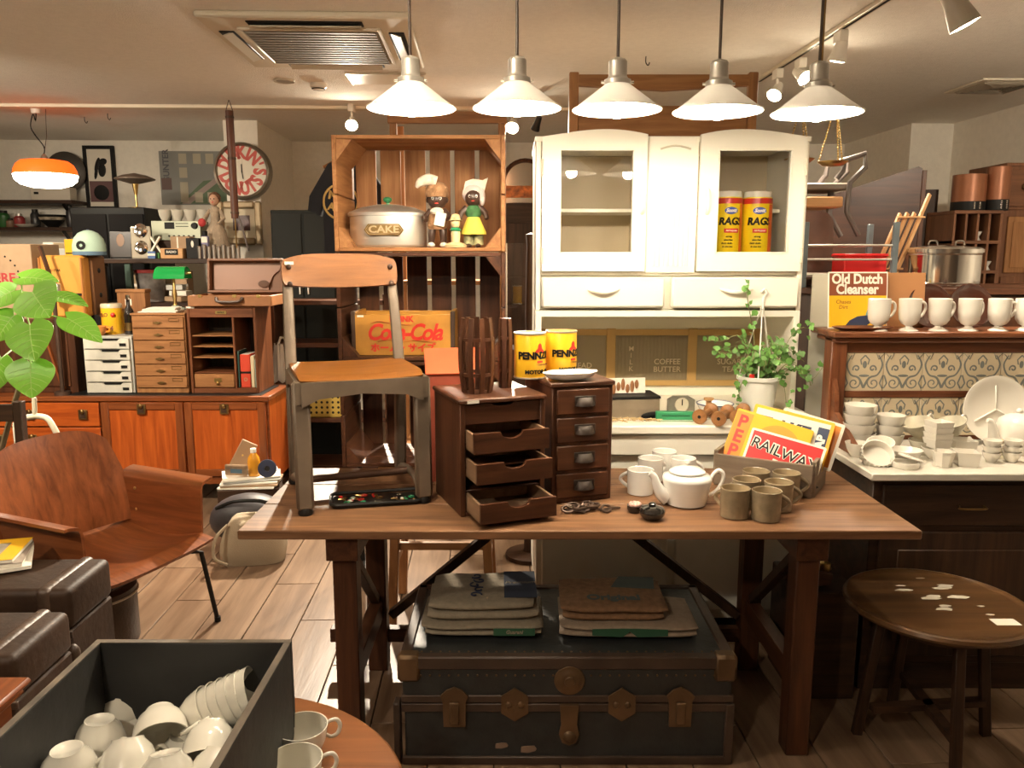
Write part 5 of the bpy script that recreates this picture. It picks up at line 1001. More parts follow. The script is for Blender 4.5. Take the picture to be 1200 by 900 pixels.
# pigeonhole, lampshades and chest at the right wall
x0, x1, z0, z1 = PX(1115, 1172, 246, 340, 4.5); t = T('pigeonhole', 'wooden pigeonhole cabinet by the wall under the lampshades', 'cabinet', (x0, 4.5, 0)); w_ = x1 - x0; RBW = wood3('red_brown_wood', (.1, .04, .018), (.2, .085, .04), rough=.45)
B(0, w_, .28, .3, 0, z1, 'back', RBW[2], t); zr = [z1 - .02 - k * .165 for k in range(8)]
for z in zr: B(.0, w_, 0, .28, z, z + .018, 'shelf', RBW[0], t)
for k in range(5): B(k * (w_ - .014) / 4, k * (w_ - .014) / 4 + .014, .002, .28, 0, z1 - .021, 'divider', RBW[2], t)
for k, (i, j) in enumerate(((2, 0), (2, 1), (3, 1))): MB().lathe([(0, 0), (.02, 0), (.016, .03), (.03, .05), (.027, .05), (.012, .03), (0, .01)], 14).obj('tmp', CER, None); bpy.data.objects.remove(bpy.data.objects['tmp']); tt = T('white_cup', 'white egg cup standing in the %s pigeonhole' % ('upper third', 'lower third', 'lower end')[k], 'cup', (x0 + (i + .5) * w_ / 4, 4.56, zr[j + 1] + .0185), 0, 'egg cups in the pigeonholes'); MB().lathe([(0, 0), (.02, 0), (.01, .02), (.025, .05), (.022, .05), (.006, .024), (0, .022)], 14).obj('cup', CER, tt); MB().lathe([(.02, 0), (.023, .003), (.018, .006)], 14).obj('foot', CER, tt)
CAN = plain('copper_shade', (.24, .09, .04), .4, .4, var=.1)
for i, (a, b, y0, y1, Y) in enumerate(((1123, 1160, 204, 247, 4.56), (1161, 1187, 195, 243, 4.55))):
    x0_, x1_, z0_, z1_ = PX(a, b, y0, y1, Y); r = (x1_ - x0_) / 2; t = T('copper_canister', ('wider copper-toned canister with a black base on the pigeonhole', 'taller copper-toned canister beside the chest')[i], 'canister', ((x0_ + x1_) / 2, Y + r * .6, z1 + 0), 0, 'copper canisters'); h = z1_ - z1
    MB().lathe([(0, .0), (r * .99, 0), (r, .004), (r, h * .25), (r * .995, h * .25)], 32).obj('base_band', BLK, t); MB().lathe([(r * .995, h * .25), (r * .995, h - .006), (r, h), (r * .96, h), (r * .95, h * .3), (0, h * .3)], 32).obj('drum', CAN, t)
    for k in range(2):
        for j in range(5): MB().ell((-r * .12 + k * .03, -r * .995, h * .05 + j * h * .04), (.005, .002, .004), 6, 4).obj('rivet', CHR, t)
x0, x1, z0, z1 = PX(1176, 1290, 190, 340, 4.78); t = T('tall_chest', 'reddish wooden chest of drawers against the wall', 'chest', (x0, 4.8, 0)); w_ = x1 - x0; MB().box(0, w_, 0, .4, 0, z1, .004).obj('carcass', RBW[2], t)
for (a, b) in ((1.99, z1 - .02), (1.76, 1.97), (1.74, 1.75)): B(.01, w_ - .01, -.012, -.0005, a, b, 'drawer', RBW[0], t)
d = MB().box(.03, w_ - .02, -.012, -.0005, 1.37, 1.7, .003).obj('door', OAK[2], t); B(.06, w_ - .05, -.016, -.012, 1.4, 1.67, 'door_panel', OAK[2], d); MB().box(.015, .1, -.014, -.0005, .3, 1.35, .003).obj('stile', RBW[2], t)
m = MB(); m.tube([(.1, -.013, 1.885), (.1, -.03, 1.86), (.2, -.03, 1.86), (.2, -.013, 1.885)], .006, 6); m.obj('drawer_handle', BRSD, t)
# pale mark of a removed picture on the recess wall
# ================================================================== round folding table at the right, dark things below
c = G(1092, 698, .455); t = T('round_table', 'round dark folding table with white flecks painted as highlights beside the work table', 'table', (c.x, c.y - .03, -.045)); RT = wood('worn_top', (.035, .018, .008), (.12, .058, .022), 'x', .5, rough=.28); R_ = .262
MB().lathe([(0, .474), (R_ - .02, .474), (R_ - .004, .478), (R_, .486), (R_ - .004, .495), (R_ - .012, .497), (R_ - .016, .494), (R_ - .04, .492), (0, .492)], 48).obj('top', RT, t)
for a in (-1.65, .1, 1.6, 3.0): MB().bar((.15 * math.cos(a), .15 * math.sin(a), .47), (.2 * math.cos(a), .2 * math.sin(a), .045), .03, .022, .003).obj('leg', DARK[2], t)
for a in (-1.65, .1): MB().bar((.18 * math.cos(a), .18 * math.sin(a), .16), (-.18 * math.cos(a), -.18 * math.sin(a), .16), .03, .02).obj('stretcher', DARK[0], t)
MB().lathe([(0, .43), (.17, .43), (.17, .474), (0, .474)], 24).obj('apron', DARK[0], t)
for k in range(14):  # white flecks drawn as the gloss highlights on the worn varnish
    a = random.uniform(0, 6.28); r = random.uniform(.02, .16); s = random.uniform(.006, .018); m = MB(); m.prism([(s * (1.4 + random.random()) * math.cos(j * pi / 3.5), s * (.4 + .5 * random.random()) * math.sin(j * pi / 3.5)) for j in range(7)], .4921, .4926, 'xy'); m.obj('highlight_fleck', plain('highlight_white', (.55, .5, .4), .6), t, (r * math.cos(a) + .03, r * math.sin(a) + .03, 0))
B(.09, .16, -.15, -.11, .4921, .4928, 'price_tag', PAPER, t, 0)
t = T('dark_crate', 'dark wooden box with a brass ball finial behind the table leg', 'box', (1.045, 2.62, 0), 0); MB().box(-.1, .1, -.16, .12, 0, .38, .005).obj('body', DARK[0], t); MB().lathe([(0, .38), (.02, .38), (.012, .4), (.022, .42), (.02, .44), (0, .45)], 14, (.02, -.05, 0)).obj('finial', BRS, t); MB().obox((-.06, -.12, .42), (.2, .02, .05), (0, .3, .4), .004).obj('slat', WALN[0], t)
t = T('white_panel', 'bluish white appliance panel on the floor behind the work table', 'appliance', (.93, 2.93, 0)); 
bpy.data.objects.remove(t)
# ================================================================== teak sideboard and what stands on it
SY, SZ2 = 4.6, .655
sx1 = A(313, 465, SY).x; sx0 = -3.35
t = T('teak_sideboard', 'long low teak sideboard with two panelled doors and drawers', 'sideboard', (sx1, SY, 0)); L_ = sx1 - sx0
MB().box(-L_, 0, .012, .46, .12, SZ2 - .03, .003).obj('carcass', TEAKD[0], t); MB().box(-L_ - .01, .012, -.012, .47, SZ2 - .03, SZ2, .004).obj('top', TEAKD[0], t); B(-.003, .004, .02, .45, .125, SZ2 - .032, 'end_panel', TEAK[2], t, 0)
for x in (-L_ + .15, -.12):
    for y in (.06, .4): B(x - .025, x + .025, y - .025, y + .025, 0, .12, 'leg', DARK[2], t)
B(-L_ + .01, -.01, .0, .012, .12, .165, 'bottom_rail', TEAKD[0], t)
def ring_pull(parent, x, z):
    pl = MB().box(x - .026, x + .026, -.022, -.012, z - .03, z + .03, .003).obj('pull_plate', BRSD, parent); MB().box(x - .016, x + .016, -.024, -.022, z - .02, z + .02, .002).obj('plate_centre', DARK[0], pl); MB().ell((x, -.027, z + .02), (.013, .01, .016), 12, 7).obj('pull_knob', BRSD, pl)
xd = [A(px, 500, SY).x - sx1 for px in (313, 217, 120)]
for a, b in ((xd[1], xd[0]), (xd[2], xd[1])):
    d = MB().box(a + .004, b - .004, -.004, .0115, .17, SZ2 - .036, .002).obj('door', TEAK[2], t)
    for (p, q, r, s) in ((a + .004, a + .05, .17, SZ2 - .036), (b - .05, b - .004, .17, SZ2 - .036)): B(p, q, -.013, -.004, r, s, 'door_stile', TEAKD[2], d, .006)
    for (r, s) in ((.17, .215), (SZ2 - .08, SZ2 - .036)): B(a + .05, b - .05, -.013, -.004, r, s, 'door_rail', TEAKD[0], d, .006)
    ring_pull(d, (a + b) / 2, SZ2 - .075)
x = xd[2]
for j in range(2):
    for k in range(3):
        z1 = SZ2 - .038 - k * .15; d = MB().box(x - .5 - j * .51, x - .01 - j * .51, -.008, .0115, z1 - .142, z1, .003).obj('drawer', TEAK[0], t); ring_pull(d, x - .1 - j * .51, z1 - .07); ring_pull(d, x - .41 - j * .51, z1 - .07)
# low runner mat
t = T('black_mat', 'thin black mat under the small drawer cabinets', 'mat', (A(200, 458, 4.7).x, 4.62, SZ2)); MB().box(-.58, .57, 0, .36, 0, .004, .001).obj('mat', BLK, t); B(-.58, .57, -.004, 0, 0, .003, 'hem', LEATD, t, 0)
MZ2 = SZ2 + .0045
def st(px0, px1, pyt, Y, z0=MZ2):
    a = A(px0, 420, Y).x; b = A(px1, 420, Y).x; return a, b, A(600, pyt, Y).z - z0
a, b, h = st(98, 155.5, 394, 4.68); t = T('metal_drawer_unit', 'chipped grey metal drawer unit with five drawers', 'drawers', ((a + b) / 2, 4.68, MZ2)); w_ = (b - a) / 2
MB().box(-w_, w_, .006, .28, 0, h, .003).obj('case', GRYP, t)
for k in range(5):
    hh = (h - .012) / 5; z = .006 + k * hh; d = MB(); d.prism([(-w_ + .012, z), (w_ - .012, z), (w_ - .012, z + hh - .008), (w_ * .55, z + hh - .008), (w_ * .45, z + hh - .022), (-w_ * .2, z + hh - .022), (-w_ * .3, z + hh - .008), (-w_ + .012, z + hh - .008)], -.012, .006); d = d.obj('drawer', plain('grey_paint2', (.6, .58, .5), .4, .1, var=.3, bscale=25), t)
    B(-w_ * .25, w_ * .5, .0015, .006, z + hh - .02, z + hh - .008, 'finger_slot', BLK, d, 0); B(w_ * .55, w_ * .8, -.0135, -.012, z + .014, z + .03, 'label_slot', BLK, d, 0); MB().tube([(w_ * .54 + i * w_ * .28, -.013, z + .012 + j * .02) for i, j in ((0, 0), (1, 0), (1, 1), (0, 1))], .0018, 4, True).obj('label_frame', ALU, d)
gtop = MZ2 + h
a, b, h = st(157, 219, 367, 4.68); t = T('oak_drawer_unit', 'honey oak cabinet with six small drawers and label holders', 'drawers', ((a + b) / 2, 4.68, MZ2)); w_ = (b - a) / 2
MB().box(-w_, w_, .006, .3, 0, h - .012, .003).obj('case', OAK[2], t); B(-w_ - .004, w_ + .004, -.002, .305, h - .012, h, 'top', OAK[0], t)
for k in range(6):
    hh = (h - .05) / 6; z = .034 + k * hh; d = MB().box(-w_ + .006, w_ - .006, -.006, .006, z, z + hh - .005, .003).obj('drawer', OAK[0], t); MB().prism([(-.028, 0), (0, -.008), (.028, 0), (0, .008)], -.018, -.006).obj('knob', BRSD, d, (0, 0, z + hh * .45)); MB().tube([(w_ * .42 + i * .06, -.007, z + hh * .55 + j * .018) for i, j in ((0, 0), (1, 0), (1, 1), (0, 1))], .002, 4, True).obj('label_holder', BRSD, d)
otop = MZ2 + h
a, b, h = st(222, 302, 361, 4.68); t = T('pigeon_cabinet', 'dark wooden desk cabinet with shelves, a drawer and books', 'cabinet', ((a + b) / 2, 4.68, MZ2)); w_ = (b - a) / 2; RB = wood3('rosewood', (.09, .03, .012), (.2, .072, .03), rough=.38); pcx = (a + b) / 2
B(-w_, -w_ + .016, 0, .3, 0, h, 'side', RB[2], t); B(w_ - .016, w_, 0, .3, 0, h, 'side', RB[2], t); B(-w_ + .0165, w_ - .0165, .285, .3, 0, h, 'back', DARK[2], t); B(-w_ + .0165, w_ - .0165, 0, .285, 0, .03, 'bottom', RB[0], t); B(-w_ - .004, w_ + .004, -.004, .3, h, h + .012, 'top', RB[0], t); B(-w_ + .0165, w_ - .0165, .0, .02, h - .055, h - .001, 'top_rail', RB[0], t)
MB().prism([(-.03, -.009), (.03, -.009), (.034, 0), (.03, .009), (-.03, .009), (-.034, 0)], -.004, 0).obj('name_plate', BRS, t, (.0, 0, h - .026)); txt('BUOLX', .012, BLK, t, (0, -.0045, h - .026), off=.0004)
dx = .065; B(dx - .006, dx + .006, .004, .284, .0305, h - .056, 'divider', RB[2], t)
for z in (.21, .275, .34): 
    m = MB(); m.prism([(-w_ + .017, .02), (-.06, .008), (0, .02), (dx - .0065, .008), (dx - .0065, .284), (-w_ + .017, .284)], z, z + .007, 'xy'); m.obj('thin_shelf', OAK[0], t)
d = MB().box(-w_ + .02, dx - .01, .006, .25, .034, .115, .003).obj('small_drawer', OAK[0], t); B(-w_ + .02, dx - .008, .006, .28, .118, .125, 'drawer_shelf', RB[0], t); MB().box(-.065, -.02, .002, .006, .066, .09, .001).obj('card_holder', BRS, d); MB().ell((-.043, -.004, .06), (.009, .008, .011), 10, 6).obj('pull', BRS, d)
bz = MZ2 + .0305
bk = [('thin dark green book in the desk cabinet', .074, .084, .22, plain('book_green', (.02, .07, .06), .6)), ('thick red book with a black band in the desk cabinet', .089, .148, .2, plain('book_red', (.55, .05, .02), .5)), ('cream book beside the thick red one', .151, .173, .19, plain('book_cream', (.6, .5, .32), .7)), ('thin grey-green book at the end of the row', .175, .186, .165, plain('book_grey', (.25, .3, .25), .7))]
for lab, x0, x1, hh, mm in bk:
    x1 = min(x1, w_ - .0175)
    if x1 - x0 < .005: continue
    o = T('book', lab, 'book', (pcx + (x0 + x1) / 2, 4.7, bz), 0, 'books in the desk cabinet'); q = (x1 - x0) / 2
    MB().box(-q, q, 0, .15, 0, hh, min(.004, q * .4)).obj('cover', mm, o); B(-q * .8, q * .8, .004, .148, hh - .0002, hh + .001, 'pages', PAPER, o, 0)
    if 'red' in lab and 'band' in lab: B(-q - .0005, q + .0005, -.0008, .02, .085, .098, 'band', BLK, o, 0); MB().lathe([(.007, 0), (.009, .0006), (.011, 0)], 16).obj('crest', GOLD, o, (0, -.0004, .05), (pi / 2, 0, 0))
B(-w_ + .002, -w_ + .05, -.0055, -.0045, h - .001, h + .009, 'price_tag', PAPER, t, 0)
ctop = MZ2 + h + .0125
# open paint case on the cabinet
a = A(217, 350, 4.62).x; b = A(316, 350, 4.62).x; t = T('paint_case', 'open tan leather case with a painter\'s palette in its lid', 'case', ((a + b) / 2, 4.65, ctop), 0); w_ = (b - a) / 2; CSE = plain('case_tan', (.28, .115, .038), .5, var=.2, bscale=24)
for (p, q, r, s) in ((-w_, w_, 0, .012), (-w_, w_, .288, .3), (-w_, -w_ + .012, .0125, .2875), (w_ - .012, w_, .0125, .2875)): B(p, q, r, s, 0, .062, 'tray_wall', CSE, t, .003)
B(-w_ + .012, w_ - .012, .012, .288, 0, .008, 'tray_floor', CSE, t)
m = MB(); m.tube([(-.075, -.004, .05), (-.07, -.02, .034), (-.04, -.024, .026), (.04, -.024, .026), (.07, -.02, .034), (.075, -.004, .05)], .008, 8); m.obj('handle', LEATD, t)
lz = A(600, 304, 4.95).z - ctop
ld = MB(); ld.m = Matrix.Translation((0, .285, .064)) @ Matrix.Rotation(-.12, 4, 'X'); ld.box(-w_ + .03, w_, .01, .018, 0, lz - .062, .002); 
for (p, q, r, s) in ((-w_ + .03, w_, 0, .014), (-w_ + .03, w_, lz - .076, lz - .062), (-w_ + .03, -w_ + .044, .014, lz - .076), (w_ - .014, w_, .014, lz - .076)): ld.box(p, q, -.05, .012, r, s, .002)
ldo = ld.obj('lid', plain('case_lid', (.18, .078, .036), .55, var=.2, bscale=20), t)
m = MB(); m.m = Matrix.Translation((0, .285, .064)) @ Matrix.Rotation(-.12, 4, 'X'); m.prism([(-w_ + .05, .02), (w_ - .1, .02), (w_ - .09, .06), (w_ - .07, .11), (w_ - .03, .14), (w_ - .025, lz - .1), (-w_ + .05, lz - .1)], -.005, .002); m.obj('palette', plain('palette_wood', (.24, .11, .058), .45, var=.1, bscale=10), ldo); m = MB(); m.m = Matrix.Translation((.12, .275, .12)) @ Matrix.Rotation(-.12, 4, 'X'); m.ell((0, -.001, 0), (.035, .003, .022), 18, 8); m.obj('thumb_hole', plain('hole', (.1, .05, .03), .7), ldo)
for x in (-.17, 0.03, .17): B(x - .012, x + .012, -.004, .0, .05, .068, 'clasp', BRS, t)
# papers, banker's lamp
t = T('paper_sheaf', 'loose white papers on the honey oak cabinet', 'papers', (A(190, 362, 4.75).x, 4.7, otop), .05)
for k in range(4): MB().obox((.01 * (k % 2) - .01, .07 + .006 * k, .004 + .007 * k), (.23 - .02 * k, .12, .006), (0, 0, .05 * k - .08), .001).obj('sheet', PAPER, t)
lx = A(205, 340, 4.95).x; t = T('banker_lamp', 'brass desk lamp with a green glass shade', 'lamp', (lx, 4.94, otop)); zt = A(600, 312, 4.95).z - otop
MB().lathe([(0, 0), (.06, 0), (.06, .012), (.03, .02), (.016, .03), (0, .03)], 24).obj('base', plain('base_jade', (.3, .36, .28), .4), t); MB().lathe([(0, .028), (.014, .03), (.01, .06), (.016, .1), (.009, .13), (.008, zt - .05), (0, zt - .05)], 14).obj('stem', BRS, t)
m = MB(); m.sheet(lambda u, v: ((u - .5) * .19 * (1 - .12 * (1 - abs(math.cos(pi * v)))), -.01 - .06 * math.cos(pi * v), zt - .075 + .075 * math.sin(pi * v)), 12, 12, .003); m.obj('shade', plain('green_glass', (.01, .28, .06), .12, coat=.6), t)
for s in (-1, 1): MB().cyl((s * .085, -.01, zt - .04), (s * .115, -.01, zt - .04), .01, .006, 10).obj('finial', BRS, t)
# things on the metal drawers
t = T('yellow_tin', 'round yellow tin with a plastic lid on the metal drawers', 'tin', (A(130, 380, 4.82).x, 4.84, gtop)); h = A(600, 360, 4.82).z - gtop; MB().lathe([(0, 0), (.058, 0), (.06, .003), (.06, h), (0, h)], 28).obj('body', YEL, t); MB().lathe([(.061, h - .004), (.061, h + .014), (.056, h + .022), (0, h + .022)], 28).obj('lid', plain('lid_clear', (.6, .5, .35), .3), t); MB().ell((.03, -.05, h * .72), (.014, .012, .015), 12, 7).obj('red_seal', RED, t); txt('CLOW', .03, plain('print_brown', (.2, .06, .02), .5), t, (-.01, -.061, h * .72), bend=.061, off=.001); txt('Y24', .04, plain('print_brown', (.2, .06, .02), .5), t, (0, -.061, h * .22), bend=.061, off=.001)
t = T('sauce_bowl', 'small glazed orange bowl before the yellow tin', 'bowl', (A(113, 390, 4.72).x, 4.73, gtop)); MB().lathe([(0, 0), (.035, 0), (.055, .025), (.058, .055), (.05, .05), (.03, .012), (0, .01)], 20).obj('bowl', plain('glaze_orange', (.55, .22, .05), .3, var=.3, bscale=40), t); MB().tube([(.05, 0, .05), (.075, 0, .045), (.07, 0, .025), (.05, 0, .022)], .006, 6).obj('handle', ORG, t)
t = T('dark_bottle', 'dark glass bottle with a pale stopper next to the oak cabinet', 'bottle', (A(148, 390, 4.75).x, 4.8, gtop)); h = A(600, 346, 4.75).z - gtop; MB().lathe([(0, 0), (.03, 0), (.032, .01), (.032, h * .5), (.026, h * .62), (.012, h * .72), (.011, h * .88), (0, h * .88)], 20).obj('body', plain('bottle_dark', (.012, .008, .006), .1, coat=.5), t); MB().lathe([(.012, h * .88), (.014, h * .9), (.012, h), (0, h)], 14).obj('stopper', CHR, t); MB().lathe([(.0322, h * .1), (.0324, h * .3), (.0322, h * .3)], 20).obj('label', BRSD, t)
t = T('wood_box', 'plain honey wood box standing behind the dark bottle', 'box', (A(154, 370, 4.98).x, 4.93, SZ2)); h = A(600, 339, 4.98).z - SZ2; MB().box(-.08, .095, .045, .12, .0, h - .02, .003).obj('body', OAK[2], t); B(-.085, .1, .04, .125, h - .02, h, 'lid', OAK[0], t); B(-.03, .01, .0435, .0445, h - .1, h - .06, 'label', PAPER, t, 0)
# dark cabinet with cases at the left end
DZ = 1.1
a = A(-60, 400, 4.8).x; b = A(96, 400, 4.8).x; t = T('dark_cupboard', 'low dark wooden cupboard on the sideboard carrying the yellow case', 'cupboard', ((a + b) / 2, 4.72, SZ2)); w_ = (b - a) / 2; MB().box(-w_, w_, 0, .34, 0, DZ - SZ2, .004).obj('body', WALN[2], t); B(-w_ + .05, w_ - .04, -.008, -.0005, .04, DZ - SZ2 - .04, 'door', WALN[2], t); MB().bar((w_ - .08, -.015, .02), (w_ - .18, -.015, DZ - SZ2 - .02), .03, .012).obj('brace', TEAKD[2], t)
a = A(46, 330, 4.78).x; b = A(98, 330, 4.78).x; zt = A(600, 299, 4.78).z - DZ; t = T('yellow_case', 'upright yellow leather case with brown edges and dark studs', 'suitcase', ((a + b) / 2, 4.78, DZ), -.0); w_ = (b - a) / 2; YC_ = plain('case_yellow', (.62, .27, .045), .45, var=.1, bscale=12)
MB().box(-w_, w_, 0, .09, 0, zt, .016).obj('front_shell', YC_, t); MB().box(-w_ + .003, w_ + .008, .088, .26, .003, zt - .003, .012).obj('rear_shell', plain('case_brown', (.2, .09, .035), .5, var=.15, bscale=12), t)
for s in (-1, 1): MB().tube([(s * w_ * .93, -.001, .015), (s * w_ * .93, -.001, zt - .015)], .008, 6).obj('edge_piping', plain('case_edge', (.42, .17, .04), .5), t)
txt('RED STAR', .018, BLK, t, (-.04, -.0008, zt - .09), off=.0004)
for z in (zt * .35, zt * .75): MB().ell((w_ + .01, .17, z), (.006, .016, .016), 10, 6).obj('stud', BLKM, t)
B(.02, w_ * .9, -.012, 0, zt * .36, zt * .4, 'latch', BLKM, t)
yct = DZ + zt
t = T('baseball_cap', 'mint green baseball cap with a dark letter on the yellow case', 'cap', ((a + b) / 2 + .13, 4.88, yct)); r = .09
MB().lathe([(r * 1.0, .012), (r * 1.03, .03), (r * 1.02, .06), (r * .9, .1), (r * .62, .132), (r * .25, .147), (0, .15)], 24).obj('crown', plain('cap_mint', (.38, .52, .42), .9, bump=.2, bscale=150), t); MB().lathe([(r * 1.01, 0), (r * 1.04, .012), (r * 1.0, .03)], 24).obj('band', plain('cap_blue', (.1, .17, .24), .9), t); MB().sheet(lambda u, v: (r * 1.0 * math.cos(pi * u) * (1 - .1 * v), .02 + r * .4 * math.sin(pi * u) + .06 * v * math.sin(pi * u), .004), 10, 4, .004).obj('peak', plain('cap_blue', (.1, .17, .24), .9), t)
txt('O', .06, BLK, t, (0, -r * 1.035, .055), (pi / 2 - .05, 0, 0), off=.006); MB().ell((0, 0, .151), (.009, .009, .005), 8, 5).obj('button', BLUED, t)
a = A(-45, 330, 4.74).x; b = A(43, 330, 4.74).x; zt = A(600, 286, 4.74).z - DZ; t = T('cardboard_box', 'brown cardboard box with red lettering beside the yellow case', 'box', ((a + b) / 2 - .012, 4.73, DZ), 0); w_ = (b - a) / 2; MB().box(-w_, w_, 0, .3, 0, zt, .003).obj('carton', KRAFT, t); RP = plain('print_red', (.35, .03, .03), .7)
txt('PREMIERE', .078, RP, t, (w_ - .105, -.001, zt - .2), off=.002, align='RIGHT'); txt('FARE', .078, RP, t, (w_ - .105, -.001, zt - .275), off=.002, align='RIGHT'); MB().prism([(w_ - .26, zt - .1), (w_ - .2, zt - .09), (w_ - .19, zt - .13), (w_ - .23, zt - .15), (w_ - .27, zt - .14)], -.0012, 0).obj('red_mark', RP, t)
for k in range(9): an = math.radians(100 - k * 14); MB().ell((w_ - .24 + .16 * math.cos(an), -.001, zt - .2 + .15 * math.sin(an)), (.006, .0012, .006), 8, 4).obj('print_dot', BLK, t)
t = T('lever_press', 'lever juice press with a wooden handle in front of the yellow case', 'press', (A(64, 350, 4.66).x, 4.655, SZ2), 0); hp = A(600, 333, 4.66).z - SZ2
MB().cyl((0, 0, 0), (0, 0, .02), .045).obj('base', IRON, t); MB().cyl((0, -.0, .02), (0, 0, hp - .06), .012).obj('column', IRON, t); MB().lathe([(.03, hp - .06), (.04, hp - .06), (.042, hp), (.036, hp + .004), (0, hp + .004)], 18).obj('cup', ALU, t); MB().bar((0, .0, hp), (-.055, 0, hp + .22), .03, .014, .003).obj('lever', WALN[2], t)
t = T('black_tray', 'black flat box behind the metal drawers', 'box', (A(110, 380, 4.86).x, 4.87, gtop)); h = A(600, 369, 4.87).z - gtop; MB().box(-.05, .05, 0, .07, 0, h - .02, .003).obj('body', BLK, t); B(-.052, .052, -.002, .072, h - .02, h, 'lid', BLKM, t)
# ================================================================== dark open shelf behind the sideboard
QY = 5.5; a = A(104, 305, QY).x; b = A(306, 305, QY).x; QZ = 1.452; t = T('dark_shelf', 'long dark shelf on green steel posts behind the sideboard', 'shelf', ((a + b) / 2, QY, 0)); w_ = (b - a) / 2
for z in (.45, 1.12, QZ - .032): MB().box(-w_, w_, 0, .38, z, z + .032, .003).obj('shelf_board', DARK[0], t)
for x in (-w_ + .25, w_ - .3): 
    for y in (.04, .34): B(x - .02, x + .02, y - .02, y + .02, 0, QZ - .033, 'post', plain('steel_green', (.05, .09, .07), .5, .3), t)
B(-w_ - .0, -w_ + .03, -.002, 0, QZ - .028, QZ - .01, 'price_tag', PAPER, t, 0)
def q(px): return A(px, 290, QY + .1).x
def qh(py): return A(600, py, QY + .1).z - QZ
t = T('photo_album', 'dark framed portrait photograph on the dark shelf', 'picture', (q(139), QY + .12, QZ), (-.1, 0, 0)); MB().box(-.075, .075, 0, .01, 0, qh(271), .002).obj('print', plain('photo_dark', (.035, .028, .026), .3), t); MB().ell((.0, -.001, qh(271) * .68), (.028, .002, .045), 14, 8).obj('portrait', plain('photo_skin', (.3, .19, .13), .5), t); B(-.07, .07, -.004, 0, 0, .012, 'lower_edge', BLK, t)
t = T('blister_pack', 'clear plastic blister pack with chrome headlamps on the shelf', 'pack', (q(166), QY + .08, QZ), (-.05, 0, 0)); MB().box(-.068, .068, 0, .025, 0, qh(265), .008).obj('tray', plain('clear_plastic', (.55, .5, .4), .12, .2), t)
for z in (.075, .19): m = MB(); m.lathe([(0, .012), (.03, .02), (.048, .004), (.05, 0)], 24); m.obj('lamp_bowl', CHR, t, (.004, -.001, z), (pi / 2, 0, 0))
t = T('white_cross', 'white wooden letter X leaning beside the blister pack', 'letter', (q(183), QY + .09, QZ + .09)); MB().bar((-.035, 0, -.05), (.035, 0, .06), .018, .012).obj('stroke', PAPER, t); MB().bar((.035, .013, -.05), (-.035, .013, .06), .018, .012).obj('stroke', PAPER, t); B(-.03, .03, -.02, .03, -.09, -.05, 'block', plain('block_green', (.1, .3, .08), .5), t)
t = T('blue_packet', 'small blue and white packet below the white letter', 'packet', (q(182), QY + .03, QZ)); MB().box(-.026, .026, 0, .02, 0, .05, .002).obj('packet', plain('packet_blue', (.05, .12, .3), .5), t); B(-.027, .027, -.001, 0, .02, .035, 'white_band', PAPER, t, 0)
t = T('radio_cube', 'small pale wooden box with a dark label window on the shelf', 'box', (q(204), QY + .05, QZ), .05); MB().box(-.076, .076, 0, .1, 0, qh(291), .004).obj('body', PALE[0], t); B(-.045, .045, -.002, -.0003, .025, .065, 'label_window', BLK, t, 0); txt('RADIO', .022, PAPER, t, (0, -.003, .045), off=.0004)
t = T('brown_carton', 'brown carton behind the small pale box on the shelf', 'box', (q(207), QY + .18, QZ)); MB().box(-.075, .065, 0, .075, 0, .155, .003).obj('carton', KRAFT, t); B(-.03, -.02, -.001, 0, 0, .15, 'tape', PAPER, t, 0)
t = T('stereo_receiver', 'silver-green stereo receiver raised at the back of the shelf', 'radio', (q(194) + .01, QY + .27, QZ)); z0 = qh(281); z1 = qh(261); B(-.17, .17, .02, .14, 0, z0 - .001, 'stand', DARK[0], t); SLV = plain('silver_green', (.36, .38, .29), .35, .5)
fc = MB().box(-.175, .175, 0, .16, z0, z1 + .02, .003).obj('case', SLV, t); B(-.08, -.01, -.002, 0, z0 + .08, z1 + .01, 'dial_window', BLK, fc, 0); B(0, .09, -.002, 0, z0 + .095, z0 + .1, 'dial_line', BLK, fc, 0); B(0, .09, -.002, 0, z0 + .115, z0 + .12, 'dial_line', BLK, fc, 0); MB().lathe([(0, .02), (.02, .02), (.024, 0)], 18).obj('tuning_knob', BLK, fc, (.135, 0, z1 - .015), (pi / 2, 0, 0))
for k in range(6): MB().lathe([(0, .01), (.006, .01), (.007, 0)], 10).obj('knob', BLKM, fc, (-.05 + k * .035, 0, z0 + .03), (pi / 2, 0, 0))
for k in range(4):
    tt = T('small_bowl', 'pale bowl standing on the silver receiver, %s' % ('end by the console', 'second from the console', 'second from the dressed doll', 'end by the dressed doll')[k], 'bowl', (q(178 + k * 15.5), QY + .35, QZ + z1 + .0205), 0, 'bowls on the receiver'); MB().lathe([(0, 0), (.022, 0), (.04, .04), (.046, .08), (.043, .08), (.036, .04), (.02, .006), (0, .006)], 20).obj('bowl', plain('bowl_grey', (.5, .47, .4), .4), tt); MB().lathe([(.02, 0), (.023, .0), (.023, .004)], 16).obj('foot', CER, tt)
t = T('black_folder', 'black slipcase with a white oval on the shelf', 'case', (q(227), QY + .08, QZ)); MB().box(-.045, .045, 0, .06, 0, qh(279), .003).obj('slipcase', BLK, t); MB().ell((0, -.001, .1), (.01, .0015, .024), 14, 7).obj('oval_mark', PAPER, t)
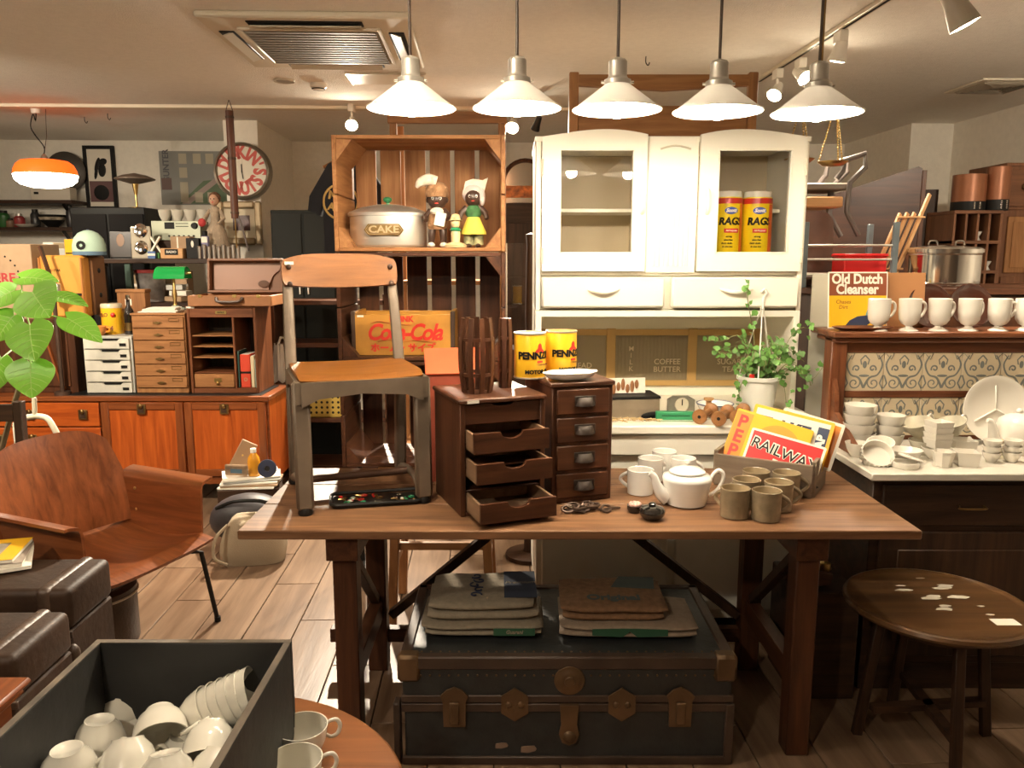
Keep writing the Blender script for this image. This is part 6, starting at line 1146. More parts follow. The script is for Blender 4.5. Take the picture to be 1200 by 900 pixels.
t = T('ink_bottle', 'small blue and white bottle with a black cap on the shelf', 'bottle', (q(240), QY + .115, QZ)); MB().box(-.025, .025, -.018, .018, 0, .155, .006).obj('body', plain('bottle_blue', (.15, .14, .25), .4), t); MB().cyl((0, 0, .155), (0, 0, .19), .018).obj('cap', BLK, t); B(-.02, .02, -.0195, -.018, .11, .15, 'label', PAPER, t, 0)
for k in range(9):
    tt = T('steel_shot_cup', 'little steel cup, number %s from the black slipcase' % ('one', 'two', 'three', 'four', 'five', 'six', 'seven', 'eight', 'nine')[k], 'cup', (q(237 + k * 5.6), QY + .05 + .0 * (k % 2), QZ), 0, 'steel cups on the shelf'); hz = .085 + .012 * (k % 2)
    MB().lathe([(0, 0), (.013, 0), (.015, hz), (.0135, hz), (.012, .005), (0, .005)], 12).obj('cup', plain('dull_steel', (.26, .23, .2), .4, .7), tt); MB().lathe([(.0145, hz - .006), (.0165, hz - .003), (.0145, hz)], 12).obj('lip', CHR, tt)
# lady doll, pole
t = T('dressed_doll', 'tall doll in a wide cream lace dress on the shelf', 'doll', (q(243) + .01, QY + .26, QZ)); LAC = plain('lace_cream', (.36, .28, .2), .95, bump=.8, bscale=60, var=.3)
MB().lathe([(.105, 0), (.1, .02), (.09, .1), (.065, .2), (.035, .26), (.03, .3), (.04, .33), (.025, .36), (0, .37)], 24).obj('dress', LAC, t); hd = MB().ell((0, -.01, .41), (.033, .035, .042), 16, 10).obj('head', plain('doll_skin', (.5, .3, .2), .5), t); MB().ell((0, .008, .425), (.042, .04, .042), 14, 9).obj('hair', plain('hair_brown', (.13, .06, .03), .8), t)
for s in (-1, 1): MB().tube([(s * .035, 0, .34), (s * .07, -.03, .28), (s * .04, -.07, .24)], [.014, .013, .008], 8).obj('arm', LAC, t); MB().ell((s * .012, -.043, .415), (.004, .003, .005), 8, 5).obj('eye', BLK, hd)
MB().ell((0, -.046, .405), (.004, .006, .005), 8, 5).obj('nose', plain('doll_skin', (.5, .3, .2), .5), hd); MB().ell((0, -.042, .392), (.008, .004, .003), 8, 5).obj('mouth', RED, hd); MB().ell((-.07, -.075, .25), (.028, .02, .03), 12, 8).obj('red_rose', plain('rose', (.4, .03, .03), .7), t)
p = G(268, 117, RH); t = T('hanging_pole', 'long brown wooden pole hanging from a ceiling hook', 'pole', p); z0 = A(268, 256, p.y).z - RH; MB().tube([(0, 0, -.07), (0, 0, z0)], .026, 12).obj('shaft', wood('pole_wood', (.06, .02, .012), (.15, .06, .035), 'z', 1), t); MB().tube([(0, 0, 0), (-.022, 0, -.07), (-.018, 0, -.1), (.018, 0, -.1), (.022, 0, -.07), (0, 0, 0)], .003, 5).obj('wire_loop', IRON, t); MB().cyl((0, 0, z0), (-.0, 0, z0 - .2), .005, n=8).obj('rod', BRSD, t); MB().tube([(.02, 0, z0 + .02), (.05, 0, z0 - .08), (.08, 0, z0 - .22)], .007, 6).obj('cord', LEATD, t)
for z in (-.12, z0 + .03, z0 * .5): MB().lathe([(.0265, z), (.029, z + .008), (.0265, z + .016)], 14).obj('band', IRON, t)
# things on the lower shelf
t = T('parts_tub', 'clear plastic tub with a red lid on the lower shelf', 'tub', (A(174, 350, QY + .1).x, QY + .16, 1.1525)); MB().lathe([(0, 0), (.085, 0), (.1, .2), (.097, .2), (.083, .005), (0, .005)], 24).obj('tub', plain('tub_clear', (.35, .33, .32), .25, var=.5, bscale=60), t); MB().lathe([(.105, .2), (.105, .222), (0, .226)], 24).obj('lid', plain('lid_red', (.4, .05, .05), .4), t)
t = T('flat_carton', 'pale cardboard carton behind the red-lidded tub', 'carton', (A(187, 340, QY + .25).x, QY + .27, 1.1525)); MB().box(-.19, .2, 0, .1, 0, .21, .003).obj('carton', plain('kraft_pale', (.42, .3, .18), .8), t); B(-.19, .2, -.001, 0, .1, .12, 'tape', PAPER, t, 0)
t = T('box_pile', 'heap of small boxes and papers beside the red-lidded tub', 'boxes', (A(210, 360, QY + .1).x, QY + .08, 1.1525))
for k in range(4): MB().obox((.03 * (k % 2) - .02, .04, .02 + .04 * k), (.14 - .015 * k, .09, .034), (0, 0, .2 * k - .3), .002).obj('packet', (KRAFT, PAPER, GRYP, KRAFT)[k], t)
# ================================================================== black tall cabinet, mushroom lamp, wall things
KY2 = 6.2; a = A(84, 270, KY2).x; b = A(171, 270, KY2).x; KZ = A(600, 243, KY2).z; t = T('black_cabinet', 'tall black cabinet by the back wall under the frame', 'cabinet', ((a + b) / 2, KY2, 0)); w_ = (b - a) / 2; MB().box(-w_, w_, 0, .5, 0, KZ, .005).obj('body', BLK, t)
for s in (-1, 1): d = MB().box(s * w_ / 2 - w_ / 2 + .01, s * w_ / 2 + w_ / 2 - .01, -.012, -.0005, .1, KZ - .05, .003).obj('door', plain('black_panel', (.007, .006, .006), .7, spec=.1), t); MB().ell((s * .03, -.02, 1.1), .012, 8, 6).obj('knob', BRSD, d)
t = T('mushroom_lamp', 'brass stemmed table lamp with a wide flat grey shade, unlit', 'lamp', (A(146, 240, KY2).x, KY2 + .2, KZ)); zs = A(600, 214, KY2 + .2).z - KZ; MB().lathe([(0, 0), (.07, 0), (.07, .01), (.012, .016), (0, .016)], 20).obj('base', BRSD, t); MB().cyl((0, 0, .014), (0, 0, zs - .04), .009).obj('stem', BRS, t); MB().lathe([(.012, zs - .09), (.026, zs), (.02, zs), (.01, zs - .09)], 16).obj('cup', BRS, t); MB().lathe([(.03, zs - .01), (.148, zs + .022), (.15, zs + .03), (.09, zs + .055), (.04, zs + .065), (.01, zs + .072), (0, zs + .072)], 32).obj('shade', plain('shade_grey', (.17, .13, .1), .5, .2), t)
def wallx(px, py, yr=YB - .002):  # point on the back wall seen at this pixel
    d = A(px, py, 1.0) - Vector((0, 0, CAMZ)); n = toroom(Vector((d.x, d.y, 0))); s = yr / n.y; return Vector((d.x * s, d.y * s, CAMZ + d.z * s))
def wallbox(px0, px1, py0, py1, yr=YB - .002):
    a = wallx(px0, (py0 + py1) / 2, yr); b = wallx(px1, (py0 + py1) / 2, yr); zt = wallx(px0, py0, yr).z; zb = wallx(px0, py1, yr).z; return (a + b) / 2, (b - a).length / 2, zb, zt
c, w_, zb, zt = wallbox(101, 137, 171, 246); t = T('wall_frame', 'tall black picture frame with a drawing and a clock print', 'picture', (c.x, c.y, zb), PHI); h = zt - zb
MB().box(-w_ + .01, w_ - .01, -.02, 0, .01, h - .01).obj('backing', PAPER, t); 
for (p, q_, r, s) in ((-w_, -w_ + .03, 0, h), (w_ - .03, w_, 0, h), (-w_ + .03, w_ - .03, 0, .03), (-w_ + .03, w_ - .03, h - .03, h)): B(p, q_, -.035, 0, r, s, 'frame_bar', BLK, t)
B(-w_ + .035, w_ - .035, -.0215, -.02, .07, h * .45, 'lower_print', plain('print_maroon', (.13, .06, .06), .6), t, 0); MB().ell((0, -.022, h * .27), (w_ * .5, .002, w_ * .5), 20, 8).obj('dial_print', BLK, t)
for (x, z, a_, b_, r) in ((-.02, .7, .02, .07, .3), (.03, .75, .04, .03, -.4), (.02, .62, .035, .06, .1), (-.035, .58, .015, .06, .2)): MB().ell((0, 0, 0), (a_, .0015, b_), 14, 7).obj('ink_figure', (BLK, KRAFT, PAPER, BLK)[int(a_ * 1000) % 4], t, (x, -.0215, h * z), (0, r, 0))
c, w_, zb, zt = wallbox(188, 272, 177, 240); t = T('map_poster', 'faded pictorial map poster pinned to the back wall', 'poster', (c.x, c.y, zb), PHI); h = zt - zb; MB().box(-w_, w_, -.004, 0, 0, h).obj('sheet', plain('poster_blue', (.27, .27, .25), .7, var=.2, bscale=6), t)
MB().prism([(-w_ * .5, h * .02), (w_ * .9, h * .02), (w_ * .9, h * .5), (w_ * .2, h * .45)], -.0048, -.004).obj('field_print', plain('poster_green', (.12, .17, .1), .7), t); MB().prism([(-w_ * .45, h * .02), (-w_ * .2, h * .02), (w_ * .75, h * .5), (w_ * .55, h * .52)], -.0054, -.0048).obj('road_print', plain('poster_pink', (.36, .28, .25), .7), t); txt('GUNTER', .075, plain('poster_ink', (.1, .1, .11), .7), t, (-w_ + .06, -.005, h * .72), (pi / 2, -pi / 2, 0), off=.002)
for (x, z) in ((-.35, .86), (-.35, .6), (-.35, .33), (-.35, .14), (.05, .86), (.05, .14), (.4, .86), (.4, .14)): B(w_ * x - .035, w_ * x + .035, -.0056, -.004, h * z - .045, h * z + .045, 'inset_print', plain('poster_cream', (.45, .4, .3), .7), t, 0)
B(-w_ + .01, -w_ + .1, -.0056, -.004, h * .28, h * .5, 'photo_print', plain('photo_brown', (.12, .07, .06), .6), t, 0)
# round advertising clock on the column
c, w_, zb, zt = wallbox(249, 318, 166, 234, 6.34); r = (zt - zb) / 2; t = T('wall_clock', 'round advertising wall clock with red lettering around its dial', 'clock', (c.x, c.y, (zb + zt) / 2), PHI); 
m = MB(); m.m = Matrix.Rotation(pi / 2, 4, 'X'); m.lathe([(0, -.07), (r, -.07), (r, .0), (r * .97, .02), (r * .9, .025), (r * .87, .012), (r * .87, 0), (0, 0)], 40); m.obj('case', plain('clock_steel', (.22, .2, .16), .3, .8), t); m = MB(); m.m = Matrix.Rotation(pi / 2, 4, 'X'); m.lathe([(0, .004), (r * .86, .004), (r * .86, 0)], 40); m.obj('dial', plain('dial_white', (.68, .63, .52), .5), t)
CRD = plain('clock_red', (.5, .06, .035), .5)
for word, mid, dr in (('DUNKIN\'S', 78, -1), ('DONUTS', -95, 1)):
    n = len(word)
    for k, chh in enumerate(word):
        an = math.radians(mid + dr * (k - (n - 1) / 2) * (23 if dr < 0 else 25)); rr = r * .62; rot = (an - pi / 2) if dr < 0 else (an + pi / 2)
        o = txt(chh, .135 if chh != "'" else .1, CRD, t, (rr * math.cos(an), -.005, rr * math.sin(an)), (pi / 2, -rot, 0), 'numeral_letter', off=.007, sx=.74)
B(-.004, .004, -.009, -.006, -.012, .05, 'hour_hand', BLK, t); MB().bar((0, -.008, .01), (.008, -.008, -.06), .006, .002).obj('minute_hand', BLK, t)
B(-.06, .06, .071, .09, -.06, .06, 'wall_bracket', IRON, t)
c, w_, zb, zt = wallbox(255, 308, 236, 287, 6.38); t = T('gilt_frame', 'gilt framed small photograph hanging under the clock', 'picture', (c.x, c.y, zb), PHI); h = zt - zb; MB().box(-w_ + .02, w_ - .02, -.01, .0, .02, h - .02).obj('mount', plain('mount_cream', (.58, .5, .36), .7), t)
for (p, q_, r_, s) in ((-w_, -w_ + .055, 0, h), (w_ - .055, w_, 0, h), (-w_ + .055, w_ - .055, 0, .055), (-w_ + .055, w_ - .055, h - .055, h)): B(p, q_, -.035, 0, r_, s, 'frame_bar', GOLD, t, .012)
B(-w_ * .3, w_ * .45, -.012, -.01, h * .33, h * .68, 'photo', plain('photo_maroon', (.09, .04, .04), .4, var=.8, bscale=60), t, 0)
# shelves on the back wall, far left
for i, py in enumerate((234, 266)):
    a = wallx(-60, py, YB - .3); b = wallx(84, py, YB - .3); c = (a + b) / 2; t = T('wall_shelf', ('upper', 'lower')[i] + ' dark wall shelf behind the glass pendant', 'shelf', (c.x, c.y, a.z), PHI, 'wall shelves'); w_ = (b - a).length / 2; MB().box(-w_, w_, 0, .29, -.03, 0, .003).obj('board', DARK[0], t)
    for s in (-.7, .8): MB().bar((w_ * s, .28, -.2), (w_ * s, .06, -.032), .02, .02).obj('bracket', BLKM, t)
    if i == 0: zs1 = a.z
    else: zs2 = a.z
def onw(px, z, yr=YB - .2): d = A(px, 240, 1.0); n = toroom(Vector((d.x, d.y, 0))); s = yr / n.y; return (d.x * s, d.y * s, z)
t = T('white_carton', 'long white box with faint print on the upper wall shelf', 'box', onw(60, zs1, YB - .28), PHI); MB().box(-.17, .17, 0, .12, 0, .11, .003).obj('carton', plain('carton_white', (.55, .5, .42), .7), t); B(-.14, -.1, -.001, 0, .05, .07, 'print', BLK, t, 0)
t = T('desk_fan', 'dark round desk fan on the upper wall shelf', 'fan', onw(80, zs1, YB - .07), PHI); zf = .26; 
m = MB(); m.m = Matrix.Translation((0, 0, zf)) @ Matrix.Rotation(pi / 2, 4, 'X'); m.lathe([(.0, .03), (.06, .03), (.17, .01), (.18, 0), (.17, -.01), (.06, -.03), (0, -.03)], 32); m.obj('cage', plain('fan_dark', (.07, .06, .05), .5, .3), t); MB().cyl((0, 0, 0), (0, 0, zf - .17), .015).obj('neck', BLKM, t); MB().lathe([(0, 0), (.08, 0), (.07, .02), (0, .03)], 20).obj('base', BLKM, t)
for k, (px, nm, lab, cat, col, r, h) in enumerate(((3, 'green_jar', 'green jar at the end of the lower wall shelf', 'jar', (.03, .12, .03), .05, .15), (21, 'red_jar', 'small red glass jar with a steel lid on the lower wall shelf', 'jar', (.3, .04, .04), .045, .12), (10, 'brown_pot', 'squat brown pot on the lower wall shelf', 'pot', (.2, .12, .07), .04, .08), (81, 'dark_flask', 'tall dark flask at the shelf end by the black cabinet', 'flask', (.02, .018, .02), .033, .2), (40, 'dark_tin', 'dark tin with a pale label on the lower wall shelf', 'tin', (.03, .03, .03), .04, .16))):
    t = T(nm, lab, cat, onw(px, zs2, YB - .16), 0); mm = plain(nm, col, .35); MB().lathe([(0, 0), (r * .9, 0), (r, .01), (r, h * .7), (r * .6, h * .85), (0, h * .85)], 18).obj('body', mm, t); MB().lathe([(r * .62, h * .84), (r * .62, h), (0, h)], 16).obj('lid', ALU if k == 1 else BLKM, t)
t = T('white_plate', 'flat white dish on the lower wall shelf', 'dish', onw(29, zs2, YB - .24)); MB().lathe([(0, 0), (.06, 0), (.1, .025), (.097, .025), (.058, .004), (0, .004)], 24).obj('dish', CER, t); MB().lathe([(.055, -.0), (.06, 0), (.06, .004)], 20).obj('foot', CER, t)
t = T('black_bowl', 'wide black bowl with a pale patterned rim on the lower wall shelf', 'bowl', onw(60, zs2, YB - .18)); MB().lathe([(0, 0), (.04, 0), (.095, .06), (.118, .11), (.113, .11), (.088, .06), (.04, .01), (0, .01)], 26).obj('bowl', BLK, t); MB().lathe([(.099, .065), (.11, .088), (.108, .09)], 26).obj('rim_pattern', plain('pattern_pale', (.4, .34, .25), .6, var=.8, bscale=80), t)
for k, (a, b, h, m_) in enumerate(((44, 60, .14, PAPER), (58, 72, .1, GRYP), (73, 82, .16, YEL))):
    p = A((a + b) / 2, 298, 5.3); t = T('paper_bundle', ('stack of pale magazines', 'folded grey newspapers', 'small yellow carton')[k] + ' behind the yellow case', ('magazines', 'newspapers', 'carton')[k], (p.x, 5.35 + .0 * k, 1.42)); 
    B(-.036, .036, 0, .14, 0, h, 'bundle', m_, t, .004); B(-.03, .03, -.001, 0, h * .4, h * .45, 'print_line', BLK, t, 0)
a = A(-40, 310, 5.3).x; b = A(86, 310, 5.3).x; t = T('back_counter', 'dark counter behind the yellow case and cardboard box', 'counter', ((a + b) / 2, 5.28, 0)); MB().box((a - b) / 2, (b - a) / 2 - .02, 0, .5, 0, 1.395, .004).obj('body', DARK[2], t); B((a - b) / 2 - .01, (b - a) / 2 - .01, -.01, .5, 1.395, 1.42, 'top', DARK[0], t)
# ================================================================== between sideboard and crates
c0 = A(318, 300, 5.7).x; c1 = A(392, 300, 5.7).x; zt = A(600, 246, 5.7).z; t = T('metal_locker', 'dark green-grey metal locker against the wall', 'locker', ((c0 + c1) / 2, 5.72, 0)); w_ = (c1 - c0) / 2; LKM = plain('locker_dark', (.014, .016, .014), .6, spec=.2); MB().box(-w_, w_, 0, .5, 0, zt, .005).obj('body', LKM, t)
for s in (-1, 1): d = MB().box(s * w_ / 2 - w_ / 2 + .008, s * w_ / 2 + w_ / 2 - .008, -.012, -.0005, .08, zt - .02, .004).obj('door', LKM, t); B(s * .03 - .006, s * .03 + .006, -.03, -.012, 1.2, 1.35, 'handle', ALU, d)
c0 = A(320, 400, 5.2).x; c1 = A(452, 400, 5.2).x; t = T('open_bookshelf', 'brown open wooden shelf seen between the school chair legs', 'shelf', ((c0 + c1) / 2, 5.2, 0)); w_ = (c1 - c0) / 2
for py in (352, 402, 490, 545): z = A(600, py, 5.2).z; B(-w_, w_, 0, .3, z - .03, z, 'shelf_board', WALN[0], t)
for s in (-1, 1): B(s * w_ - .015, s * w_ + .015, 0, .3, 0, A(600, 345, 5.2).z, 'side', WALN[2], t)
z4 = A(600, 490, 5.2).z; z3 = A(600, 402, 5.2).z
# bags and baskets on it
t = T('plastic_bag', 'crumpled white plastic bag on the sideboard end', 'bag', (A(325, 440, 5.0).x - .02, 5.1, SZ2 - .0)); bpy.data.objects.remove(t)
t = T('plastic_bag', 'crumpled white plastic bag hanging from the brown shelf', 'bag', (A(327, 440, 5.1).x, 5.12, 0)); zb = A(600, 447, 5.1).z; zt = A(600, 404, 5.1).z
def bagf(u, v): a = 2 * pi * u; r = .055 * (1 + .25 * math.sin(5 * a + 6 * v) * .5 + .15 * math.sin(11 * a)) * (1 - .55 * v); return (r * math.cos(a), r * .7 * math.sin(a), zb + (zt - zb) * v + .01 * math.sin(7 * a))
MB().sheet(bagf, 28, 8).obj('bag', plain('bag_white', (.55, .53, .48), .35), t, ang=70); MB().tube([(0, 0, zt), (0, .05, zt + .04), (.02, .08, zt + .03)], .008, 6).obj('handle_loop', plain('bag_white', (.55, .53, .48), .35), t)
t = T('yellow_basket', 'yellow perforated basket on the low brown shelf', 'basket', (A(375, 490, 5.25).x, 5.24, z4)); w_ = .16; h = .2; YB_ = plain('basket_yellow', (.45, .32, .06), .5)
for (p, q_, r, s) in ((-w_, w_, 0, .008), (-w_, w_, .2, .208), (-w_, -w_ + .008, .008, .2), (w_ - .008, w_, .008, .2)): B(p, q_, r, s, 0, h, 'panel', YB_, t)
for i in range(8):
    for j in range(5): MB().lathe([(0, .0012), (.008, .0006), (.009, 0)], 8).obj('hole_print', BLK, t, (-w_ + .03 + i * .037, 0, .03 + j * .035), (pi / 2, 0, 0))
p = G(363, 548, .0); t = T('white_sheet', 'crinkled white paper sheet spread on the floor by the sideboard', 'paper', (-1.18, 4.72, 0), .1)
MB().sheet(lambda u, v: ((u - .5) * .42, (v - .5) * .55, .006 + .005 * math.sin(9 * u + 3 * v) * math.sin(8 * v) + .004 * math.sin(17 * u)), 14, 14, .002).obj('sheet', plain('sheet_white', (.75, .72, .66), .6), t); MB().sheet(lambda u, v: ((u - .5) * .3 + .02, .2 + v * .09, .012 + .04 * v), 4, 4, .002).obj('curled_edge', plain('sheet_white', (.75, .72, .66), .6), t)
# black t-shirt on a hanger
YT = 3.6; zt = A(600, 188, YT).z; t = T('tshirt', 'black t-shirt with a round yellow print hanging behind the crates', 't-shirt', (A(410, 240, YT).x, YT, 0)); z0 = zt; MB().lathe([(0, 0), (.1, 0), (.1, .015), (.012, .025), (.01, zt - .02), (0, zt - .02)], 16, (0, .04, 0)).obj('stand', BLKM, t)
TS = plain('tshirt_black', (.012, .013, .018), .9, bump=.2, bscale=40); out = [(-.06, 0), (-.1, -.02), (-.2, -.18), (-.21, -.25), (-.15, -.28), (-.13, -.2), (-.135, -.62), (.135, -.62), (.13, -.2), (.15, -.28), (.21, -.25), (.2, -.18), (.1, -.02), (.06, 0), (0, -.03)]
MB().prism([(a * .86, b * .86 + z0) for a, b in out], -.025, .025).obj('cloth', TS, t); RNG = plain('print_yellow', (.5, .33, .1), .7)
m = MB(); m.m = Matrix.Translation((-.035, -.0255, z0 - .18)) @ Matrix.Scale(.8, 4) @ Matrix.Rotation(pi / 2, 4, 'X'); m.lathe([(.088, 0), (.09, .001), (.098, .001), (.1, 0)], 32); m.obj('ring_print', RNG, t); txt('Mont', .05, RNG, t, (-.035, -.0262, z0 - .16), (pi / 2, .2, 0), off=.002); txt('Aubre', .045, RNG, t, (-.035, -.0262, z0 - .21), (pi / 2, .2, 0), off=.002)
MB().tube([(-.11, 0, z0 - .03), (0, 0, z0 + .03), (.11, 0, z0 - .03)], .008, 6).obj('hanger', OAK[0], t); MB().tube([(0, .04, z0 - .03), (0, .04, z0 + .02), (0, .0, z0 + .03)], .003, 6).obj('hanger_wire', IRON, t)
# ================================================================== plywood armchair
t = T('plywood_armchair', 'moulded plywood lounge armchair on thin black steel legs', 'armchair', (-1.53, 2.88, 0), math.radians(69))
def seatp(u, v): x = (u - .5) * .53; y = -.26 + .5 * v; z = .385 - .05 * math.sin(pi * min(1, v * .9 + .05)) * (1) + .02 * (1 - v) ** 3 * 0 - .03 * max(0, .12 - v) / .12 + .012 * abs(2 * u - 1) ** 3; return (x, y, z)
MB().sheet(seatp, 12, 16, .012).obj('seat', PLY[1], t)
def backp(u, v):
    s = 2 * u - 1; x = s * .285 * (1 - .22 * max(0, v - .55) ** 1.2 * 1.2 * abs(s) ** 2); z = .385 + .395 * v - .06 * abs(s) ** 3.2 * max(0, v - .3) / .7; y = .215 + .1 * v - .05 * s * s + .03 * (v - .5) ** 2; return (x, y, z)
MB().sheet(backp, 18, 12, -.012).obj('backrest', PLY[2], t)
for s in (-1, 1):
    def armp(u, v, s=s):
        y = -.2 + .42 * u
        if v < .6: f = v / .6; return (s * (.272 + .012 * f), y,   .325 + .23 * f - .012 * (1 - u))
        f = (v - .6) / .4; a = f * pi / 2; return (s * (.284 + .035 * (1 - math.cos(a)) + .05 * max(0, f - .5)), y, .555 + .03 * math.sin(a) - .012 * (1 - u))
    MB().sheet(armp, 10, 14, .011 * s).obj('armrest', PLY[1], t)
    for zz in (.43, .52): MB().ell((s * .268, .14, zz), (.004, .007, .007), 8, 5).obj('bolt', BRS, t)
    MB().tube([(s * .2, -.2, .315), (s * .24, -.215, .3), (s * .27, -.25, .0)], .0095, 8).obj('front_leg', BLKM, t); MB().tube([(s * .2, .18, .305), (s * .23, .2, .29), (s * .26, .26, .0)], .0095, 8).obj('rear_leg', BLKM, t)
    MB().cyl((s * .27, -.25, 0), (s * .2695, -.2495, .02), .0125).obj('foot_cap', BLK, t); MB().tube([(s * .2, -.2, .315), (s * .2, .18, .305)], .008, 8).obj('side_rail', BLKM, t)
MB().tube([(-.2, -.2, .315), (.2, -.2, .315)], .008, 8).obj('cross_rail', BLKM, t); MB().tube([(-.12, .17, .31), (-.12, .245, .36), (-.12, .265, .5)], .008, 6).obj('back_bracket', BLKM, t); MB().tube([(.12, .17, .31), (.12, .245, .36), (.12, .265, .5)], .008, 6).obj('back_bracket', BLKM, t)
B(-.255, -.235, .235, .2365, .71, .725, 'price_tag', PAPER, t, 0)
# round pouf under it, two brown trunks, magazines
t = T('leather_pouf', 'low round brown leather case with cream piping under the armchair', 'case', (-1.6, 2.86, 0)); MB().lathe([(0, 0), (.15, 0), (.155, .01), (.155, .2), (0, .2)], 32).obj('body', LEATD, t); MB().lathe([(.157, .202), (.157, .225), (.14, .24), (0, .245)], 32).obj('lid', LEATD, t); MB().tube([(.157 * math.cos(k * pi / 18), .157 * math.sin(k * pi / 18), .202) for k in range(36)], .005, 6, True).obj('piping', PAPER, t)
LB = plain('trunk_brown', (.034, .017, .009), .55, bump=.2, var=.35, bscale=40, spec=.25)
def ltrunk(label, x0, x1, y0, y1, h, rz=0):
    t = T('travel_chest', label, 'trunk', ((x0 + x1) / 2, (y0 + y1) / 2, 0), rz, 'brown leather trunks'); w, d = (x1 - x0) / 2, (y1 - y0) / 2
    MB().box(-w, w, -d, d, 0, h * .74, .006).obj('body', LB, t); ld = MB().rbox(-w - .004, w + .004, -d - .004, d + .004, h * .745, h, .022).obj('lid', LB, t, ang=60)
    for x in (-w * .45, w * .82): MB().rbox(x - .022, x + .022, -d - .012, d + .012, h * .7, h + .005, .018).obj('strap', LEATD, ld, ang=60); B(x - .018, x + .018, -d - .01, -d, .0, h * .69, 'strap_tail', LEATD, t)
    B(-w - .006, w + .006, -d - .007, -d, h * .7, h * .745, 'seam_band', LEATD, t)
    for k in range(9): MB().ell((-w + .03 + k * (2 * w - .06) / 8, -d - .009, h * .722), (.006, .004, .006), 8, 5).obj('stud', BRSD, t)
    for z in (.05, h * .6): MB().ell((w, -d, z), (.02, .02, .03), 10, 6).obj('corner_cap', LEATD, t)
    B(-.03 + w * .3, .03 + w * .3, -d - .012, -d - .004, h * .62, h * .8, 'lock', BRSD, t); return t
ltrunk('big brown leather trunk with rounded lid beside the armchair', -2.1, -1.31, 2.2, 2.455, .5, .02); ltrunk('second brown leather trunk in front of the magazines', -2.05, -1.265, 1.86, 2.13, .47, .02)
for k, (lab, c) in enumerate((('pale magazine, lowest of the pile on the brown trunk', PAPER), ('photo magazine in the middle of the pile on the trunk', plain('mag_photo', (.3, .25, .2), .4, var=.6, bscale=20)), ('yellow-covered magazine, topmost on the brown trunk', YEL))):
    p = G(12, 650, .5); t = T('magazine', lab, 'magazine', (-1.68 - .02 * k, 2.37 + .015 * k, .506 + .0125 * k), .5 - .12 * k, 'magazines on the trunk'); MB().box(-.15, .15, -.1, .1, 0, .0105, .001).obj('pages', PAPER, t); B(-.151, .151, -.101, .101, .0106, .0116, 'cover', c, t, 0); B(-.1, .1, -.06, .06, .0117, .012, 'cover_print', plain('mag_print', (.35, .3, .22), .5, var=.6, bscale=25), t, 0)
# side table corner
p = G(38, 792, .6); t = T('side_table', 'small polished wooden table with a moulded edge', 'table', (p.x - .25, p.y - .22, 0)); MB().box(-.25, .25, -.22, .22, .585, .6, .006).obj('top', TEAKD[1], t); MB().box(-.24, .24, -.21, .21, .565, .5848, .008).obj('edge_moulding', TEAKD[1], t); B(-.22, .22, -.19, .19, .48, .5645, 'apron', TEAKD[1], t)
for sx in (-1, 1):
    for sy in (-1, 1): MB().bar((sx * .2, sy * .17, 0), (sx * .2, sy * .17, .48), .04, .04, .004).obj('leg', TEAKD[2], t)
B(.1, .17, .08, .14, .6002, .601, 'price_tag', PAPER, t, 0)
# cream tubular chair, dark chair, fig plant at the left
t = T('tubular_chair', 'cream tubular steel chair frame behind the plywood armchair', 'chair', (-1.98, 3.55, 0)); CT = plain('tube_cream', (.62, .56, .43), .4, var=.15, bscale=30); o_ = Vector(t.location); tq = lambda px, py, Y=3.45: A(px, py, Y) - o_
MB().tube([tq(18, 498), tq(28, 490), tq(48, 488), tq(60, 496), tq(74, 530), tq(82, 600)], .013, 10).obj('back_tube', CT, t); MB().tube([tq(40, 466), tq(41, 488)], .01, 8).obj('stem_tube', CT, t)
e = tq(82, 600); s_ = tq(18, 498)
for (x, y) in ((e.x, e.y), (s_.x, s_.y), (e.x, .3), (s_.x, .3)): MB().tube([(x, y, 0), (x, y, e.z + .01)], .012, 8).obj('leg', CT, t)
MB().tube([s_, (s_.x, s_.y, e.z)], .012, 8).obj('back_tube', CT, t); MB().box(s_.x, e.x, s_.y, .3, e.z, e.z + .02, .004).obj('seat', WALN[0], t)
q = tq(21, 506); MB().box(q.x - .012, q.x + .012, q.y - .016, q.y - .0145, q.z - .04, q.z + .02).obj('price_tag', PAPER, t)
t = T('dark_chair', 'dark wooden chair with a solid back post behind the trunks', 'chair', (-2.15, 2.95, 0), .1); zt = A(10, 482, 2.95).z
for sx in (-1, 1): MB().bar((sx * .17, .17, 0), (sx * .17, .2, zt), .035, .04, .004).obj('back_post', DARK[2], t); MB().bar((sx * .17, -.17, 0), (sx * .17, -.17, .43), .035, .035, .004).obj('front_leg', DARK[2], t)
B(-.2, .2, -.2, .17, .43, .46, 'seat', DARK[0], t)
for z in (.6, zt - .08): B(-.155, .155, .178, .196, z, z + .07, 'back_slat', DARK[0], t)
t = T('fig_plant', 'potted fig with big bright green heart-shaped leaves', 'plant', (-1.98, 3.2, 0)); o_ = Vector(t.location)
bpy.data.objects.remove(t)
t = T('fig_plant', 'potted fig with big bright green heart-shaped leaves', 'plant', (-2.28, 3.42, 0)); o_ = Vector(t.location)
MB().lathe([(0, 0), (.1, 0), (.13, .2), (.138, .22), (.13, .22), (.115, .19), (0, .19)], 28).obj('pot', plain('terracotta', (.3, .13, .07), .8), t); MB().lathe([(0, .196), (.118, .196)], 24).obj('soil', plain('soil', (.04, .025, .015), .9), t)
LEAF = plain('fig_leaf', (.22, .52, .05), .38, var=.25, bscale=12); VEIN = plain('leaf_vein', (.35, .55, .15), .5)
LEAF.node_tree.nodes['Principled BSDF'].inputs['Subsurface Weight'].default_value = 0
P3 = lambda px, py, Y: A(px, py, Y) - o_
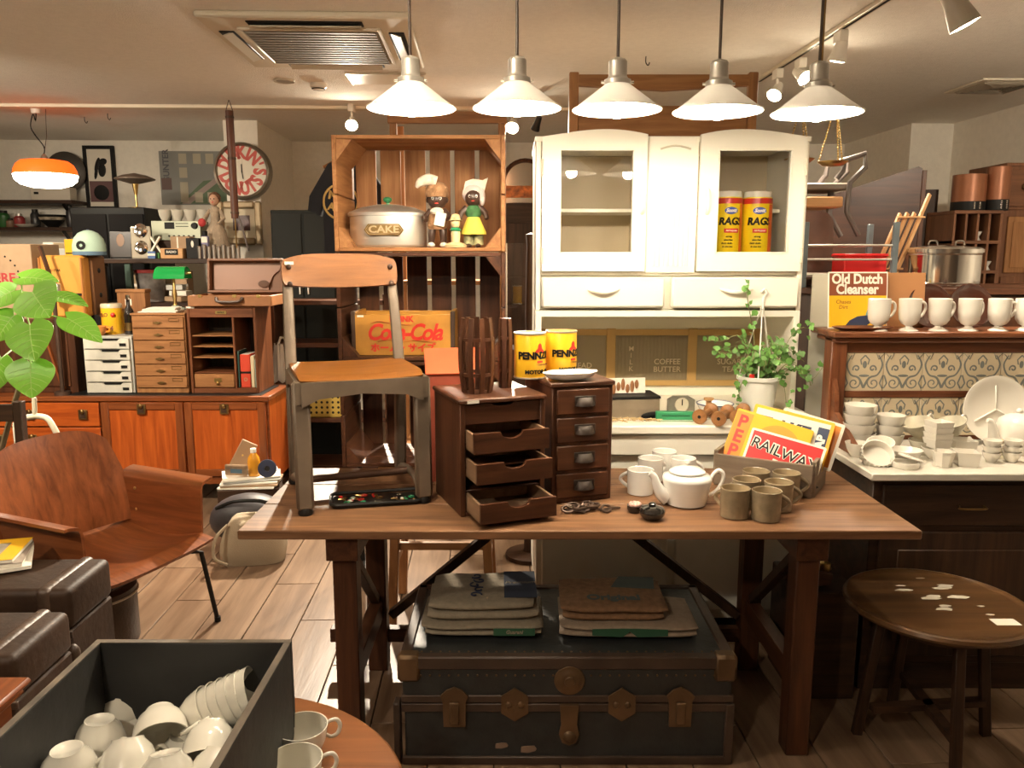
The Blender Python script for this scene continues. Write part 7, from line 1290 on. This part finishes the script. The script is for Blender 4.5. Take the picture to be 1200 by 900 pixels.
MB().tube([(0, 0, .19), (.02, -.06, .5), P3(28, 430, 3.3), P3(26, 380, 3.25), P3(24, 345, 3.22)], [.014, .013, .011, .009, .006], 8).obj('trunk_stem', plain('stem_brown', (.14, .1, .05), .7), t)
def leaf(px, py, Y, L, Wd, tip, nrm, att):
    """heart leaf: tip = direction of the tip, nrm = which way its face looks"""
    L *= .8; Wd *= .84; c = P3(px, py, Y); d = Vector(tip).normalized(); n = Vector(nrm); n = (n - d * n.dot(d)).normalized(); s = d.cross(n)
    def f(u, v):
        a = (v - .5) * 2; w = Wd / 2 * (math.sin(pi * min(1, (u * .96 + .02) ** .72)) ** .8) * (1 + .12 * (1 - u)); notch = .12 * (1 - abs(a)) * (1 - u) ** 6
        y = (u - .45 + notch * 1.2 - .0) * L; return c + d * y + s * (a * w) + n * (-.1 * L * (u - .3) ** 2 * 2 + .035 * L * abs(a) - .01 * L * math.sin(9 * u) * abs(a) ** .5 * 1)
    m = MB(); m.sheet(f, 14, 8, .0012); lo = m.obj('leaf', LEAF, t, ang=60)
    v = MB(); v.tube([f(k / 8, .5) + n * .001 for k in range(9)], [.0028 - .0002 * k for k in range(9)], 5)
    for k in (1, 2, 3, 4, 5):
        for q_ in (-1, 1): v.tube([f(.1 + k * .13, .5) + n * .001, f(.17 + k * .135, .5 + q_ * .24) + n * .0014, f(.26 + k * .135, .5 + q_ * .44) + n * .0014], [.0014, .001, .0006], 4)
    v.obj('veins', VEIN, lo)
    b0 = f(.06, .5); a0 = P3(*att); MB().tube([a0, (a0 + b0) / 2 + Vector((0, 0, .012)), b0], .003, 5).obj('petiole', VEIN, t)
up = (.1, -.5, .9)
leaf(40, 326, 3.15, .2, .15, (1, .1, -.05), (.0, -.45, .9), (26, 350, 3.22)); leaf(44, 352, 3.0, .2, .2, (.55, -.4, -.55), (-.1, -.85, .55), (26, 352, 3.22)); leaf(78, 350, 3.12, .19, .11, (1, 0, -.25), (.1, -.35, .95), (30, 350, 3.2))
leaf(36, 396, 2.92, .2, .21, (.2, -.35, -.9), (-.1, -.92, .4), (28, 365, 3.24)); leaf(93, 382, 3.0, .24, .13, (.9, -.2, -.5), (.25, -.55, .8), (28, 370, 3.24)); leaf(36, 440, 2.95, .19, .2, (.05, -.25, -.95), (.1, -.95, .2), (28, 400, 3.26))
leaf(4, 347, 3.05, .18, .17, (-.6, -.4, -.4), (-.1, -.7, .7), (24, 352, 3.22)); leaf(8, 380, 3.0, .17, .16, (-.5, -.3, -.75), (-.2, -.9, .3), (26, 380, 3.25)); leaf(-4, 434, 3.0, .2, .18, (-.3, -.2, -.9), (-.2, -.95, .2), (28, 405, 3.27))
# ================================================================== bags and papers on the floor
t = T('canvas_bag', 'slouching cream canvas tote bag on the floor', 'bag', (-1.27, 3.72, 0), .15)
def bag2(u, v):
    a = 2 * pi * u; sx_, sy_ = .15, .1; e = .6; cx = (abs(math.cos(a)) ** e) * (1 if math.cos(a) > 0 else -1); sy = (abs(math.sin(a)) ** e) * (1 if math.sin(a) > 0 else -1)
    k = (1, 1.05, 1.03, .98, .9, .75, .45, 0.02)[min(7, int(v * 7))]; k2 = (1, 1.05, 1.03, .98, .9, .75, .45, 0.02)[min(7, int(v * 7) + 1)]; f = v * 7 - int(v * 7); k = k + (k2 - k) * f
    return (cx * sx_ * k + .02 * v, sy * sy_ * k, .002 + .22 * min(1, v * 1.25) ** .8 * (1 - .1 * max(0, v - .8)) + .012 * math.sin(3 * a + 5 * v) * v + .008 * math.sin(7 * a) * v)
MB().sheet(bag2, 36, 14).obj('body', CANV, t, ang=70); MB().tube([(-.1, -.07, .2), (-.15, -.11, .15), (-.16, -.12, .06), (-.1, -.12, .02)], .008, 6).obj('strap', CANV, t)
t = T('dark_bag', 'dark nylon bag lying behind the canvas tote', 'bag', (-1.36, 3.95, 0), .1); MB().ell((0, 0, .13), (.2, .14, .13), 22, 12).obj('body', plain('nylon_dark', (.04, .035, .04), .5, bump=.2, bscale=20), t); MB().tube([(-.15, -.05, .2), (-.05, -.1, .25), (.08, -.1, .25), (.16, -.05, .2)], .01, 6).obj('strap', BLK, t)
t = T('paper_stack', 'stack of magazines and folders on a low carton by the sideboard', 'papers', (-1.45, 4.26, 0), .2); B(-.16, .16, -.11, .11, 0, .22, 'carton', DARK[0], t)
for k in range(5): MB().obox((.01 * (k % 2), .006 * k, .226 + .011 * k), (.3, .22, .009), (0, 0, .08 * k - .15), .001).obj('magazine', (PAPER, KRAFT, PAPER, GRYP, PAPER)[k], t)
zs = .276
t = T('juice_bottle', 'orange juice bottle with a white cap on the magazines', 'bottle', (-1.42, 4.24, zs + .002), 0); MB().lathe([(0, 0), (.032, 0), (.034, .01), (.034, .08), (.03, .1), (.014, .125), (.014, .13), (0, .13)], 20).obj('body', plain('juice', (.6, .26, .02), .2, coat=.3), t); MB().lathe([(.016, .128), (.016, .15), (0, .151)], 16).obj('cap', WHT, t)
t = T('tape_roll', 'dark blue roll with a hub on the magazines', 'roll', (-1.335, 4.2, zs + .05), (pi / 2 - .2, 0, .2)); MB().lathe([(.015, -.012), (.048, -.012), (.05, 0), (.048, .012), (.015, .012), (.015, -.012)], 24).obj('roll', plain('roll_navy', (.012, .018, .045), .4), t); MB().lathe([(0, -.006), (.0148, -.006), (.0148, .006), (0, .006)], 16).obj('hub', BLKM, t)
t = T('candy_packet', 'bright printed snack packet leaning on the magazines', 'packet', (-1.5, 4.19, zs + .04), (.5, .1, .2)); MB().box(-.06, .06, -.008, .008, -.035, .045, .007).obj('packet', plain('packet_mix', (.45, .3, .18), .35, var=.8, bscale=50), t); B(-.03, .03, -.0095, -.008, -.01, .02, 'print_panel', plain('packet_print', (.1, .2, .3), .4), t, 0)
t = T('cap_board', 'brown clapboard standing on edge behind the juice bottle', 'board', (-1.5, 4.3, zs + .001), .3); MB().obox((0, 0, .09), (.09, .02, .18), (0, .5, 0), .003).obj('board', plain('board_tan', (.28, .18, .1), .6), t); MB().ell((.0, -.012, .1), (.006, .004, .006), 8, 5).obj('stud', BRS, t)
# ================================================================== round table with the box of cups
RZt = .58; t = T('cup_table', 'round teak table holding the black box of cups', 'table', (-.533, 1.153, 0)); R_ = .362; MB().lathe([(0, RZt - .024), (R_ - .01, RZt - .024), (R_, RZt - .016), (R_, RZt - .006), (R_ - .006, RZt), (0, RZt)], 64).obj('top', wood('round_top', (.15, .05, .016), (.26, .098, .032), 'x', .6, rough=.35, coat=.2), t)
for k in range(4): a = pi / 4 + k * pi / 2; MB().bar((.22 * math.cos(a), .22 * math.sin(a), RZt - .025), (.3 * math.cos(a), .3 * math.sin(a), 0), .04, .03, .004).obj('leg', TEAKD[2], t)
MB().lathe([(.19, RZt - .09), (.23, RZt - .09), (.23, RZt - .025), (.19, RZt - .025), (.19, RZt - .09)], 32).obj('apron', TEAKD[0], t)
m = MB(); m.tube([(.26 + .032 * math.cos(k * pi / 8), .06 + .045 * math.sin(k * pi / 8), RZt + .0005) for k in range(-2, 14)], .004, 5, flat=.1); m.obj('water_ring', plain('stain', (.15, .06, .025), .5), t)
bx0, bx1, by0, by1, bh = -.755, -.4, .85, 1.352, .2; t = T('black_box', 'open black wooden box filled with white cups', 'box', ((bx0 + bx1) / 2, (by0 + by1) / 2, RZt)); w_, d_ = (bx1 - bx0) / 2, (by1 - by0) / 2; BB = plain('box_black', (.022, .021, .02), .55, bump=.15, var=.3, bscale=30); BR = plain('box_rim', (.1, .075, .05), .6, var=.5, bscale=60)
for s in (-1, 1): B(-w_, w_, s * (d_ - .006) - .006, s * (d_ - .006) + .006, 0, bh, 'end_board', BB, t); B(s * (w_ - .006) - .006, s * (w_ - .006) + .006, -d_ + .0125, d_ - .0125, 0, bh, 'side_board', BB, t)
for s in (-1, 1): B(-w_, w_, s * (d_ - .006) - .006, s * (d_ - .006) + .006, bh, bh + .0012, 'worn_rim', BR, t, 0); B(s * (w_ - .006) - .006, s * (w_ - .006) + .006, -d_ + .0125, d_ - .0125, bh, bh + .0012, 'worn_rim', BR, t, 0)
B(-w_ + .0125, w_ - .0125, -d_ + .0125, d_ - .0125, 0, .008, 'floor', BB, t)
CUPM = plain('cup_white', (.7, .67, .58), .16, coat=.5); 
me_c = MB().lathe([(0, .002), (.02, .002), (.021, 0), (.024, 0), (.025, .004), (.036, .016), (.043, .034), (.046, .056), (.0465, .058), (.0445, .058), (.041, .034), (.034, .018), (.018, .007), (0, .006)], 32).mesh('cup', CUPM, 70)
me_h = MB().tube([(.042, 0, .03), (.052, 0, .022), (.064, 0, .026), (.069, 0, .04), (.063, 0, .053), (.052, 0, .054), (.044, 0, .05)], [.003, .0035, .004, .004, .004, .0035, .003], 8).mesh('handle', CUPM, 70)
def cup(label, loc, rot, grp='white cups in the black box'):
    t = T('teacup', label, 'cup', loc, rot, grp); O('body', me_c, t); O('handle', me_h, t); return t
fz = RZt + .009
cups = [  # px, py of the cup's middle, height above the box floor, rotation
    ((145, 826), .055, (pi + .1, .1, .4), 'white cup upside down against the far wall of the box'), ((150, 850), .02, (pi - .05, .1, 2.4), 'white cup upside down under the one by the far wall'),
    ((188, 850), .09, (2.0, .2, .5), 'white cup tipped on its side, its foot facing out'), ((116, 862), .06, (pi - .1, .05, -.3), 'white cup upside down beside the long wall of the box'), ((118, 885), .012, (pi, 0, 2.6), 'white cup wedged low by the long wall'),
    ((150, 887), .085, (2.7, .3, .9), 'white cup rolled over with its handle up'), ((247, 868), .08, (2.3, -.35, -.1), 'white cup tipped before the nested row'), 
    ((80, 897), .08, (pi, 0, .2), 'white cup upside down in the near corner of the box'), ((195, 905), .09, (2.8, 0, .4), 'white cup upside down at the near end'), ((255, 900), .075, (2.5, -.3, -.5), 'white cup tipped at the near end by the side wall'), ((215, 880), .03, (pi, .1, 1), 'white cup buried low in the middle of the box')]
for (px, py), hz, rot, lab in cups:
    p = G(px, py, fz + hz); R = Euler(rot).to_matrix(); off = R @ Vector((0, 0, .029)); cup(lab, p - off, rot)
dn = Vector((.8, .12, .5)).normalized(); p0 = G(232, 842, fz + .075)
for k in range(6):
    q_ = (dn + Vector((0, 0, -.05 * k))).normalized().to_track_quat('Z', 'Y').to_euler(); p = p0 + dn * (.0165 * k) + Vector((0, -.0, -.002 * k)); R = q_.to_matrix()
    cup('white cup %s in the nested leaning row' % ('first', 'second', 'third', 'fourth', 'fifth', 'last')[k], p - R @ Vector((0, 0, .029)), tuple((q_.to_matrix() @ Matrix.Rotation(2.9 if k < 2 else -.4 - .2 * k, 3, 'Z')).to_euler()))
for (px, py), lab, rz in (((355, 885), 'white cup standing on the round table closer to the far rim', .45), ((347, 926), 'white cup standing on the round table closer to the box middle', .35)):
    p = G(px, py, RZt); p.x += 0; cup(lab, (p.x, p.y, RZt + .0002), rz, 'white cups on the round table')
